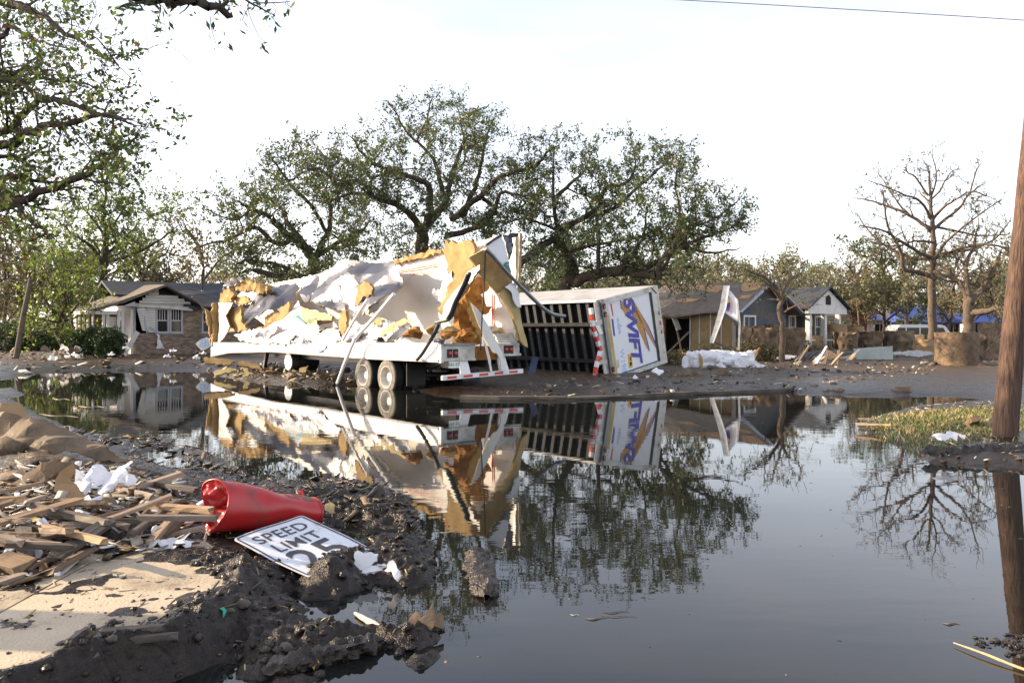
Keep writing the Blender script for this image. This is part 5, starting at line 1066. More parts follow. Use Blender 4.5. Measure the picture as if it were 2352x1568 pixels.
# slate blue porch cottage beyond
HP = frame_pts((14.2, 44), RV, EV)
h3 = thing('porch_cottage', 'slate blue cottage with small white gabled porch and columns', 'house', HP(2,3,.3))
hbox(HP, 'wall', 0, 0, .2, 5.5, 6, 2.8, M['teal'], h3)
for t_ in (.0,1.2,2.9,3.9): window(HP, h3, t_+.15, t_+.85, 1.1, 2.4, -.06, 1, M['siding'])
hbox(HP, 'door', 2.2, -.05, .3, 2.8, -.01, 2.35, M['interior'], h3); roof_slab('roof', [HP(-.5,-.5,2.8), HP(6,-.5,2.8), HP(6,3,4.3), HP(-.5,3,4.3)], M['roofdark'], h3); roof_slab('roof', [HP(-.5,3,4.3), HP(6,3,4.3), HP(6,6.5,2.8), HP(-.5,6.5,2.8)], M['roofdark'], h3)
for t_ in (.55,2.1,3.6):
    m = MB(); o = HP(t_,-1.75,.3); m.prism([o, HP(t_+.3,-1.75,.3), HP(t_+.24,-1.75,2.45), HP(t_+.06,-1.75,2.45)], EV*.25); m.build('porch_column', M['siding'], h3)
m = MB(); m.prism([HP(.2,-1.9,2.75), HP(4.2,-1.9,2.75), HP(2.2,-1.9,3.8)], EV*.12); gb = m.build('porch_gable', M['siding'], h3)
m = MB(); m.prism([HP(1.95,-1.93,2.95), HP(2.45,-1.93,2.95), HP(2.45,-1.93,3.35), HP(2.2,-1.93,3.5), HP(1.95,-1.93,3.35)], EV*.02); m.build('gable_vent', M['interior'], gb)
hbox(HP, 'porch_beam', .2, -1.9, 2.45, 4.2, -1.7, 2.75, M['siding'], h3); hbox(HP, 'porch_rail', .6, -1.72, 1.0, 3.8, -1.66, 1.08, M['siding'], h3); hbox(HP, 'porch_floor', .2, -1.9, .2, 4.2, -.0, .42, M['trimgrey'], h3)
roof_slab('porch_roof', [HP(0,-2.1,2.78), HP(2.2,-2.1,3.95), HP(2.2,0,3.95), HP(0,0,2.78)], M['roofdark'], h3, .08); roof_slab('porch_roof', [HP(2.2,-2.1,3.95), HP(4.4,-2.1,2.78), HP(4.4,0,2.78), HP(2.2,0,3.95)], M['roofdark'], h3, .08)
# far houses under blue tarpaulins
def far_house(label, px0, px1, d, yr, ye, wallm, roofm, tarp, hip=False, name='far_house'):
    x0, x1 = W(px0,0,d).x, W(px1,0,d).x; ze = W(0,ye,d).z; zr = W(0,yr,d).z; dp = 7.
    o = thing(name, label, 'house', ((x0+x1)/2, d+3, .2))
    m = MB(); m.box((x0,d,.1),(x1,d+dp,ze)); m.build('wall', wallm, o)
    hx = (x1-x0)*.28 if hip else 0
    m = MB(); m.prism([(x0-.4,d-.4,ze-.06),(x1+.4,d-.4,ze-.06),(x1+.4-hx,d+dp/2,zr),(x0-.4+hx,d+dp/2,zr)], (0,0,-.1)); rf = m.build('roof', roofm, o)
    m = MB(); m.prism([(x0-.4+hx,d+dp/2,zr),(x1+.4-hx,d+dp/2,zr),(x1+.4,d+dp+.4,ze-.06),(x0-.4,d+dp+.4,ze-.06)], (0,0,-.1)); m.build('roof', roofm, o)
    if hip:
        m = MB(); m.prism([(x1+.4,d-.4,ze-.06),(x1+.4,d+dp+.4,ze-.06),(x1+.4-hx,d+dp/2,zr)], (0,0,-.1)); m.build('roof', roofm, o); m = MB(); m.prism([(x0-.4,d-.4,ze-.06),(x0-.4+hx,d+dp/2,zr),(x0-.4,d+dp+.4,ze-.06)], (0,0,-.1)); m.build('roof', roofm, o)
    else:
        m = MB(); m.prism([(x1,d,ze-.1),(x1,d+dp,ze-.1),(x1,d+dp/2,zr-.1)], (-.1,0,0)); m.build('gable', wallm, o)
    for a, b in tarp:
        xa, xb = x0+(x1-x0)*a, x0+(x1-x0)*b; f = lambda x, q: (x, d-.42+q*(dp/2+.42), ze-.06+q*(zr-ze+.06)+.03)
        m = MB(); m.prism([f(xa,.02),f(xb,.0),f(xb,.97),f(xa,.95)], (0,0,.02)); m.build('tarpaulin', M['tarp'], rf)
    for k in range(3):
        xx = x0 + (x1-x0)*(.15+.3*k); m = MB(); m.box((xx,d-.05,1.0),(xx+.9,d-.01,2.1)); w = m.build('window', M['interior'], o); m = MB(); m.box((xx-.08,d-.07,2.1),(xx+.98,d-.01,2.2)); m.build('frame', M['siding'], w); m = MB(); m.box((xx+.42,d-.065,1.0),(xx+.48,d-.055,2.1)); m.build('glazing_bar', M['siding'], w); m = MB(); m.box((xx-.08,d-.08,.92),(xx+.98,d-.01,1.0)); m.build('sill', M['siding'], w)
    return o
fh = far_house('white house with blue tarpaulin and dark red chimney behind the hedge', 1850, 1990, 72, 690, 722, M['siding'], M['siding'], [(.45,.85)])
m = MB(); p = W(1975,735,71.5); m.box((p.x-.5,71.2,.2),(p.x+.5,71.9,W(0,700,71.5).z)); m.build('chimney', M['clay'], fh)
far_house('low white house seen behind the white van', 1990, 2120, 78, 712, 735, M['siding'], M['roofgrey'], [(.1,.3)])
far_house('house with a hipped roof all under blue tarpaulin', 2095, 2205, 74, 703, 740, M['ply'], M['tarp'], [(.05,.95)], hip=True)
far_house('small house with blue tarpaulin at the far right', 2225, 2330, 80, 718, 740, M['siding'], M['tarp'], [(.1,.9)])
far_house('small distant white bungalow at the far left', -40, 62, 68, 738, 750, M['siding'], M['roofdark'], [])
# ---------------------------------------------------------------- white van
vx0, vx1, vd = W(2054,0,64).x, W(2206,0,64).x, 64.
van = thing('passenger_van', 'white passenger van parked behind the paper rolls', 'van', ((vx0+vx1)/2, vd, .1))
zt_ = W(0,745,vd).z; zb_ = zt_-2.0; Lv = vx1-vx0
prof = [(0,.35),(.0,.9),(.03,1.55),(.08,1.93),(.14,2.0),(.70,2.0),(.77,1.88),(.86,1.28),(.97,1.12),(1.0,.95),(1.0,.38)]
m = MB(); m.prism([(vx0+a*Lv, vd, zb_+b) for a, b in prof], (0,1.95,0)); m.build('body', M['vanwhite'], van)
for a, b in ((.05,.17),(.19,.38),(.40,.53),(.55,.64)): m = MB(); m.box((vx0+a*Lv,vd-.012,zb_+1.2),(vx0+b*Lv,vd-.002,zb_+1.75)); m.build('window', M['glass'], van)
m = MB(); m.prism([(vx0+.66*Lv,vd-.012,zb_+1.2),(vx0+.80*Lv,vd-.012,zb_+1.2),(vx0+.74*Lv,vd-.012,zb_+1.75),(vx0+.66*Lv,vd-.012,zb_+1.75)], (0,.01,0)); m.build('window', M['glass'], van)
m = MB(); m.prism([(vx0+.775*Lv,vd+.1,zb_+1.86),(vx0+.775*Lv,vd+1.85,zb_+1.86),(vx0+.862*Lv,vd+1.85,zb_+1.3),(vx0+.862*Lv,vd+.1,zb_+1.3)], (.012,0,.012)); m.build('windscreen', M['glass'], van)
for a in (.16,.82):
    m = MB(); m.lathe((vx0+a*Lv,vd+.05,zb_+.36), (0,-1,0), [(-.22,.2),(-.22,.36),(0,.36),(.01,.22),(0,.2)], 20); w = m.build('wheel', M['rubber'], van); m = MB(); m.lathe((vx0+a*Lv,vd+.04,zb_+.36), (0,-1,0), [(0,.2),(.012,.16),(.0,.0)], 16); m.build('hubcap', M['galv'], w)
m = MB(); m.box((vx0+.64*Lv,vd-.01,zb_+.45),(vx0+.645*Lv,vd-.001,zb_+1.2)); m.build('door_seam', M['steel'], van); m = MB(); m.box((vx0+.98*Lv,vd-.03,zb_+.35),(vx0+1.02*Lv,vd+1.97,zb_+.6)); m.build('bumper', M['galv'], van)
# ---------------------------------------------------------------- utility pole, leaning pole, overhead wire
pb = G(2307,1000,.16); ptop = W(2394,60,pb.y+.3)
m = MB(); P = [pb + (ptop-pb)*k/24 - UZ*(.4 if k == 0 else 0) for k in range(25)]
up_ = thing('utility_pole', 'weathered brown timber utility pole leaning right at the right edge', 'pole', pb)
n = 20; vs = []
for i, p in enumerate(P + [ptop + (ptop-pb)*.35]):
    for j in range(n):
        a = 2*math.pi*j/n; r_ = .165 - .0022*i + .008*mnoise.noise(Vector((j*1.9, i*.25, 1))) + .004*mnoise.noise(Vector((j*5., i*1.3, 7))); vs.append(p + Vector((math.cos(a)*r_, math.sin(a)*r_, 0)))
k = len(P); m.quadmesh(vs, [(i*n+j, i*n+(j+1)%n, (i+1)*n+(j+1)%n, (i+1)*n+j) for i in range(k) for j in range(n)]); m.build('shaft', M['pole'], up_, smooth=60)
m = MB(); e = ptop + (ptop-pb)*.3; m.bar(e + Vector((-1.2,-.2,-.3)), e + Vector((1.2,-.2,-.3)), .1, .12); m.build('crossarm', M['pole'], up_)
m = MB(); P = []
for k in range(25):
    t_ = k/24; px = 1200 + (2700-1200)*t_; py = -18 + 88*t_ - 26*t_*(1-t_)*.6; P.append(W(px, py, 17-2*t_))
m.tube(P, .0075, 6); tag(m.build('overhead_cable', M['wire']), 'thin grey cable crossing the sky at the upper right', 'cable')
m = MB(); a, b = G(36,812,.30), None; a = W(36,813,37.5); b = W(71,640,38); m.tube([a - UZ*.3, a + (b-a)*.5, b], [.13,.12,.10], 10); tag(m.build('leaning_post', M['woodgrey'], smooth=40), 'slanting dark timber post before the trees at far left', 'post')
# ---------------------------------------------------------------- litter (uncountable bits)
def litter(name, label, poly, n, size, mats, seed=1, thin=(.15,.6), wide=(.3,1.), z0=0., tiltmax=.5, avoid_water=True, dens=None):
    rng = np.random.default_rng(seed); P = np.array([(p[0], p[1]) for p in poly]); lo, hi = P.min(0), P.max(0); pts = np.zeros((0,2))
    while len(pts) < n:
        q = rng.uniform(lo, hi, (n*4, 2)); q = q[poly_sd(q[:,0], q[:,1], [tuple(p) for p in P]) > 0]
        if avoid_water:
            hh = ground_height(q[:,0], q[:,1]); q = q[hh > .01]
        if dens is not None: q = q[rng.random(len(q)) < dens(q[:,0], q[:,1])]
        pts = np.concatenate([pts, q])
    pts = pts[:n]; z = np.maximum(ground_height(pts[:,0], pts[:,1]), 0)
    L_ = rng.uniform(size[0], size[1], n)*rng.uniform(.4,1,n); Wd = L_*rng.uniform(*wide, n); T_ = L_*rng.uniform(*thin, n)*.5
    yaw = rng.uniform(0, 6.283, n); pit = rng.normal(0, tiltmax*.5, n)
    ux = np.stack([np.cos(yaw)*np.cos(pit), np.sin(yaw)*np.cos(pit), np.sin(pit)], 1); uy = np.stack([-np.sin(yaw), np.cos(yaw), np.zeros(n)], 1); uz = np.cross(ux, uy)
    c = np.stack([pts[:,0], pts[:,1], z + z0 + T_*.4], 1); sg = np.array([(-1,-1,-1),(1,-1,-1),(1,1,-1),(-1,1,-1),(-1,-1,1),(1,-1,1),(1,1,1),(-1,1,1)], float)
    jit = rng.uniform(.65,1.2,(n,8,3)); s8 = sg[None]*jit
    co = c[:,None,:] + ux[:,None,:]*(s8[:,:,0:1]*L_[:,None,None]*.5) + uy[:,None,:]*(s8[:,:,1:2]*Wd[:,None,None]*.5) + uz[:,None,:]*(s8[:,:,2:3]*T_[:,None,None]*.5)
    f6 = np.array([(0,3,2,1),(4,5,6,7),(0,1,5,4),(1,2,6,5),(2,3,7,6),(3,0,4,7)]); fa = (np.arange(n)[:,None,None]*8 + f6[None]).reshape(-1,4)
    me = npmesh(name, co.reshape(-1,3), fa)
    for mm in mats: me.materials.append(mm)
    if len(mats) > 1: me.polygons.foreach_set('material_index', np.repeat(rng.integers(0, len(mats), n), 6).astype(np.int32))
    o = bpy.data.objects.new(name, me); col.objects.link(o); return tag(o, label, kind='stuff')
def gpoly(pts, z=.2): return [(g.x, g.y) for g in (G(x, y, z) for x, y in pts)]
NEARP = LAND_NEAR[:59] + [(-12,18),(-14,8),(-8,2.6),(-2,2.4)]
shoredens = lambda x, y: np.exp(-((poly_sd(x, y, LAND_NEAR)-.15)/.28)**2)
litter('straw_litter', 'pale straw and fibre scattered over the near mud', NEARP, 3800, (.03,.16), [M['litter'], M['woodgrey'], M['drygrass']], 2, (.04,.10), (.05,.14), .003, .35, dens=lambda x, y: np.where(y < 9, 1., .06))
litter('mud_crumbs', 'small crumbs of dried mud on the near bank', NEARP, 5000, (.008,.03), [M['mudwet'], M['litter']], 3, (.4,1.2), (.5,1), .0, .5, dens=lambda x, y: np.where(y < 8, 1., .03))
def clods(name, label, n, smin, smax, seed, dens, box=(-4.2,.2,3.1,8.6), minh=-.03):
    rng = np.random.default_rng(seed); bm = bmesh.new(); bmesh.ops.create_icosphere(bm, subdivisions=2, radius=1.); bv_ = np.array([v.co[:] for v in bm.verts]); bf = np.array([[v.index for v in f.verts] for f in bm.faces]); bm.free()
    pts = np.zeros((0,2))
    while len(pts) < n:
        q = np.stack([rng.uniform(box[0],box[1],n*6), rng.uniform(box[2],box[3],n*6)],1); q = q[rng.random(len(q)) < dens(q[:,0], q[:,1])]; q = q[ground_height(q[:,0],q[:,1]) > minh]; pts = np.concatenate([pts,q])
    pts = pts[:n]; z = np.maximum(ground_height(pts[:,0], pts[:,1]), 0.)
    s = smin + (smax-smin)*rng.random(n)**2.5; V = bv_[None].repeat(n,0)*(1+.45*(rng.random((n,len(bv_),1))-.5)); V = V*rng.uniform(.6,1.25,(n,1,3))*s[:,None,None]*np.array([1,1,.75])
    V = V + np.stack([pts[:,0],pts[:,1],z+s*.2],1)[:,None,:]
    fa = (np.arange(n)[:,None,None]*len(bv_) + bf[None]).reshape(-1,3); me = npmesh(name, V.reshape(-1,3), fa); me.materials.append(M['mudwet']); me.polygons.foreach_set('use_smooth', [True]*len(fa))
    o = bpy.data.objects.new(name, me); col.objects.link(o); return tag(o, label, kind='stuff')
clods('mud_clods', 'glistening black mud clods heaped along the near shore', 900, .008, .03, 5, shoredens)
clods('floating_mud', 'black mud crumbs in the water at the bottom right', 260, .004, .022, 15, lambda x, y: np.clip(poly_sd(x, y, MUD_SPOT)/.25, 0, 1)**1.5, (1.9,3.6,3.6,4.8), -9)
litter('bank_litter', 'broken bits of board and plaster on the far bank before the brick house', gpoly([(-40,850),(-40,800),(120,790),(480,800),(470,845),(110,846)],.2), 900, (.04,.6), [M['litter'],M['litterpale'],M['kraft'],M['woodgrey'],M['litter']], 6, (.03,.3), (.12,.8), tiltmax=.8)
litter('yard_litter', 'scattered scraps of paper and wood between the overturned trailer and the kerb', gpoly([(1080,908),(1250,885),(1420,872),(1800,840),(2150,850),(2150,868),(1830,895),(1500,908),(1300,914)],.1), 900, (.03,.30), [M['litter'],M['litter'],M['litterpale'],M['kraft'],M['woodgrey']], 7, (.03,.25), (.1,.8), tiltmax=.7)
litter('rubble_litter', 'mixed rubble around the paper rolls', gpoly([(1560,835),(1700,800),(2150,796),(2352,815),(2352,845),(2150,850),(1900,838)],.2), 700, (.06,.6), [M['litter'],M['litterpale'],M['kraft'],M['woodgrey'],M['wood']], 8, (.03,.25), (.1,.8), tiltmax=.8)
litter('wreck_litter', 'broken foam and wood under the front of the wrecked trailer', gpoly([(390,855),(480,852),(620,872),(760,880),(900,882),(860,860),(640,838),(470,838)],.12), 420, (.05,.6), [M['foam'],M['litter'],M['kraftdark'],M['woodgrey'],M['litterpale']], 9, (.03,.2), (.08,.45), 0., .7)
litter('spit_litter', 'wood chips along the edge of the grass spit', gpoly([(1975,985),(2010,955),(2200,925),(2352,935),(2352,1060),(2130,1058)],.05), 700, (.02,.16), [M['wood'],M['litter'],M['litterpale'],M['mudwet']], 10, (.05,.3), (.1,.5), 0., .6)
litter('pile_litter', 'splinters and scraps between the boards of the near rubble pile', gpoly([(-100,1330),(150,1275),(330,1225),(440,1215),(450,1130),(400,1085),(200,1075),(-100,1075)],.3), 1300, (.03,.28), [M['wood'],M['litter'],M['litterpale'],M['woodgrey'],M['paper']], 11, (.02,.14), (.06,.45), .012, .7)
litter('shore_litter', 'black sodden scraps along the water behind the red barrel', gpoly([(180,972),(420,1010),(540,1075),(950,1130),(950,1210),(760,1200),(560,1095),(380,1070),(120,1000)],.05), 600, (.03,.3), [M['mudwet'],M['mudwet'],M['kraftdark'],M['mudwet']], 12, (.03,.2), (.08,.5), 0., .6)
litter('floating_specks', 'tiny leaves and specks drifting on the water', [(-2,3),(3.5,3),(6,9),(9,19),(-2,19),(-8,20),(-8,14),(-1.5,8)], 420, (.008,.045), [M['litter'],M['kraftdark'],M['mudwet']], 13, (.05,.15), (.3,.9), .0, .05, avoid_water=False)
# grass on the spit
rng = np.random.default_rng(3); gp_ = gpoly([(2000,978),(2060,958),(2200,945),(2352,950),(2352,1000),(2230,1020),(2110,1030),(2030,1005)],.08); n = 7500
q = rng.uniform(np.array(gp_).min(0), np.array(gp_).max(0), (n*3,2)); q = q[poly_sd(q[:,0], q[:,1], gp_) + rng.normal(0,.25,len(q)) > 0][:n]; hz = ground_height(q[:,0], q[:,1]); q = q[hz > .01]; hz = hz[hz > .01]; n = len(q)
a = rng.uniform(0,6.28,n); hgt = rng.uniform(.02,.085,n)*(.5+fbm(q[:,0]*3,q[:,1]*3,2,4)); lean_ = rng.normal(0,.5,(n,2))*hgt[:,None]; wv_ = np.stack([np.cos(a),np.sin(a),0*a],1)*.006
bs = np.stack([q[:,0],q[:,1],hz-.01],1); tp_ = bs + np.stack([lean_[:,0],lean_[:,1],hgt],1); md = bs*.45+tp_*.55 + np.array([0,0,.008])
co = np.stack([bs-wv_, bs+wv_, md+wv_*.8, md-wv_*.8, tp_-wv_*.15, tp_+wv_*.15],1).reshape(-1,3); i6 = np.arange(n)[:,None]*6; fa = np.concatenate([i6+np.array([0,1,2,3]), i6+np.array([3,2,5,4])])
me = npmesh('grass', co, fa); me.materials.append(M['grass']); me.materials.append(M['drygrass']); idx = (rng.random(n) < .42).astype(np.int32); me.polygons.foreach_set('material_index', np.concatenate([idx, idx])); gr = bpy.data.objects.new('grass', me); col.objects.link(gr); tag(gr, 'bright green grass on the spit by the utility pole', kind='stuff')
# ---------------------------------------------------------------- boards
def plank(zf, p0, p1, wz, z0, z1, label, mt='wood', th=.035, group='boards in the near rubble', name='plank', flat=.5, k=.22786):
    (x0, y0), (x1, y1) = zf([p0, p1]); a, b = G(x0, y0, z0), G(x1, y1, z1); w = min(max(wz*k*a.y/F/.8, .03), .28)
    d = (b-a).normalized(); side = d.cross(UZ).normalized(); up = side.cross(d).normalized(); rot = Matrix.Rotation(R(random.uniform(-18,18)) + flat*0, 3, d); side = rot @ side; up = rot @ up
    m = MB(); n = 6; vs = []
    for i in range(n+1):
        p = a + (b-a)*(i/n); j = .004
        e = (random.uniform(-.03,.03)*d) if i in (0,n) else Vector()
        for s_, t_ in ((-1,-1),(1,-1),(1,1),(-1,1)): vs.append(p + side*(s_*w/2) + up*(t_*th/2) + side*random.uniform(-j,j) + (e if s_*t_ > 0 else -e*.6))
    m.quadmesh(vs, [(i*4+j, i*4+(j+1)%4, (i+1)*4+(j+1)%4, (i+1)*4+j) for i in range(n) for j in range(4)] + [(3,2,1,0),(n*4,n*4+1,n*4+2,n*4+3)])
    # local axis: long side along Z for the grain
    o0 = (a+b)/2; q = Matrix((side, up, d)).transposed().to_4x4(); me = bpy.data.meshes.new(name); inv = q.inverted(); me.from_pydata([tuple(inv @ (v-o0)) for v in m.v], [], m.f); me.materials.append(M[mt]); me.update()
    o = bpy.data.objects.new(name, me); col.objects.link(o); o.matrix_world = Matrix.Translation(o0) @ q; ORG[o.name] = o0
    return tag(o, label, 'plank', group)
PK = [(Z7,(0,1095),(415,1005),60,.42,.46,'sunlit board with a square cut end at the left edge under the brown paper','wood'),
 (Z7,(-60,1420),(800,1170),90,.36,.42,'longest pale board crossing the left side of the pile','wood'),
 (Z7,(1160,1130),(1830,910),60,.33,.36,'square timber beam rising from the white cloth towards the water','wood'),
 (Z7,(1190,1235),(1880,1185),45,.27,.25,'grey board lying level behind the red barrel base','woodgrey'),
 (Z7,(540,1275),(1290,1440),45,.38,.32,'split board slanting down through the middle of the pile','wood'),
 (Z7,(450,1310),(920,1405),30,.34,.30,'thin dark slat under the split board','woodgrey'),
 (Z7,(220,1195),(560,1270),35,.40,.40,'short dark slat beneath the longest pale board','woodgrey'),
 (Z7,(930,1360),(1420,1250),40,.34,.36,'brown board pointing at the red barrel','wood'),
 (Z7,(1090,1370),(1730,1130),22,.36,.44,'narrow bright lath rising to the right','woodlight'),
 (Z7,(1310,1530),(1790,1180),65,.26,.40,'splintered board with a ragged lower end','wood'),
 (Z7,(1640,1520),(1970,1230),100,.24,.36,'wide board leaning beside the red barrel base','wood'),
 (Z7,(-40,1235),(140,1185),50,.40,.42,'short board stub at the left edge','wood'),
 (Z7,(265,1200),(435,1140),45,.42,.43,'small sunlit offcut behind the longest pale board','woodlight'),
 (Z8,(430,310),(860,30),95,.28,.36,'weathered plank with a dark stripe resting on the wide flat board','woodgrey'),
 (Z8,(340,450),(700,260),150,.21,.25,'wide flat board lying lowest on the concrete','wood'),
 (Z8,(180,60),(210,330),85,.34,.25,'upright short plank standing near the left edge','woodgrey'),
 (Z8,(-20,330),(205,390),140,.24,.24,'thick brown block at the left edge by the concrete','wood'),
 (Z8,(200,405),(430,310),45,.22,.25,'short board behind the wide flat board','wood'),
 (Z8,(-20,520),(200,450),85,.21,.21,'flat board end at the left edge on the concrete','wood'),
 (Z8,(230,185),(490,120),50,.30,.32,'short square edged board in the shade','wood'),
 (Z8,(280,185),(490,235),45,.30,.28,'crossed thin board below the short square edged one','woodgrey'),
 (Z8,(1260,150),(1600,85),45,.22,.25,'sunlit board running under the red barrel','wood'),
 (Z8,(1170,210),(1330,30),60,.22,.33,'leaning splintered slat left of the red barrel','wood'),
 (Z8,(800,905),(1290,862),35,.22,.22,'grey plank lying along the lower edge of the concrete','woodgrey'),
 (Z8,(980,965),(1370,930),28,.19,.19,'half buried lath below the grey plank','woodgrey'),
 (Z8,(505,1005),(690,880),28,.20,.26,'stick poking up from the mud at the bottom left','woodgrey'),
 (Z8,(600,1000),(735,890),24,.20,.24,'second stick beside it in the bottom left mud','woodgrey'),
 (Z7,(1180,1000),(1560,940),20,.22,.22,'dark flat slat beside the square timber beam','woodgrey'),
 (Z7,(-40,1500),(200,1480),60,.30,.30,'blackened board at the left edge of the pile','woodgrey')]
for q in PK:
    plank(q[0], q[1], q[2], q[3], q[4], q[5], q[6], q[7], k=.29297 if q[0] is Z8 else .22786, th=.045 if 'beam' in q[6] or 'block' in q[6] else .028)
rp = random.Random(12)
for k in range(30):
    x, y = rp.uniform(-40,420), rp.uniform(1095,1262); a = rp.uniform(-.6,.35); l = rp.uniform(30,95)
    if y > 1300 - .2*x: continue
    z = .30 + rp.uniform(0,.08)
    plank(ident, (x-l*math.cos(a), y+l*math.sin(a)*.4), (x+l*math.cos(a), y-l*math.sin(a)*.4), rp.uniform(6,15), z, z+rp.uniform(-.04,.06), 'broken board tangled in the near rubble pile', rp.choice(['wood','wood','woodgrey','woodlight']), k=1., group='tangled boards of the near pile')
for k, (p0, p1, w, mt, lb) in enumerate([((290,705),(720,720),30,'woodlight','pale plank lying at the tip of the grass spit'),((320,640),(520,650),22,'woodgrey','grey plank behind the pale one on the spit tip'),((1360,760),(1680,740),18,'wood','thin stick lying in the grass left of the pole'),((1540,970),(1900,830),70,'woodgrey','dark plank slanting down to the water below the pole'),((2080,985),(2340,930),30,'wood','board end at the right edge beside the pole'),((2160,1010),(2352,965),24,'wood','lower board end at the right edge beside the pole'),((930,590),(1130,610),16,'woodlight','sunlit lath at the back of the grass spit'),((1740,570),(1990,625),16,'woodgrey','grey lath in the shade left of the pole')]):
    plank(Q3, p0, p1, w, .10, .12, lb, mt, k=.1862, group='boards on the grass spit')
for (p0, p1, z0, z1, mt, lb) in [((1690,730),(1810,820),.14,.12,'woodlight','sunlit wood block lying in the grass beside the pole'),((1675,720),(1755,640),.12,.30,'wood','wood block standing on end in the grass'),((1830,740),(1930,700),.12,.2,'woodlight','split wedge of wood against the pole foot')]:
    plank(Q3, p0, p1, 80, z0, z1, lb, mt, k=.1862, th=.08, group='wood blocks by the pole', name='wood_block')
# ---------------------------------------------------------------- kraft paper, cloth and cardboard of the near pile
def lay(name, label, cat, zf, pts, base, tilt, mats, z=None, group=None, yaw=0, **kw):
    kw.setdefault('hard', .95); kw.setdefault('smooth', 12); kw.setdefault('ndir', 4); kw.setdefault('warp', .2)
    x, y = zf([base])[0]; p = G(x, y, z) if z is not None else on(x, y); o = sheet(name, zf(pts), lean_plane(p, tilt, yaw), mats, None, **kw)
    return tag(o, label, cat, group)
lay('kraft_sheet', 'big humped sheet of brown kraft paper at the left shore', 'paper', Z7, [(-60,360),(150,385),(300,420),(530,440),(700,470),(860,530),(1000,620),(1180,720),(1330,770),(1100,800),(850,765),(700,740),(560,775),(300,800),(-60,800)], (500,780), 42, M['kraftdark'], z=.16, amp=.13, freq=1.5, ndir=6, bulge=.10, thick=.012, ragged=.012, res=.07)
lay('cardboard_box', 'torn cardboard box corner at the left edge above the kraft sheet', 'box', Z7, [(-60,230),(80,205),(195,198),(225,215),(280,330),(335,430),(200,405),(60,365),(-60,350)], (100,390), 55, [M['kraftlight'], M['kraftdark']], z=.2, amp=.10, freq=1.6, thick=.02, ragged=.01, res=.08)
lay('kraft_sheet', 'dark folded kraft sheet below the box corner', 'paper', Z7, [(-60,320),(60,330),(180,340),(200,410),(330,440),(180,470),(-60,420)], (60,440), 35, M['kraftdark'], z=.22, amp=.10, freq=2, thick=.01, res=.07)
for (x, y, s, lb) in [(280,690,.17,'rounded brown bundle under the big kraft sheet'),(70,710,.18,'brown bundle at the left edge under the big kraft sheet'),(440,720,.10,'small brown bundle under the fold of the big kraft sheet')]:
    xx, yy = Z7([(x, y)])[0]; p = on(xx, yy+12); tag(chunk('paper_bundle', p + UZ*s*.6, (s*1.15, s, s*.85), M['kraft'], None, seed=x, rough=.3), lb, 'bundle')
lay('kraft_sheet', 'curled brown paper sheet left of the white cloth', 'paper', Z7, [(70,1010),(250,900),(440,820),(600,800),(735,785),(785,870),(765,1060),(600,1020),(400,1005),(250,1030),(150,1050)], (500,1030), 50, [M['kraft'], M['kraftdark']], z=.32, amp=.12, freq=1.4, thick=.01, ragged=.012, res=.06)
lay('kraft_sheet', 'torn kraft flap standing up in front of the white cloth', 'paper', Z7, [(530,1080),(560,970),(620,900),(690,850),(775,812),(760,900),(700,960),(770,1060),(860,1110),(940,1165),(820,1165),(700,1150),(590,1110)], (700,1150), 62, [M['kraftlight'], M['kraft']], z=.34, amp=.12, freq=1.6, thick=.01, ragged=.02, res=.06)
lay('kraft_sheet', 'flat brown sheet at the left edge below the curled one', 'paper', Z7, [(-60,880),(150,885),(320,900),(180,960),(80,1010),(-60,990)], (60,1000), 22, M['kraft'], z=.32, amp=.06, freq=2, thick=.01, res=.07)
lay('white_cloth', 'soiled white sheet spread over the near rubble', 'cloth', Z7, [(740,860),(870,840),(1060,838),(1110,870),(1240,840),(1330,822),(1338,900),(1270,905),(1385,960),(1370,1020),(1240,1050),(1190,1130),(960,1145),(780,1070),(750,940)], (980,1130), 30, M['paper'], z=.30, amp=.12, freq=3.2, thick=.008, ragged=.014, res=.045, hard=.8)
lay('white_cloth', 'trailing lower part of white sheet under the boards', 'cloth', Z7, [(650,1260),(760,1210),(900,1160),(1100,1160),(1180,1215),(1190,1240),(1000,1285),(760,1280)], (900,1280), 15, M['paper'], z=.30, amp=.05, freq=4, thick=.008, res=.05, hard=.5)
lay('white_cloth', 'muddy white strip reaching towards the water', 'cloth', Z7, [(1380,1100),(1450,1060),(1620,1050),(1740,1040),(1850,1090),(1700,1130),(1470,1165)], (1500,1150), 8, M['paper'], z=.24, amp=.03, freq=4, thick=.008, res=.05)
pc = [(Z7,(340,1340),(90,75),'big pale plaster chunk on the longest board','foampale'),(Z7,(640,1370),(110,50),'grey crumpled paper beside the plaster chunk','paper'),(Z7,(420,1440),(110,60),'dirty white rag below the plaster chunk','paper'),(Z8,(90,230),(70,55),'crumpled white paper at the left edge','paper'),(Z8,(280,260),(40,60),'torn white paper beside the upright short plank','paper'),(Z8,(1230,100),(40,40),'small crumpled white ball in front of the boards','paper'),(Z8,(740,190),(60,40),'crushed white paper under the weathered plank','paper'),(Z7,(1580,1470),(60,40),'little white scrap left of the red barrel','paper')]
for zf, (x, y), (w, h), lb, mt in pc:
    k = .29297 if zf is Z8 else .22786; lay('paper_scrap', lb, 'scrap', zf, [(x-w,y+h*.4),(x-w*.6,y-h*.6),(x-w*.1,y-h),(x+w*.5,y-h*.7),(x+w,y+h*.1),(x+w*.4,y+h*.8),(x-w*.4,y+h)], (x, y+h), 45, M[mt], z=.27 if zf is Z7 else .24, amp=.06, freq=6, thick=.012, ragged=.01, res=.03)
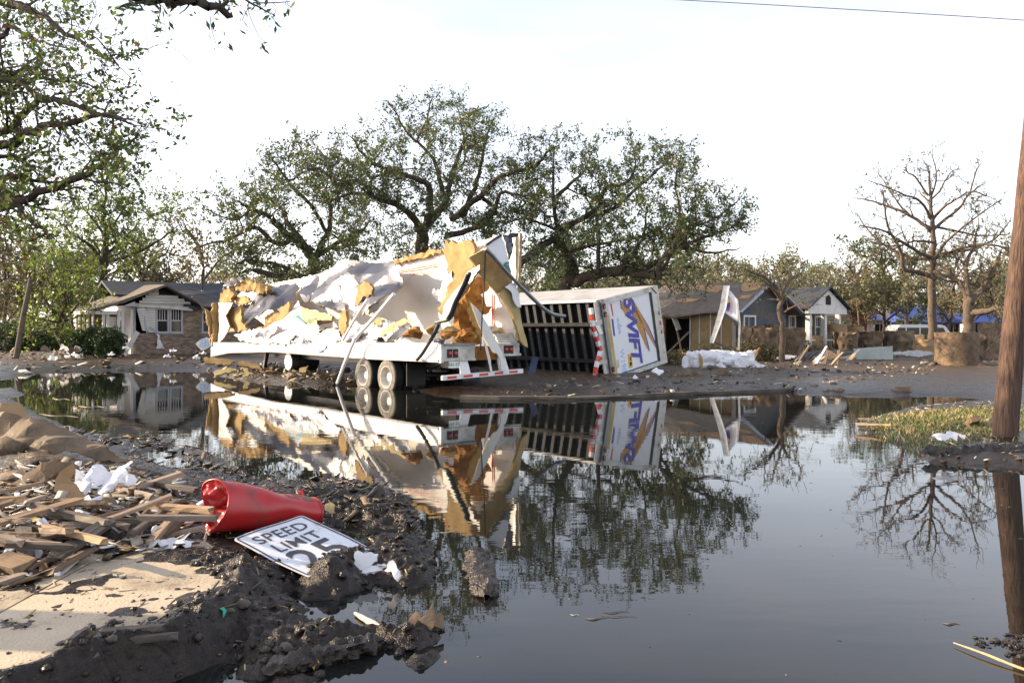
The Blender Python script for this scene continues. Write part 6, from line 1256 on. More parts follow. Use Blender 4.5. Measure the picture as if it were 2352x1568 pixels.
lay('paper_scrap', 'flat white crumpled plate on the mud left of the speed sign', 'scrap', Z8, [(1215,240),(1290,170),(1390,160),(1450,190),(1480,240),(1390,255),(1300,265)], (1340,265), 25, M['paper'], amp=.03, freq=6, thick=.008, res=.03)
# ---------------------------------------------------------------- crushed red barrel
cl = W(487,1165,5.86); cr_ = W(716,1172,6.48); ax = (cr_-cl).normalized(); Lc = (cr_-cl).length; e1 = ax.cross(UZ).normalized(); e2 = e1.cross(ax).normalized()
can = thing('plastic_barrel', 'crushed red plastic barrel lying on the mud with its caved in end to the left', 'barrel', (cl+cr_)/2 - UZ*.18)
def can_pt(t, th, k=1.):
    r = .188 + (.150-.188)*t; x = math.cos(th)*r; y = math.sin(th)*r
    pin = math.exp(-((((th - R(185) + math.pi) % (2*math.pi)) - math.pi)/.55)**2)*(1-t)**5*.30      # pinched crushed end
    x *= (1-pin); y *= (1-.05*pin)
    y *= 1 - .38*max(0, t-.45)/.55*(1 if math.sin(th) > 0 else .6)                                    # flattened far end
    d = .022*mnoise.noise(Vector((x*7, y*7, t*3))) - .03*math.exp(-((t-.62)/.13)**2)*max(0, math.sin(th-R(20)))**2; w = 1 + d/.18 + .01*math.sin(t*22)*(t > .9)
    return cl + ax*(t*Lc + .03*math.sin(th*2+.5)*(1-t)**6) + e1*(x*w*k) + e2*(y*w*k)
n, kk = 56, 40; m = MB(); vs = [can_pt(i/kk, 2*math.pi*j/n) for i in range(kk+1) for j in range(n)]
m.quadmesh(vs, [(i*n+j, i*n+(j+1)%n, (i+1)*n+(j+1)%n, (i+1)*n+j) for i in range(kk) for j in range(n)]); m.build('barrel_wall', M['redplastic'], can, smooth=60)
m = MB(); vs = []; rings = 14
for i in range(rings+1):
    f = 1 - i/rings
    for j in range(n):
        th = 2*math.pi*j/n; p = can_pt(0, th, f); lob = math.exp(-((f-.45)/.25)**2)
        dep = .045*(1-f**2)**.8 + .055*lob*math.sin(2*th+.6) + .016*lob*math.sin(11*th) + .03*mnoise.noise(Vector((math.cos(th)*f*5, math.sin(th)*f*5, 2))); dep = dep if i else 0
        vs.append(p + ax*dep)
m.quadmesh(vs, [(i*n+(j+1)%n, i*n+j, (i+1)*n+j, (i+1)*n+(j+1)%n) for i in range(rings) for j in range(n)]); m.build('barrel_base', M['redplastic'], can, smooth=50)
m = MB(); m.tube([can_pt(0, 2*math.pi*j/n, 1.01) for j in range(n+1)], .007, 6, cap=False); m.build('base_rim', M['redplastic'], can, smooth=60)
m = MB(); m.tube([can_pt(1, 2*math.pi*j/n, 1.0) for j in range(n+1)], .012, 6, cap=False); m.build('mouth_rim', M['redplastic'], can, smooth=60)
m = MB(); vs = [can_pt(1-.25*i/6, 2*math.pi*j/n, .97) for i in range(7) for j in range(n)]; m.quadmesh(vs, [(i*n+(j+1)%n, i*n+j, (i+1)*n+j, (i+1)*n+(j+1)%n) for i in range(6) for j in range(n)]); m.build('inner_wall', M['redplastic'], can, smooth=60)
m = MB(); vs = []
for i in range(9):
    for j in range(9):
        t_ = .66+.34*i/8; th = R(55+75*j/8); vs.append(can_pt(t_, th, 1.012 + .012*mnoise.noise(Vector((i*.9,j*.9,3)))))
m.quadmesh(vs, [(i*9+j, i*9+j+1, (i+1)*9+j+1, (i+1)*9+j) for i in range(8) for j in range(8) if mnoise.noise(Vector((i*.6,j*.6,8))) > -.15]); m.build('mud_smear', M['kraftdark'], can, smooth=60)
lay('red_flap', 'torn red plastic lid edge behind the barrel', 'lid', Z6, [(700,250),(780,228),(880,260),(1000,300),(1180,290),(1200,310),(1040,320),(860,285)], (900,300), 40, M['redplastic'], z=.22, amp=.03, freq=4, thick=.01, res=.04)
# ---------------------------------------------------------------- speed limit sign
TL = Vector((-1.915,5.56,.212)); TR = Vector((-1.566,6.07,.268)); su = (TR-TL).normalized(); dv = Vector((.506,-.43,-.15)); dv = (dv - su*dv.dot(su)).normalized(); sn_ = dv.cross(su).normalized(); sn_ = sn_ if sn_.z > 0 else -sn_
def SG(u, v, h=0):
    bend = .10*max(0, v-.42)**1.2*max(0,(.45-u))*2.6 - .05*max(0, v-.5)*max(0,u-.3); wav = .006*math.sin(u*9+v*5)
    return TL + su*u + dv*v + sn_*(h + bend + wav)
sg_ = thing('speed_sign', 'bent white speed limit sign lying half buried in mud against the red barrel', 'sign', TL + dv*.35)
def sgrid(u0, u1, v0, v1, h, nu=20, nv=24, rad=.0):
    vs = []; 
    for i in range(nv+1):
        for j in range(nu+1):
            u = u0+(u1-u0)*j/nu; v = v0+(v1-v0)*i/nv; vs.append(SG(u, v, h))
    return vs, [(i*(nu+1)+j, i*(nu+1)+j+1, (i+1)*(nu+1)+j+1, (i+1)*(nu+1)+j) for i in range(nv) for j in range(nu)]
def round_strip(u0,u1,v0,v1,r,w,h,name,mt,par):
    P = []
    for (cu, cv, a0) in ((u1-r,v0+r,-90),(u1-r,v1-r,0),(u0+r,v1-r,90),(u0+r,v0+r,180)):
        for k in range(7): a = R(a0+15*k); P.append((cu+math.cos(a)*r, cv+math.sin(a)*r, cu+math.cos(a)*(r-w), cv+math.sin(a)*(r-w)))
    out = []
    for i in range(len(P)):                      # subdivide long straight runs
        a, b = P[i], P[(i+1)%len(P)]; s_ = max(1, int(math.hypot(b[0]-a[0], b[1]-a[1])/.03))
        for k in range(s_): out.append(tuple(a[q]+(b[q]-a[q])*k/s_ for q in range(4)))
    m = MB(); n = len(out); m.quadmesh([SG(p[0],p[1],h) for p in out] + [SG(p[2],p[3],h) for p in out], [(i,(i+1)%n,n+(i+1)%n,n+i) for i in range(n)]); return m.build(name, mt, par)
m = MB(); vs, fs = sgrid(0,.61,0,.76,0); 
def rc(u, v):                                    # rounded corners of the plate
    r = .035
    for cu, cv in ((r,r),(.61-r,r)):
        if (u < r if cu == r else u > .61-r) and v < r:
            dx, dy = u-cu, v-cv; l = max(math.hypot(dx,dy),1e-6)
            if l > r: return cu+dx/l*r, cv+dy/l*r
    return u, v
vs = []; nu, nv = 24, 30
for i in range(nv+1):
    for j in range(nu+1): u, v = rc(.61*j/nu, .76*i/nv); vs.append((u, v))
fs = [(i*(nu+1)+j, i*(nu+1)+j+1, (i+1)*(nu+1)+j+1, (i+1)*(nu+1)+j) for i in range(nv) for j in range(nu)]
k = len(vs); m.quadmesh([SG(u,v,0) for u, v in vs], fs); m.v += [SG(u,v,-.004) for u, v in vs]; m.f += [tuple(q+k for q in reversed(f)) for f in fs]; m.m += [0]*len(fs)
rim = [j for j in range(nu+1)] + [i*(nu+1)+nu for i in range(1,nv+1)] + [nv*(nu+1)+j for j in range(nu-1,-1,-1)] + [i*(nu+1) for i in range(nv-1,0,-1)]
for a, b in zip(rim, rim[1:]+rim[:1]): m.f.append((a, a+k, b+k, b)); m.m.append(0)
m.build('plate', M['signwhite'], sg_, smooth=60); round_strip(.012,.598,.012,.748,.03,.013,.0025,'border',M['signblack'],sg_)
def sign_text(body, uc, vc, size, off=.004, sx=1.):
    mb = text_mb(body, (0,0,0), (1,0,0), (0,1,0), size, offset=off, lift=0, spacing=1.05); mb.v = [SG(uc + v.x*sx, vc - v.y, .003) for v in mb.v]; return mb.build('lettering', M['signblack'], sg_)
sign_text('SPEED', .305, .145, .165, .006, .98); sign_text('LIMIT', .305, .31, .165, .006, .98); sign_text('25', .305, .555, .42, .014, .98)
# ---------------------------------------------------------------- things lying in mud and water
def stick(name, label, pts, rad, mt, cat='stick', noise_=.0, n=8, group=None):
    P = catmull([tuple(p) for p in pts], 6); m = MB(); m.tube(P, [r*(1+noise_*mnoise.noise(Vector((i*1.3,r*9,2)))) for i, r in enumerate(np.interp(np.linspace(0,1,len(P)), np.linspace(0,1,len(rad)), rad))], n); return tag(m.build(name, M[mt], smooth=60), label, cat, group)
def muddy_log(label, a, b, r, seed):
    m = MB(); n, k = 18, 46; d = (b-a); s = d.cross(UZ).normalized(); u = s.cross(d).normalized(); vs = []
    for i in range(k+1):
        t_ = i/k; e = min(1, 8*min(t_, 1-t_)+.25)
        for j in range(n):
            th = 2*math.pi*j/n; q = Vector((math.cos(th)*2.2, math.sin(th)*2.2, t_*9+seed)); rr = r*e*(1+.55*mnoise.fractal(q, 1, 2, 3)+.3*mnoise.noise(q*3.1)); vs.append(a + d*t_ + s*(math.cos(th)*rr) + u*(math.sin(th)*rr*.75))
    m.quadmesh(vs, [(i*n+j, i*n+(j+1)%n, (i+1)*n+(j+1)%n, (i+1)*n+j) for i in range(k) for j in range(n)]); return tag(m.build('mud_caked_log', M['mudwet'], smooth=70), label, 'log')
muddy_log('mud caked log floating in the middle of the near water', G(1090,1268,.02), G(1118,1370,.02), .085, 3)
muddy_log('low mud caked log lying along the near mud finger', G(600,1545,.02), G(880,1470,.03), .07, 8)
stick('reed_stick', 'bright wet reed lying across the water at the bottom right', [G(2190,1475,.015), G(2260,1500,.02), G(2330,1528,.015), G(2420,1560,.01)], [.003,.007,.007,.006], 'drygrass', noise_=.3)
stick('floating_stick', 'pale stick lying in the water below the speed sign', [G(815,1407,.015), G(845,1425,.02), G(872,1440,.02)], [.008,.02,.018], 'litterpale', noise_=.4)
stick('floating_stick', 'thin dark twig floating in the cove below the speed sign', [G(715,1352,.006), G(760,1356,.008), G(810,1360,.006)], [.005,.007,.004], 'bark')
for (x0,y0,x1,y1,r,mt,lb) in [(1385,1405,1445,1404,.008,'bark','dark twig floating in open water at centre right'),(1380,1412,1465,1416,.006,'woodgrey','long thin twig floating just below another twig'),(1345,1420,1395,1418,.012,'wood','small tan leaf stalk floating left of the twigs'),(2165,1430,2205,1432,.012,'kraft','curled brown scrap floating near the pole reflection'),(120,914,160,918,.02,'litterpale','short white batten floating at the far left'),(180,932,240,935,.02,'litterpale','longer white batten floating at the far left'),(90,950,180,958,.015,'litterpale','thin white lath floating beside the cardboard'),(1010,1222,1050,1219,.008,'litterpale','pale splinter floating in the wreck reflection'),(1310,1410,1330,1412,.006,'litterpale','tiny pale scrap floating at the centre')]:
    stick('floating_stick', lb, [G(x0,y0,.002), G(x0*.65+x1*.35,y0*.65+y1*.35+1.5,.005), G(x0*.3+x1*.7,y0*.3+y1*.7-1.2,.004), G(x1,y1,.002)], [r*.12,r*.35,r*.2,r*.1], mt, noise_=.3, group='bits floating on the water')
fp = [(Z6,[(1690,870),(1720,840),(1930,870),(1920,940),(1880,960),(1820,1000),(1760,1060),(1705,1060)],(1750,1060),62,'upright white foam slab at the edge of the mud'),(Z6,[(1740,1060),(1830,1000),(1990,965),(2015,990),(1980,1040),(1880,1065)],(1860,1065),30,'low white foam piece beside the upright slab'),(Z6,[(1990,1040),(2040,950),(2080,945),(2130,1020),(2155,1090),(2130,1150),(2090,1110),(2060,1050)],(2090,1140),55,'bent white foam piece nearest the open water'),(Z6,[(1850,815),(1910,805),(1990,860),(1960,870),(1890,845)],(1920,865),30,'small white foam chip on top of the mud'),(Z6,[(1150,990),(1200,950),(1280,970),(1420,1030),(1400,1055),(1250,1030)],(1280,1040),25,'muddy white foam strip under the bent sign corner'),(Z6,[(1270,1070),(1310,1050),(1360,1065),(1350,1085),(1290,1090)],(1310,1085),25,'little white pebble of foam below the sign'),(Z6,[(1850,740),(1870,715),(1890,760),(1885,790)],(1875,790),60,'cream foam sliver standing in the mud'),(Z6,[(1395,370),(1440,360),(1490,380),(1500,460),(1440,470),(1395,440)],(1440,470),65,'cream paper cup behind the barrel mouth')]
for zf, q, b_, tl, lb in fp: lay('foam_piece', lb, 'foam', zf, q, b_, tl, M['paper'] if 'cream' not in lb else M['foampale'], z=.05 if b_[1] > 900 else .1, amp=.02, freq=5, thick=.03, ragged=.006, res=.03, group='foam pieces by the sign')
lay('wet_tarp', 'black crumpled wet sheet on the mud behind the barrel', 'sheet', Z6, [(1180,300),(1400,220),(1560,190),(1640,270),(1700,300),(1900,240),(2060,300),(2130,350),(2080,420),(1880,400),(1700,430),(1500,390),(1320,350)], (1600,420), 25, M['mudwet'], z=.06, amp=.12, freq=3., thick=.01, ragged=.015, res=.04)
lay('cardboard_strip', 'sodden brown cardboard edge sticking out of the black sheet', 'cardboard', Z6, [(1490,400),(1560,370),(1750,290),(1780,300),(1650,370),(1540,420)], (1520,415), 35, M['kraft'], z=.08, amp=.02, thick=.012, res=.05)
lay('cardboard_strip', 'brown cardboard scrap curled up at the tip of the mud finger', 'cardboard', zoom(700,1600,.2604), [(1540,800),(1570,730),(1700,720),(1850,740),(1860,770),(1780,830),(1700,860),(1580,830)], (1650,850), 40, M['kraft'], z=.04, amp=.04, freq=3, thick=.012, res=.03)
lay('cardboard_strip', 'orange brown husk at the bottom edge of the mud finger', 'cardboard', zoom(700,1600,.2604), [(605,1170),(650,1130),(740,1100),(760,1140),(700,1165)], (660,1165), 35, M['gold'], z=.02, amp=.02, thick=.01, res=.03)
lay('grey_slab', 'flat grey stone slab under the bottom left rubble', 'stone', Z8, [(520,1090),(600,1050),(740,1010),(790,1070),(700,1110),(560,1125)], (650,1120), 35, M['kerb'], z=.16, amp=.02, thick=.05, res=.05)
lay('grey_slab', 'pale flat stone at the bottom left corner', 'stone', Z8, [(185,1195),(230,1150),(370,1130),(380,1170),(220,1210)], (260,1210), 25, M['kerb'], z=.14, amp=.015, thick=.04, res=.05)
lay('grey_slab', 'white flat stone nearest the bottom left corner', 'stone', Z8, [(40,1250),(120,1205),(230,1225),(160,1260),(60,1290)], (120,1285), 22, M['concrete'], z=.14, amp=.015, thick=.04, res=.05)
lay('glass_shard', 'bright green glass shard on the mud below the sign', 'glass', Z8, [(1722,715),(1755,706),(1785,712),(1772,745),(1738,775),(1728,745)], (1745,775), 55, M['greenplastic'], amp=.01, thick=.012, res=.02)
for (x, y, s, lb) in [(1805,745,.02,'striped brown snail shell like stone beside the green shard'),(1900,700,.035,'grey stone behind the green shard'),(880,965,.022,'tan pebble among the bottom left rubble'),(2240,1040,.03,'pale stone at the edge of the bottom mud')]:
    xx, yy = Z8([(x, y)])[0]; p = on(xx, yy); tag(chunk('stone', p + UZ*s*.4, (s*1.3,s,s*.8), M['kerb'], None, seed=x, rough=.4), lb, 'stone')
stick('wire_root', 'twisted root sticking up under the red barrel', [on(465,1258)+UZ*.0, G(470,1240,.22), G(476,1222,.27), G(481,1228,.26)], [.012,.010,.008,.005], 'wood')
# ---------------------------------------------------------------- paper rolls and clutter on the far right
def paper_roll(label, cx, yt, w, d, mt='kraft', crush=.05, seed=0, name='paper_roll', zb=None, group='paper rolls', tilt=0., cat='roll'):
    x = W(cx,0,d).x; zt = W(0,yt,d).z; z0 = (gz(x,d) if zb is None else zb) - .04; r = w*d/F/2; n, k = 36, 16
    o = thing(name, label, cat, (x, d, z0), group); m = MB(); vs = []
    for i in range(k+1):
        t_ = i/k
        for j in range(n):
            th = 2*math.pi*j/n; q = Vector((math.cos(th)*2+seed*3.3, math.sin(th)*2, t_*2.5)); c_ = abs(mnoise.noise(q*1.3)); rr = r*(1 + crush*(mnoise.noise(q)*.9 - 1.6*c_ + .5*mnoise.noise(q*3.)) + .03*(1-t_)**6)
            vs.append(Vector((x + math.cos(th)*rr + tilt*t_*(zt-z0), d + math.sin(th)*rr, z0 + (zt-z0)*t_*(1 - crush*.9*max(0, mnoise.noise(Vector((math.cos(th)*1.2, math.sin(th)*1.2, seed))))))))
    m.quadmesh(vs, [(i*n+j, i*n+(j+1)%n, (i+1)*n+(j+1)%n, (i+1)*n+j) for i in range(k) for j in range(n)]); m.build('wrap', M[mt], o, smooth=35)
    top = vs[k*n:]; c = sum(top, Vector())/n; m = MB(); inner = [c + (p-c)*.13 for p in top]; mid = [c + (p-c)*.93 - UZ*.02 for p in top]
    m.quadmesh(top + mid + inner, [(j,(j+1)%n,n+(j+1)%n,n+j) for j in range(n)] + [(n+j,n+(j+1)%n,2*n+(j+1)%n,2*n+j) for j in range(n)]); m.build('end_face', M['kraftlight' if mt != 'kraftdark' else 'kraft'], o, smooth=35)
    m = MB(); m.lathe(c - UZ*.25, UZ, [(0,.0),(0,r*.13),(.27,r*.14),(.27,r*.11)], 14); m.build('core', M['kraftdark'], o)
    return o
paper_roll('largest upright kraft paper roll standing alone near the road', 2197, 763, 92, 30.6, 'kraft', .02, 1)
paper_roll('small bright upright roll at the left end of the row', 1866, 770, 45, 44, 'kraftlight', .02, 2)
paper_roll('collapsed roll draped in folds beside the small bright one', 1943, 762, 52, 43, 'kraft', .22, 3)
paper_roll('crumpled roll behind the pale green board', 1999, 760, 55, 44, 'kraft', .16, 4)
paper_roll('stained roll with dark top left of the pole tree', 2064, 759, 68, 44, 'kraftdark', .14, 5)
paper_roll('broken low roll leaning at the foot of the bare tree', 2124, 779, 50, 42, 'kraftlight', .12, 6)
paper_roll('dark soaked roll right of the largest one', 2274, 741, 52, 37, 'kraftdark', .16, 7)
paper_roll('squashed roll below the slate blue gable', 1728, 748, 56, 36, 'kraftdark', .2, 8)
paper_roll('torn brown roll at the foot of the slate blue gable', 1756, 752, 60, 35.5, 'kraft', .22, 15); paper_roll('flattened roll left of the young tree trunk', 1778, 745, 44, 39, 'kraftdark', .2, 16); paper_roll('wide battered roll right of the young tree trunk', 1818, 752, 60, 38, 'kraft', .2, 17)
paper_roll('short roll stump beside the young tree', 1775, 762, 32, 37, 'kraft', .16, 9)
paper_roll('half flattened roll right of the young tree', 1838, 750, 54, 46, 'kraftdark', .18, 10)
paper_roll('pale roll at the back between two collapsed ones', 1890, 750, 40, 50, 'kraft', .08, 11)
paper_roll('rolled sheet tipped on top of the collapsed roll', 1922, 744, 46, 45, 'kraftlight', .06, 12, zb=W(0,762,45).z)
paper_roll('small roll lying on top of the crumpled one', 1965, 749, 38, 46, 'kraftlight', .06, 13, zb=W(0,762,46).z)
paper_roll('distant roll behind the largest one', 2120, 768, 40, 52, 'kraft', .08, 14)
def stand(name, label, cat, zf, pts, d, mats, yaw=0, tilt=90, **kw):
    xs = zf(pts); cx = sum(p[0] for p in xs)/len(xs); cy = max(p[1] for p in xs); kw.setdefault('hard', .95); kw.setdefault('smooth', 14); kw.setdefault('res', .12); kw.setdefault('ndir', 4); kw.setdefault('warp', .2); kw.setdefault('thick', .03)
    return tag(sheet(name, xs, lean_plane(W(cx,cy,d), tilt, yaw), mats, None, **kw), label, cat)
stand('kraft_sheet', 'stiff kraft sheet slanting beside the pole', 'paper', Q2, [(1910,760),(2000,640),(2100,505),(2180,480),(2200,700),(2090,790),(1930,800)], 32, M['kraft'], tilt=65, amp=.15, freq=1)
stand('kraft_sheet', 'kraft flap spilling on the road by the largest roll', 'paper', Q2, [(1790,890),(1850,860),(1900,845),(2000,870),(2090,865),(2110,950),(1980,940),(1880,935)], 28, M['kraft'], tilt=12, amp=.06, freq=2)
stand('kraft_sheet', 'fringed kraft skirt right behind the largest roll', 'paper', Q2, [(1850,560),(1900,530),(1960,560),(1970,680),(1910,830),(1870,860),(1850,700)], 31.5, M['kraft'], amp=.15, freq=1.5)
stand('green_board', 'pale green board standing on its edge before the rolls', 'board', Q2, [(560,680),(970,655),(975,800),(900,805),(760,820),(570,790)], 36, M['palegreen'], amp=.05, freq=.6, ragged=.006)
stand('scrap_sheet', 'bluish metal sheet lying left of the pale green board', 'sheet', Q2, [(-100,790),(60,715),(300,690),(540,715),(560,740),(380,760),(140,780)], 38, [M['silver'],M['silver']], tilt=20, amp=.1, freq=1)
stand('scrap_sheet', 'tan torn panel propped left of the pale green board', 'sheet', Q2, [(130,790),(310,700),(440,770),(600,745),(470,810),(300,800)], 37, [M['foampale'],M['foam']], tilt=40, amp=.1, freq=1)
stand('scrap_sheet', 'long pale strip of sheet under the broken low roll', 'sheet', Q2, [(960,715),(1200,700),(1420,715),(1380,740),(1270,765),(1100,750),(980,745)], 39, [M['galv'],M['foam']], tilt=25, amp=.05)
stand('white_flat', 'white paper lying on the dirt before the scrap sheets', 'paper', Q2, [(335,930),(400,908),(470,920),(490,945),(380,945)], 30, M['paper'], tilt=15, amp=.03)
stand('white_flat', 'long white board end in the rubble left of the road', 'board', Q1, [(1520,1040),(1650,1010),(1780,1020),(1700,1050),(1560,1055)], 33, M['siding'], tilt=20, amp=.03)
# white paper bale in front of the second house
bx0, bx1, bd = W(1565,0,29.3).x, W(1755,0,29.3).x, 29.3
ba = thing('paper_bale', 'crumpled white paper bale lying in front of the torn house', 'bale', ((bx0+bx1)/2, bd, .15))
def lump_roll(a, b, r, seed, mt, nm, fl=1.):
    a, b = Vector(a), Vector(b); d = (b-a); s = d.cross(UZ).normalized(); u = s.cross(d).normalized(); n, k = 30, 18; vs = []
    for i in range(k+1):
        t_ = i/k; e = min(1, .75 + 5*min(t_,1-t_))
        for j in range(n):
            th = 2*math.pi*j/n; q = Vector((math.cos(th)*1.6+seed, math.sin(th)*1.6, t_*4)); rr = r*e*(1 + .28*mnoise.fractal(q,1,2,3) - .35*abs(mnoise.noise(q*1.6))); vs.append(a + d*t_ + s*math.cos(th)*rr + u*math.sin(th)*rr*fl)
    m = MB(); m.quadmesh(vs, [(i*n+j, i*n+(j+1)%n, (i+1)*n+(j+1)%n, (i+1)*n+j) for i in range(k) for j in range(n)] + [tuple(range(n-1,-1,-1)), tuple(k*n+j for j in range(n))]); return m.build(nm, mt, ba, smooth=25)
lump_roll((bx0+.25,bd,.48),(bx0+1.5,bd+.3,.50),.36,1,M['paper'],'roll'); lump_roll((bx0+1.2,bd+.1,.46),(bx1-.35,bd+.2,.46),.40,4,M['paper'],'roll'); lump_roll((bx0+.7,bd+.3,.62),(bx0+2.1,bd+.4,.60),.26,9,M['paper'],'roll')
m = MB(); m.lathe((bx0+.55,bd-.02,.46),(-1,-.5,0),[(0,.36),(.03,.37),(.05,.12),(.02,0)],24); m.build('core_disc', M['foampale'], ba, smooth=40)
for k, q in enumerate([[(350,1080),(390,1010),(430,1030),(440,1120),(400,1190),(360,1200)],[(780,1120),(850,1090),(900,1160),(960,1200),(860,1210)],[(970,1180),(1060,1020),(1180,1000),(1190,1100),(1120,1200),(990,1215)],[(1170,1060),(1280,1070),(1390,1140),(1330,1170),(1240,1190),(1170,1180)]]): sheet('torn_paper', Q1(q), lean_plane((0,bd-.38,.1), 80), M['paper'], ba, amp=.1, freq=3, thick=.012, hard=.9, smooth=16)
# leaning torn-off trailer door frame
fd = thing('torn_door_frame', 'torn trailer corner with blue lettering leaning against the rubble', 'door frame', W(1660,805,32))
FPn = lean_plane(W(1650,800,32), 82, -20)
def fpoly(name, q, mt, th=.06, dz=0.): P0, N_ = FPn; m = MB(); m.prism([ray_plane(x, y, P0 + N_*dz, N_) for x, y in Q1(q)], -N_*th); return m.build(name, mt, fd)
fpoly('left_post', [(868,150),(945,148),(900,420),(820,640),(735,860),(695,860),(760,640),(820,420)], M['galv'], .1); fpoly('post_edge', [(920,165),(945,150),(905,420),(830,640),(745,865),(730,855),(810,640),(885,420)], M['doorwhite'], .02, .03)
fpoly('side_panel', [(940,200),(1000,270),(1040,330),(1045,600),(960,540),(868,480),(905,380)], M['doorwhite'], .05, -.03); fpoly('right_post', [(1030,300),(1050,330),(1080,610),(1068,950),(1045,950),(1055,620)], M['galv'], .08)
fpoly('cross_bar', [(862,500),(880,480),(1045,600),(1040,640)], M['steel'], .08, .02); fpoly('cross_bar', [(745,855),(765,840),(965,935),(955,950)], M['steel'], .08, .02); fpoly('lower_panel', [(965,600),(1020,640),(1020,930),(990,920)], M['teal'], .05, -.05)
fpoly('letter', [(890,420),(905,360),(950,400),(925,365),(950,345),(945,440),(925,480),(905,425),(905,465)], M['blue'], .01, .012); fpoly('gold_stripe', [(925,290),(940,280),(975,370),(965,490),(955,480),(955,370)], M['gold'], .01, .012)
# hedge, tub and debris in front of the brick house
def bush(name, label, blobs, nleaf, leaf, mt, seed, cat='shrub', stemr=.03):
    rng = np.random.default_rng(seed); P = []; b0 = blobs[0]; base = Vector((b0[0], b0[1], gz(b0[0], b0[1])))
    o = thing(name, label, cat, base); wood = MB()
    for (x, y, z, rx, ry, rz) in blobs:
        n = int(nleaf*rx*rz/sum(b[3]*b[5] for b in blobs)); v = rng.normal(size=(n,3)); v /= np.linalg.norm(v,axis=1,keepdims=True); r = rng.uniform(.55,1.05,(n,1)); lump = 1+.22*np.sin(v[:,0:1]*5+x)*np.cos(v[:,2:3]*6+v[:,1:2]*4)
        q = v*r*lump*np.array([rx,ry,rz]) + np.array([x,y,z]); P.append(q[q[:,2] > base.z+.02])
        for k in range(9):
            a = rng.uniform(0,6.28); t_ = Vector((x+math.cos(a)*rx*.7, y+math.sin(a)*ry*.7, z+rng.uniform(-.2,.6)*rz)); wood.tube([Vector((x+math.cos(a)*.1,y+math.sin(a)*.1,base.z-.05)), (Vector((x,y,base.z))+t_)/2+Vector((rng.normal()*.05,0,.05)), t_], [stemr,stemr*.7,stemr*.3], 5)
    P = np.concatenate(P); wood.build('stems', M['bark'], o); me = leaf_mesh('foliage', P-np.array(base), leaf, rng, .6); me.materials.append(mt); c = bpy.data.objects.new('foliage', me); col.objects.link(c); c.parent = o
    return o
p = W(212,800,39); bush('hedge_bush', 'trimmed dark green hedge in front of the brick house porch', [(W(250,0,38.6).x,38.6,.95,.72,.6,.75),(W(222,0,39.2).x,39.2,1.05,.75,.6,.7),(W(190,0,39.4).x,39.4,1.0,.65,.6,.6)], 16000, .11, M['leafdark'], 61)
bush('dark_shrub', 'dark rounded shrub before the far blue tarpaulin house', [(W(1900,0,56).x,56,1.2,1.9,1.2,1.1),(W(1860,0,57).x,57,1.1,1.6,1.2,1.0)], 9000, .16, M['leafdark'], 62)
for k, (px, d, rx, rz, mt, lb) in enumerate([(45,60,1.6,1.4,'leafhaze','low bush at the far left beside the slanting post'),(140,52,1.4,1.0,'leafyel','bright bush behind the leafy young tree'),(1990,86,2.4,2.0,'leafhaze','tangle of scrub behind the crumpled roll'),(2080,88,2.4,2.0,'leafhaze','scrub between the white van and the bare tree'),(2265,84,2.2,2.2,'leafoak','bushy scrub behind the dark soaked roll'),(2335,70,2.0,2.0,'leafoak','dense scrub at the right edge beyond the pole'),(1800,62,2.2,1.8,'leafhaze','scrub behind the porch cottage roof edge'),(660,52,2.6,1.6,'leafoak','shrub behind the wreck below the left oak'),(1240,50,2.4,1.6,'leafoak','shrub between the two trailers under the oak'),(1560,52,2.2,1.5,'leafoak','shrub behind the roof of the collapsed house'),(15,50,2.0,1.2,'leafdark','dark shrub at the extreme left')]):
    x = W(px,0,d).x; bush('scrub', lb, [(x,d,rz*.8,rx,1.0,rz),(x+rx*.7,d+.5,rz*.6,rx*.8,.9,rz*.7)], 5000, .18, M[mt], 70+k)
for k, (px, d, rx, rz, lb) in enumerate([(1716,34.5,.9,.7,'dead brown brush piled below the slate blue gable'),(1768,34.8,.8,.6,'dead brown brush at the foot of the young tree'),(1830,40,1.2,.7,'dry brush between the young tree and the rolls'),(1630,36,.9,.6,'dry brush against the torn side wall'),(1560,31,.8,.5,'dry weeds behind the white bale')]):
    x = W(px,0,d).x; bush('dead_brush', lb, [(x,d,rz*.7,rx,.7,rz),(x+rx*.8,d+.4,rz*.5,rx*.8,.6,rz*.7)], 1500, .13, M['leafdry'], 90+k, stemr=.02)
tb = G(199,820,.22); tub = thing('white_tub', 'broken white basin lying before the hedge', 'basin', tb); m = MB(); m.lathe(tb, UZ, [(0,.18),(.05,.26),(.38,.33),(.40,.30),(.36,.28),(.10,.22),(.08,0)], 24); m.build('bowl', M['siding'], tub, smooth=40); m = MB(); m.lathe(tb+UZ*.36, UZ, [(0,.33),(.03,.36),(.05,.33)], 24); m.build('rim', M['siding'], tub, smooth=40)
stand('foam_board', 'white torn foam board with a blue painted 80', 'board', Z5, [(1810,1110),(1860,1060),(1980,1000),(2090,1035),(2080,1110),(2030,1150),(1960,1190),(1890,1205)], 36.5, M['siding'], tilt=70, amp=.03, ragged=.015)
P0_, N0_ = lean_plane(W(Z5([(1950,1205)])[0][0], Z5([(1950,1205)])[0][1], 36.5), 70); cN = ray_plane(*Z5([(1975,1100)])[0], P0_, N0_); fb = [o for o in bpy.data.objects if o.name.startswith('foam_board')][0]
U0 = Vector((1,0,0)); V0 = N0_.cross(U0); tm = text_mb('80', cN, U0, V0 if V0.z > 0 else -V0, .62, lift=.05, shear=.1); tm.build('painted_number', M['lightblue'], fb)
dp = random.Random(31)
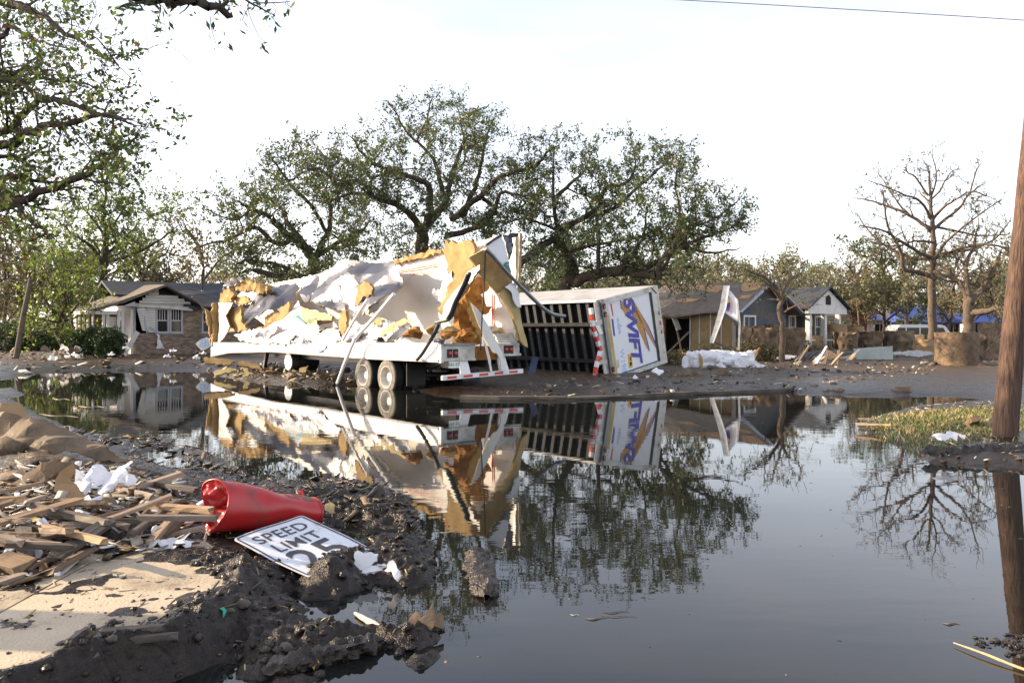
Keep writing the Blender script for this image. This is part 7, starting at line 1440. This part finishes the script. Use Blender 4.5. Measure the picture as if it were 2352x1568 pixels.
for k in range(26):
    x, y = dp.uniform(100,180), dp.uniform(800,832); w = dp.uniform(5,13); h = dp.uniform(4,10)
    stand('debris_panel', 'dirty broken panel in the heap left of the white basin', 'panel', ident, [(x-w,y),(x-w*.5,y-h*1.5),(x+w*.4,y-h),(x+w,y-h*.3),(x+w*.6,y+h*.4)], 37+dp.uniform(-1,1), dp.choice([M['kraft'],M['litterpale'],M['woodgrey'],M['siding']]), tilt=dp.uniform(30,80), yaw=dp.uniform(-40,40), amp=.06, freq=2)['group'] = 'debris heap panels'
whites = [(398,806,'white crumpled rag on the bank under the brick wall'),(385,820,'white block on the bank before the brick wall'),(255,815,'white scrap at the foot of the hedge'),(290,800,'white square box right of the hedge'),(450,822,'white rag left of the trailer nose'),(465,812,'torn white sheet below the painted foam board')]
for k, (x, y, lb) in enumerate(whites): stand('white_scrap', lb, 'scrap', ident, [(x-9,y),(x-7,y-5),(x-3,y-3),(x+1,y-8),(x+5,y-4),(x+9,y-3),(x+6,y+1)], 36, M['paper'], tilt=50, amp=.08, freq=4, ragged=.04, res=.07)
for k, (q, lb, mt) in enumerate([([(670,1440),(760,1370),(780,1350),(830,1360),(860,1340),(900,1390),(1060,1410),(1000,1440),(850,1460),(750,1450)],'white plastic sheet lying on the dirt before the overturned trailer','paper'),([(1110,1380),(1130,1400),(1190,1440),(1140,1440)],'small white shred right of the white plastic sheet','paper'),([(1710,1200),(1780,1155),(1870,1215),(1800,1245)],'white paper at the roof edge of the overturned trailer','paper'),([(1440,1300),(1500,1255),(1550,1300),(1500,1320)],'white paper under the door of the overturned trailer','paper'),([(0,1400),(60,1380),(90,1390),(40,1430)],'white scrap beneath the wreck bumper','paper')]): stand('white_paper', lb, 'paper', Z4, q, 22.5 if k == 0 else 23.5, M[mt], tilt=25, amp=.06, freq=3, ragged=.02)
stand('kraft_heap', 'brown paper heap in front of the white bale', 'paper', Q1, [(100,1370),(250,1270),(420,1220),(600,1210),(690,1230),(680,1300),(640,1360),(480,1390),(300,1400)], 24.5, M['kraftdark'], tilt=35, amp=.25, freq=1.4); stand('kraft_heap', 'curled brown paper sheet right of the brown heap', 'paper', Q1, [(660,1340),(720,1260),(840,1200),(900,1190),(1010,1320),(900,1340),(800,1330)], 25, [M['kraft'],M['kraftdark']], tilt=50, amp=.2, freq=1.3)
stand('white_paper', 'white paper sheet on the kerb side before the brown heap', 'paper', Q1, [(220,1450),(240,1410),(330,1410),(370,1460),(300,1470)], 22.5, M['paper'], tilt=25, amp=.03)
stand('kraft_heap', 'long humped brown sheet lying at the far water edge', 'paper', Q2, [(120,1170),(200,1150),(290,1100),(400,1100),(520,1115),(610,1140),(620,1165),(400,1180),(250,1185)], 20.6, M['kraft'], tilt=45, amp=.10, freq=2); stand('kraft_heap', 'brown folded sheet with a square end at the far water edge', 'paper', Q2, [(740,1170),(770,1125),(900,1130),(1000,1100),(1090,1080),(1168,1082),(1165,1165),(950,1175),(830,1180)], 20.4, M['kraft'], tilt=50, amp=.10, freq=2)
stand('plastic_bag', 'crumpled clear white bag on the spit below the pole', 'bag', Q3, [(1220,840),(1300,825),(1400,815),(1470,800),(1550,800),(1560,840),(1640,845),(1640,865),(1480,880),(1330,900),(1290,880)], 10.4, M['paper'], tilt=35, amp=.04, freq=5, res=.04, thick=.01)
stand('mud_lump', 'dark root clump at the water edge of the spit', 'clump', Q3, [(1090,1010),(1110,960),(1180,940),(1240,980),(1400,990),(1700,960),(2000,960),(2352,950),(2352,1060),(2000,1090),(1700,1080),(1300,1090),(1140,1070)], 10.2, M['mudwet'], tilt=40, amp=.08, freq=4, res=.05, ragged=.03)
# broken pieces below the wreck's front
for k, (q, lb, mt) in enumerate([([(60,95),(380,130),(500,150),(420,200),(200,190),(70,170)],'yellow foam slab on the mud under the trailer nose','foam'),([(200,300),(300,265),(500,255),(520,290),(330,320),(215,370)],'tan foam board lying at the water edge under the nose','foampale'),([(540,160),(700,170),(850,230),(850,270),(640,230),(530,210)],'tan foam strip before the fuel tank','foam'),([(1390,290),(1450,240),(1530,215),(1500,310),(1410,330)],'pale wood piece under the middle of the wreck','foampale'),([(600,230),(660,220),(700,330),(660,400),(610,380)],'crumpled foam lump left of the fuel tank','foampale')]): stand('foam_slab', lb, 'foam', zoom(600,1050,.1628), q, 27, M[mt], tilt=50, amp=.05, thick=.08)

rq = random.Random(77)
for k in range(34):                                       # broken timber thrown up against the ruined houses
    x = rq.uniform(1690,1960); y = rq.uniform(822,838); l = rq.uniform(10,34); a = rq.uniform(-1.2,1.2); z0 = rq.uniform(.25,.4); z1 = z0 + rq.uniform(.0,.7)
    p = G(x, y, z0); q = p + Vector((l*math.cos(a)*p.y/F, rq.uniform(-.4,.6), z1-z0)); xx, yy = CX + q.x/q.y*F, HY + (H-q.z)/q.y*F
    m = MB(); m.bar(p, q, rq.uniform(.06,.2), rq.uniform(.025,.05)); tag(m.build('house_board', M[rq.choice(['wood','woodgrey','siding','woodlight','ply'])]), 'broken board thrown up before the ruined houses', 'board', 'boards before the ruined houses')
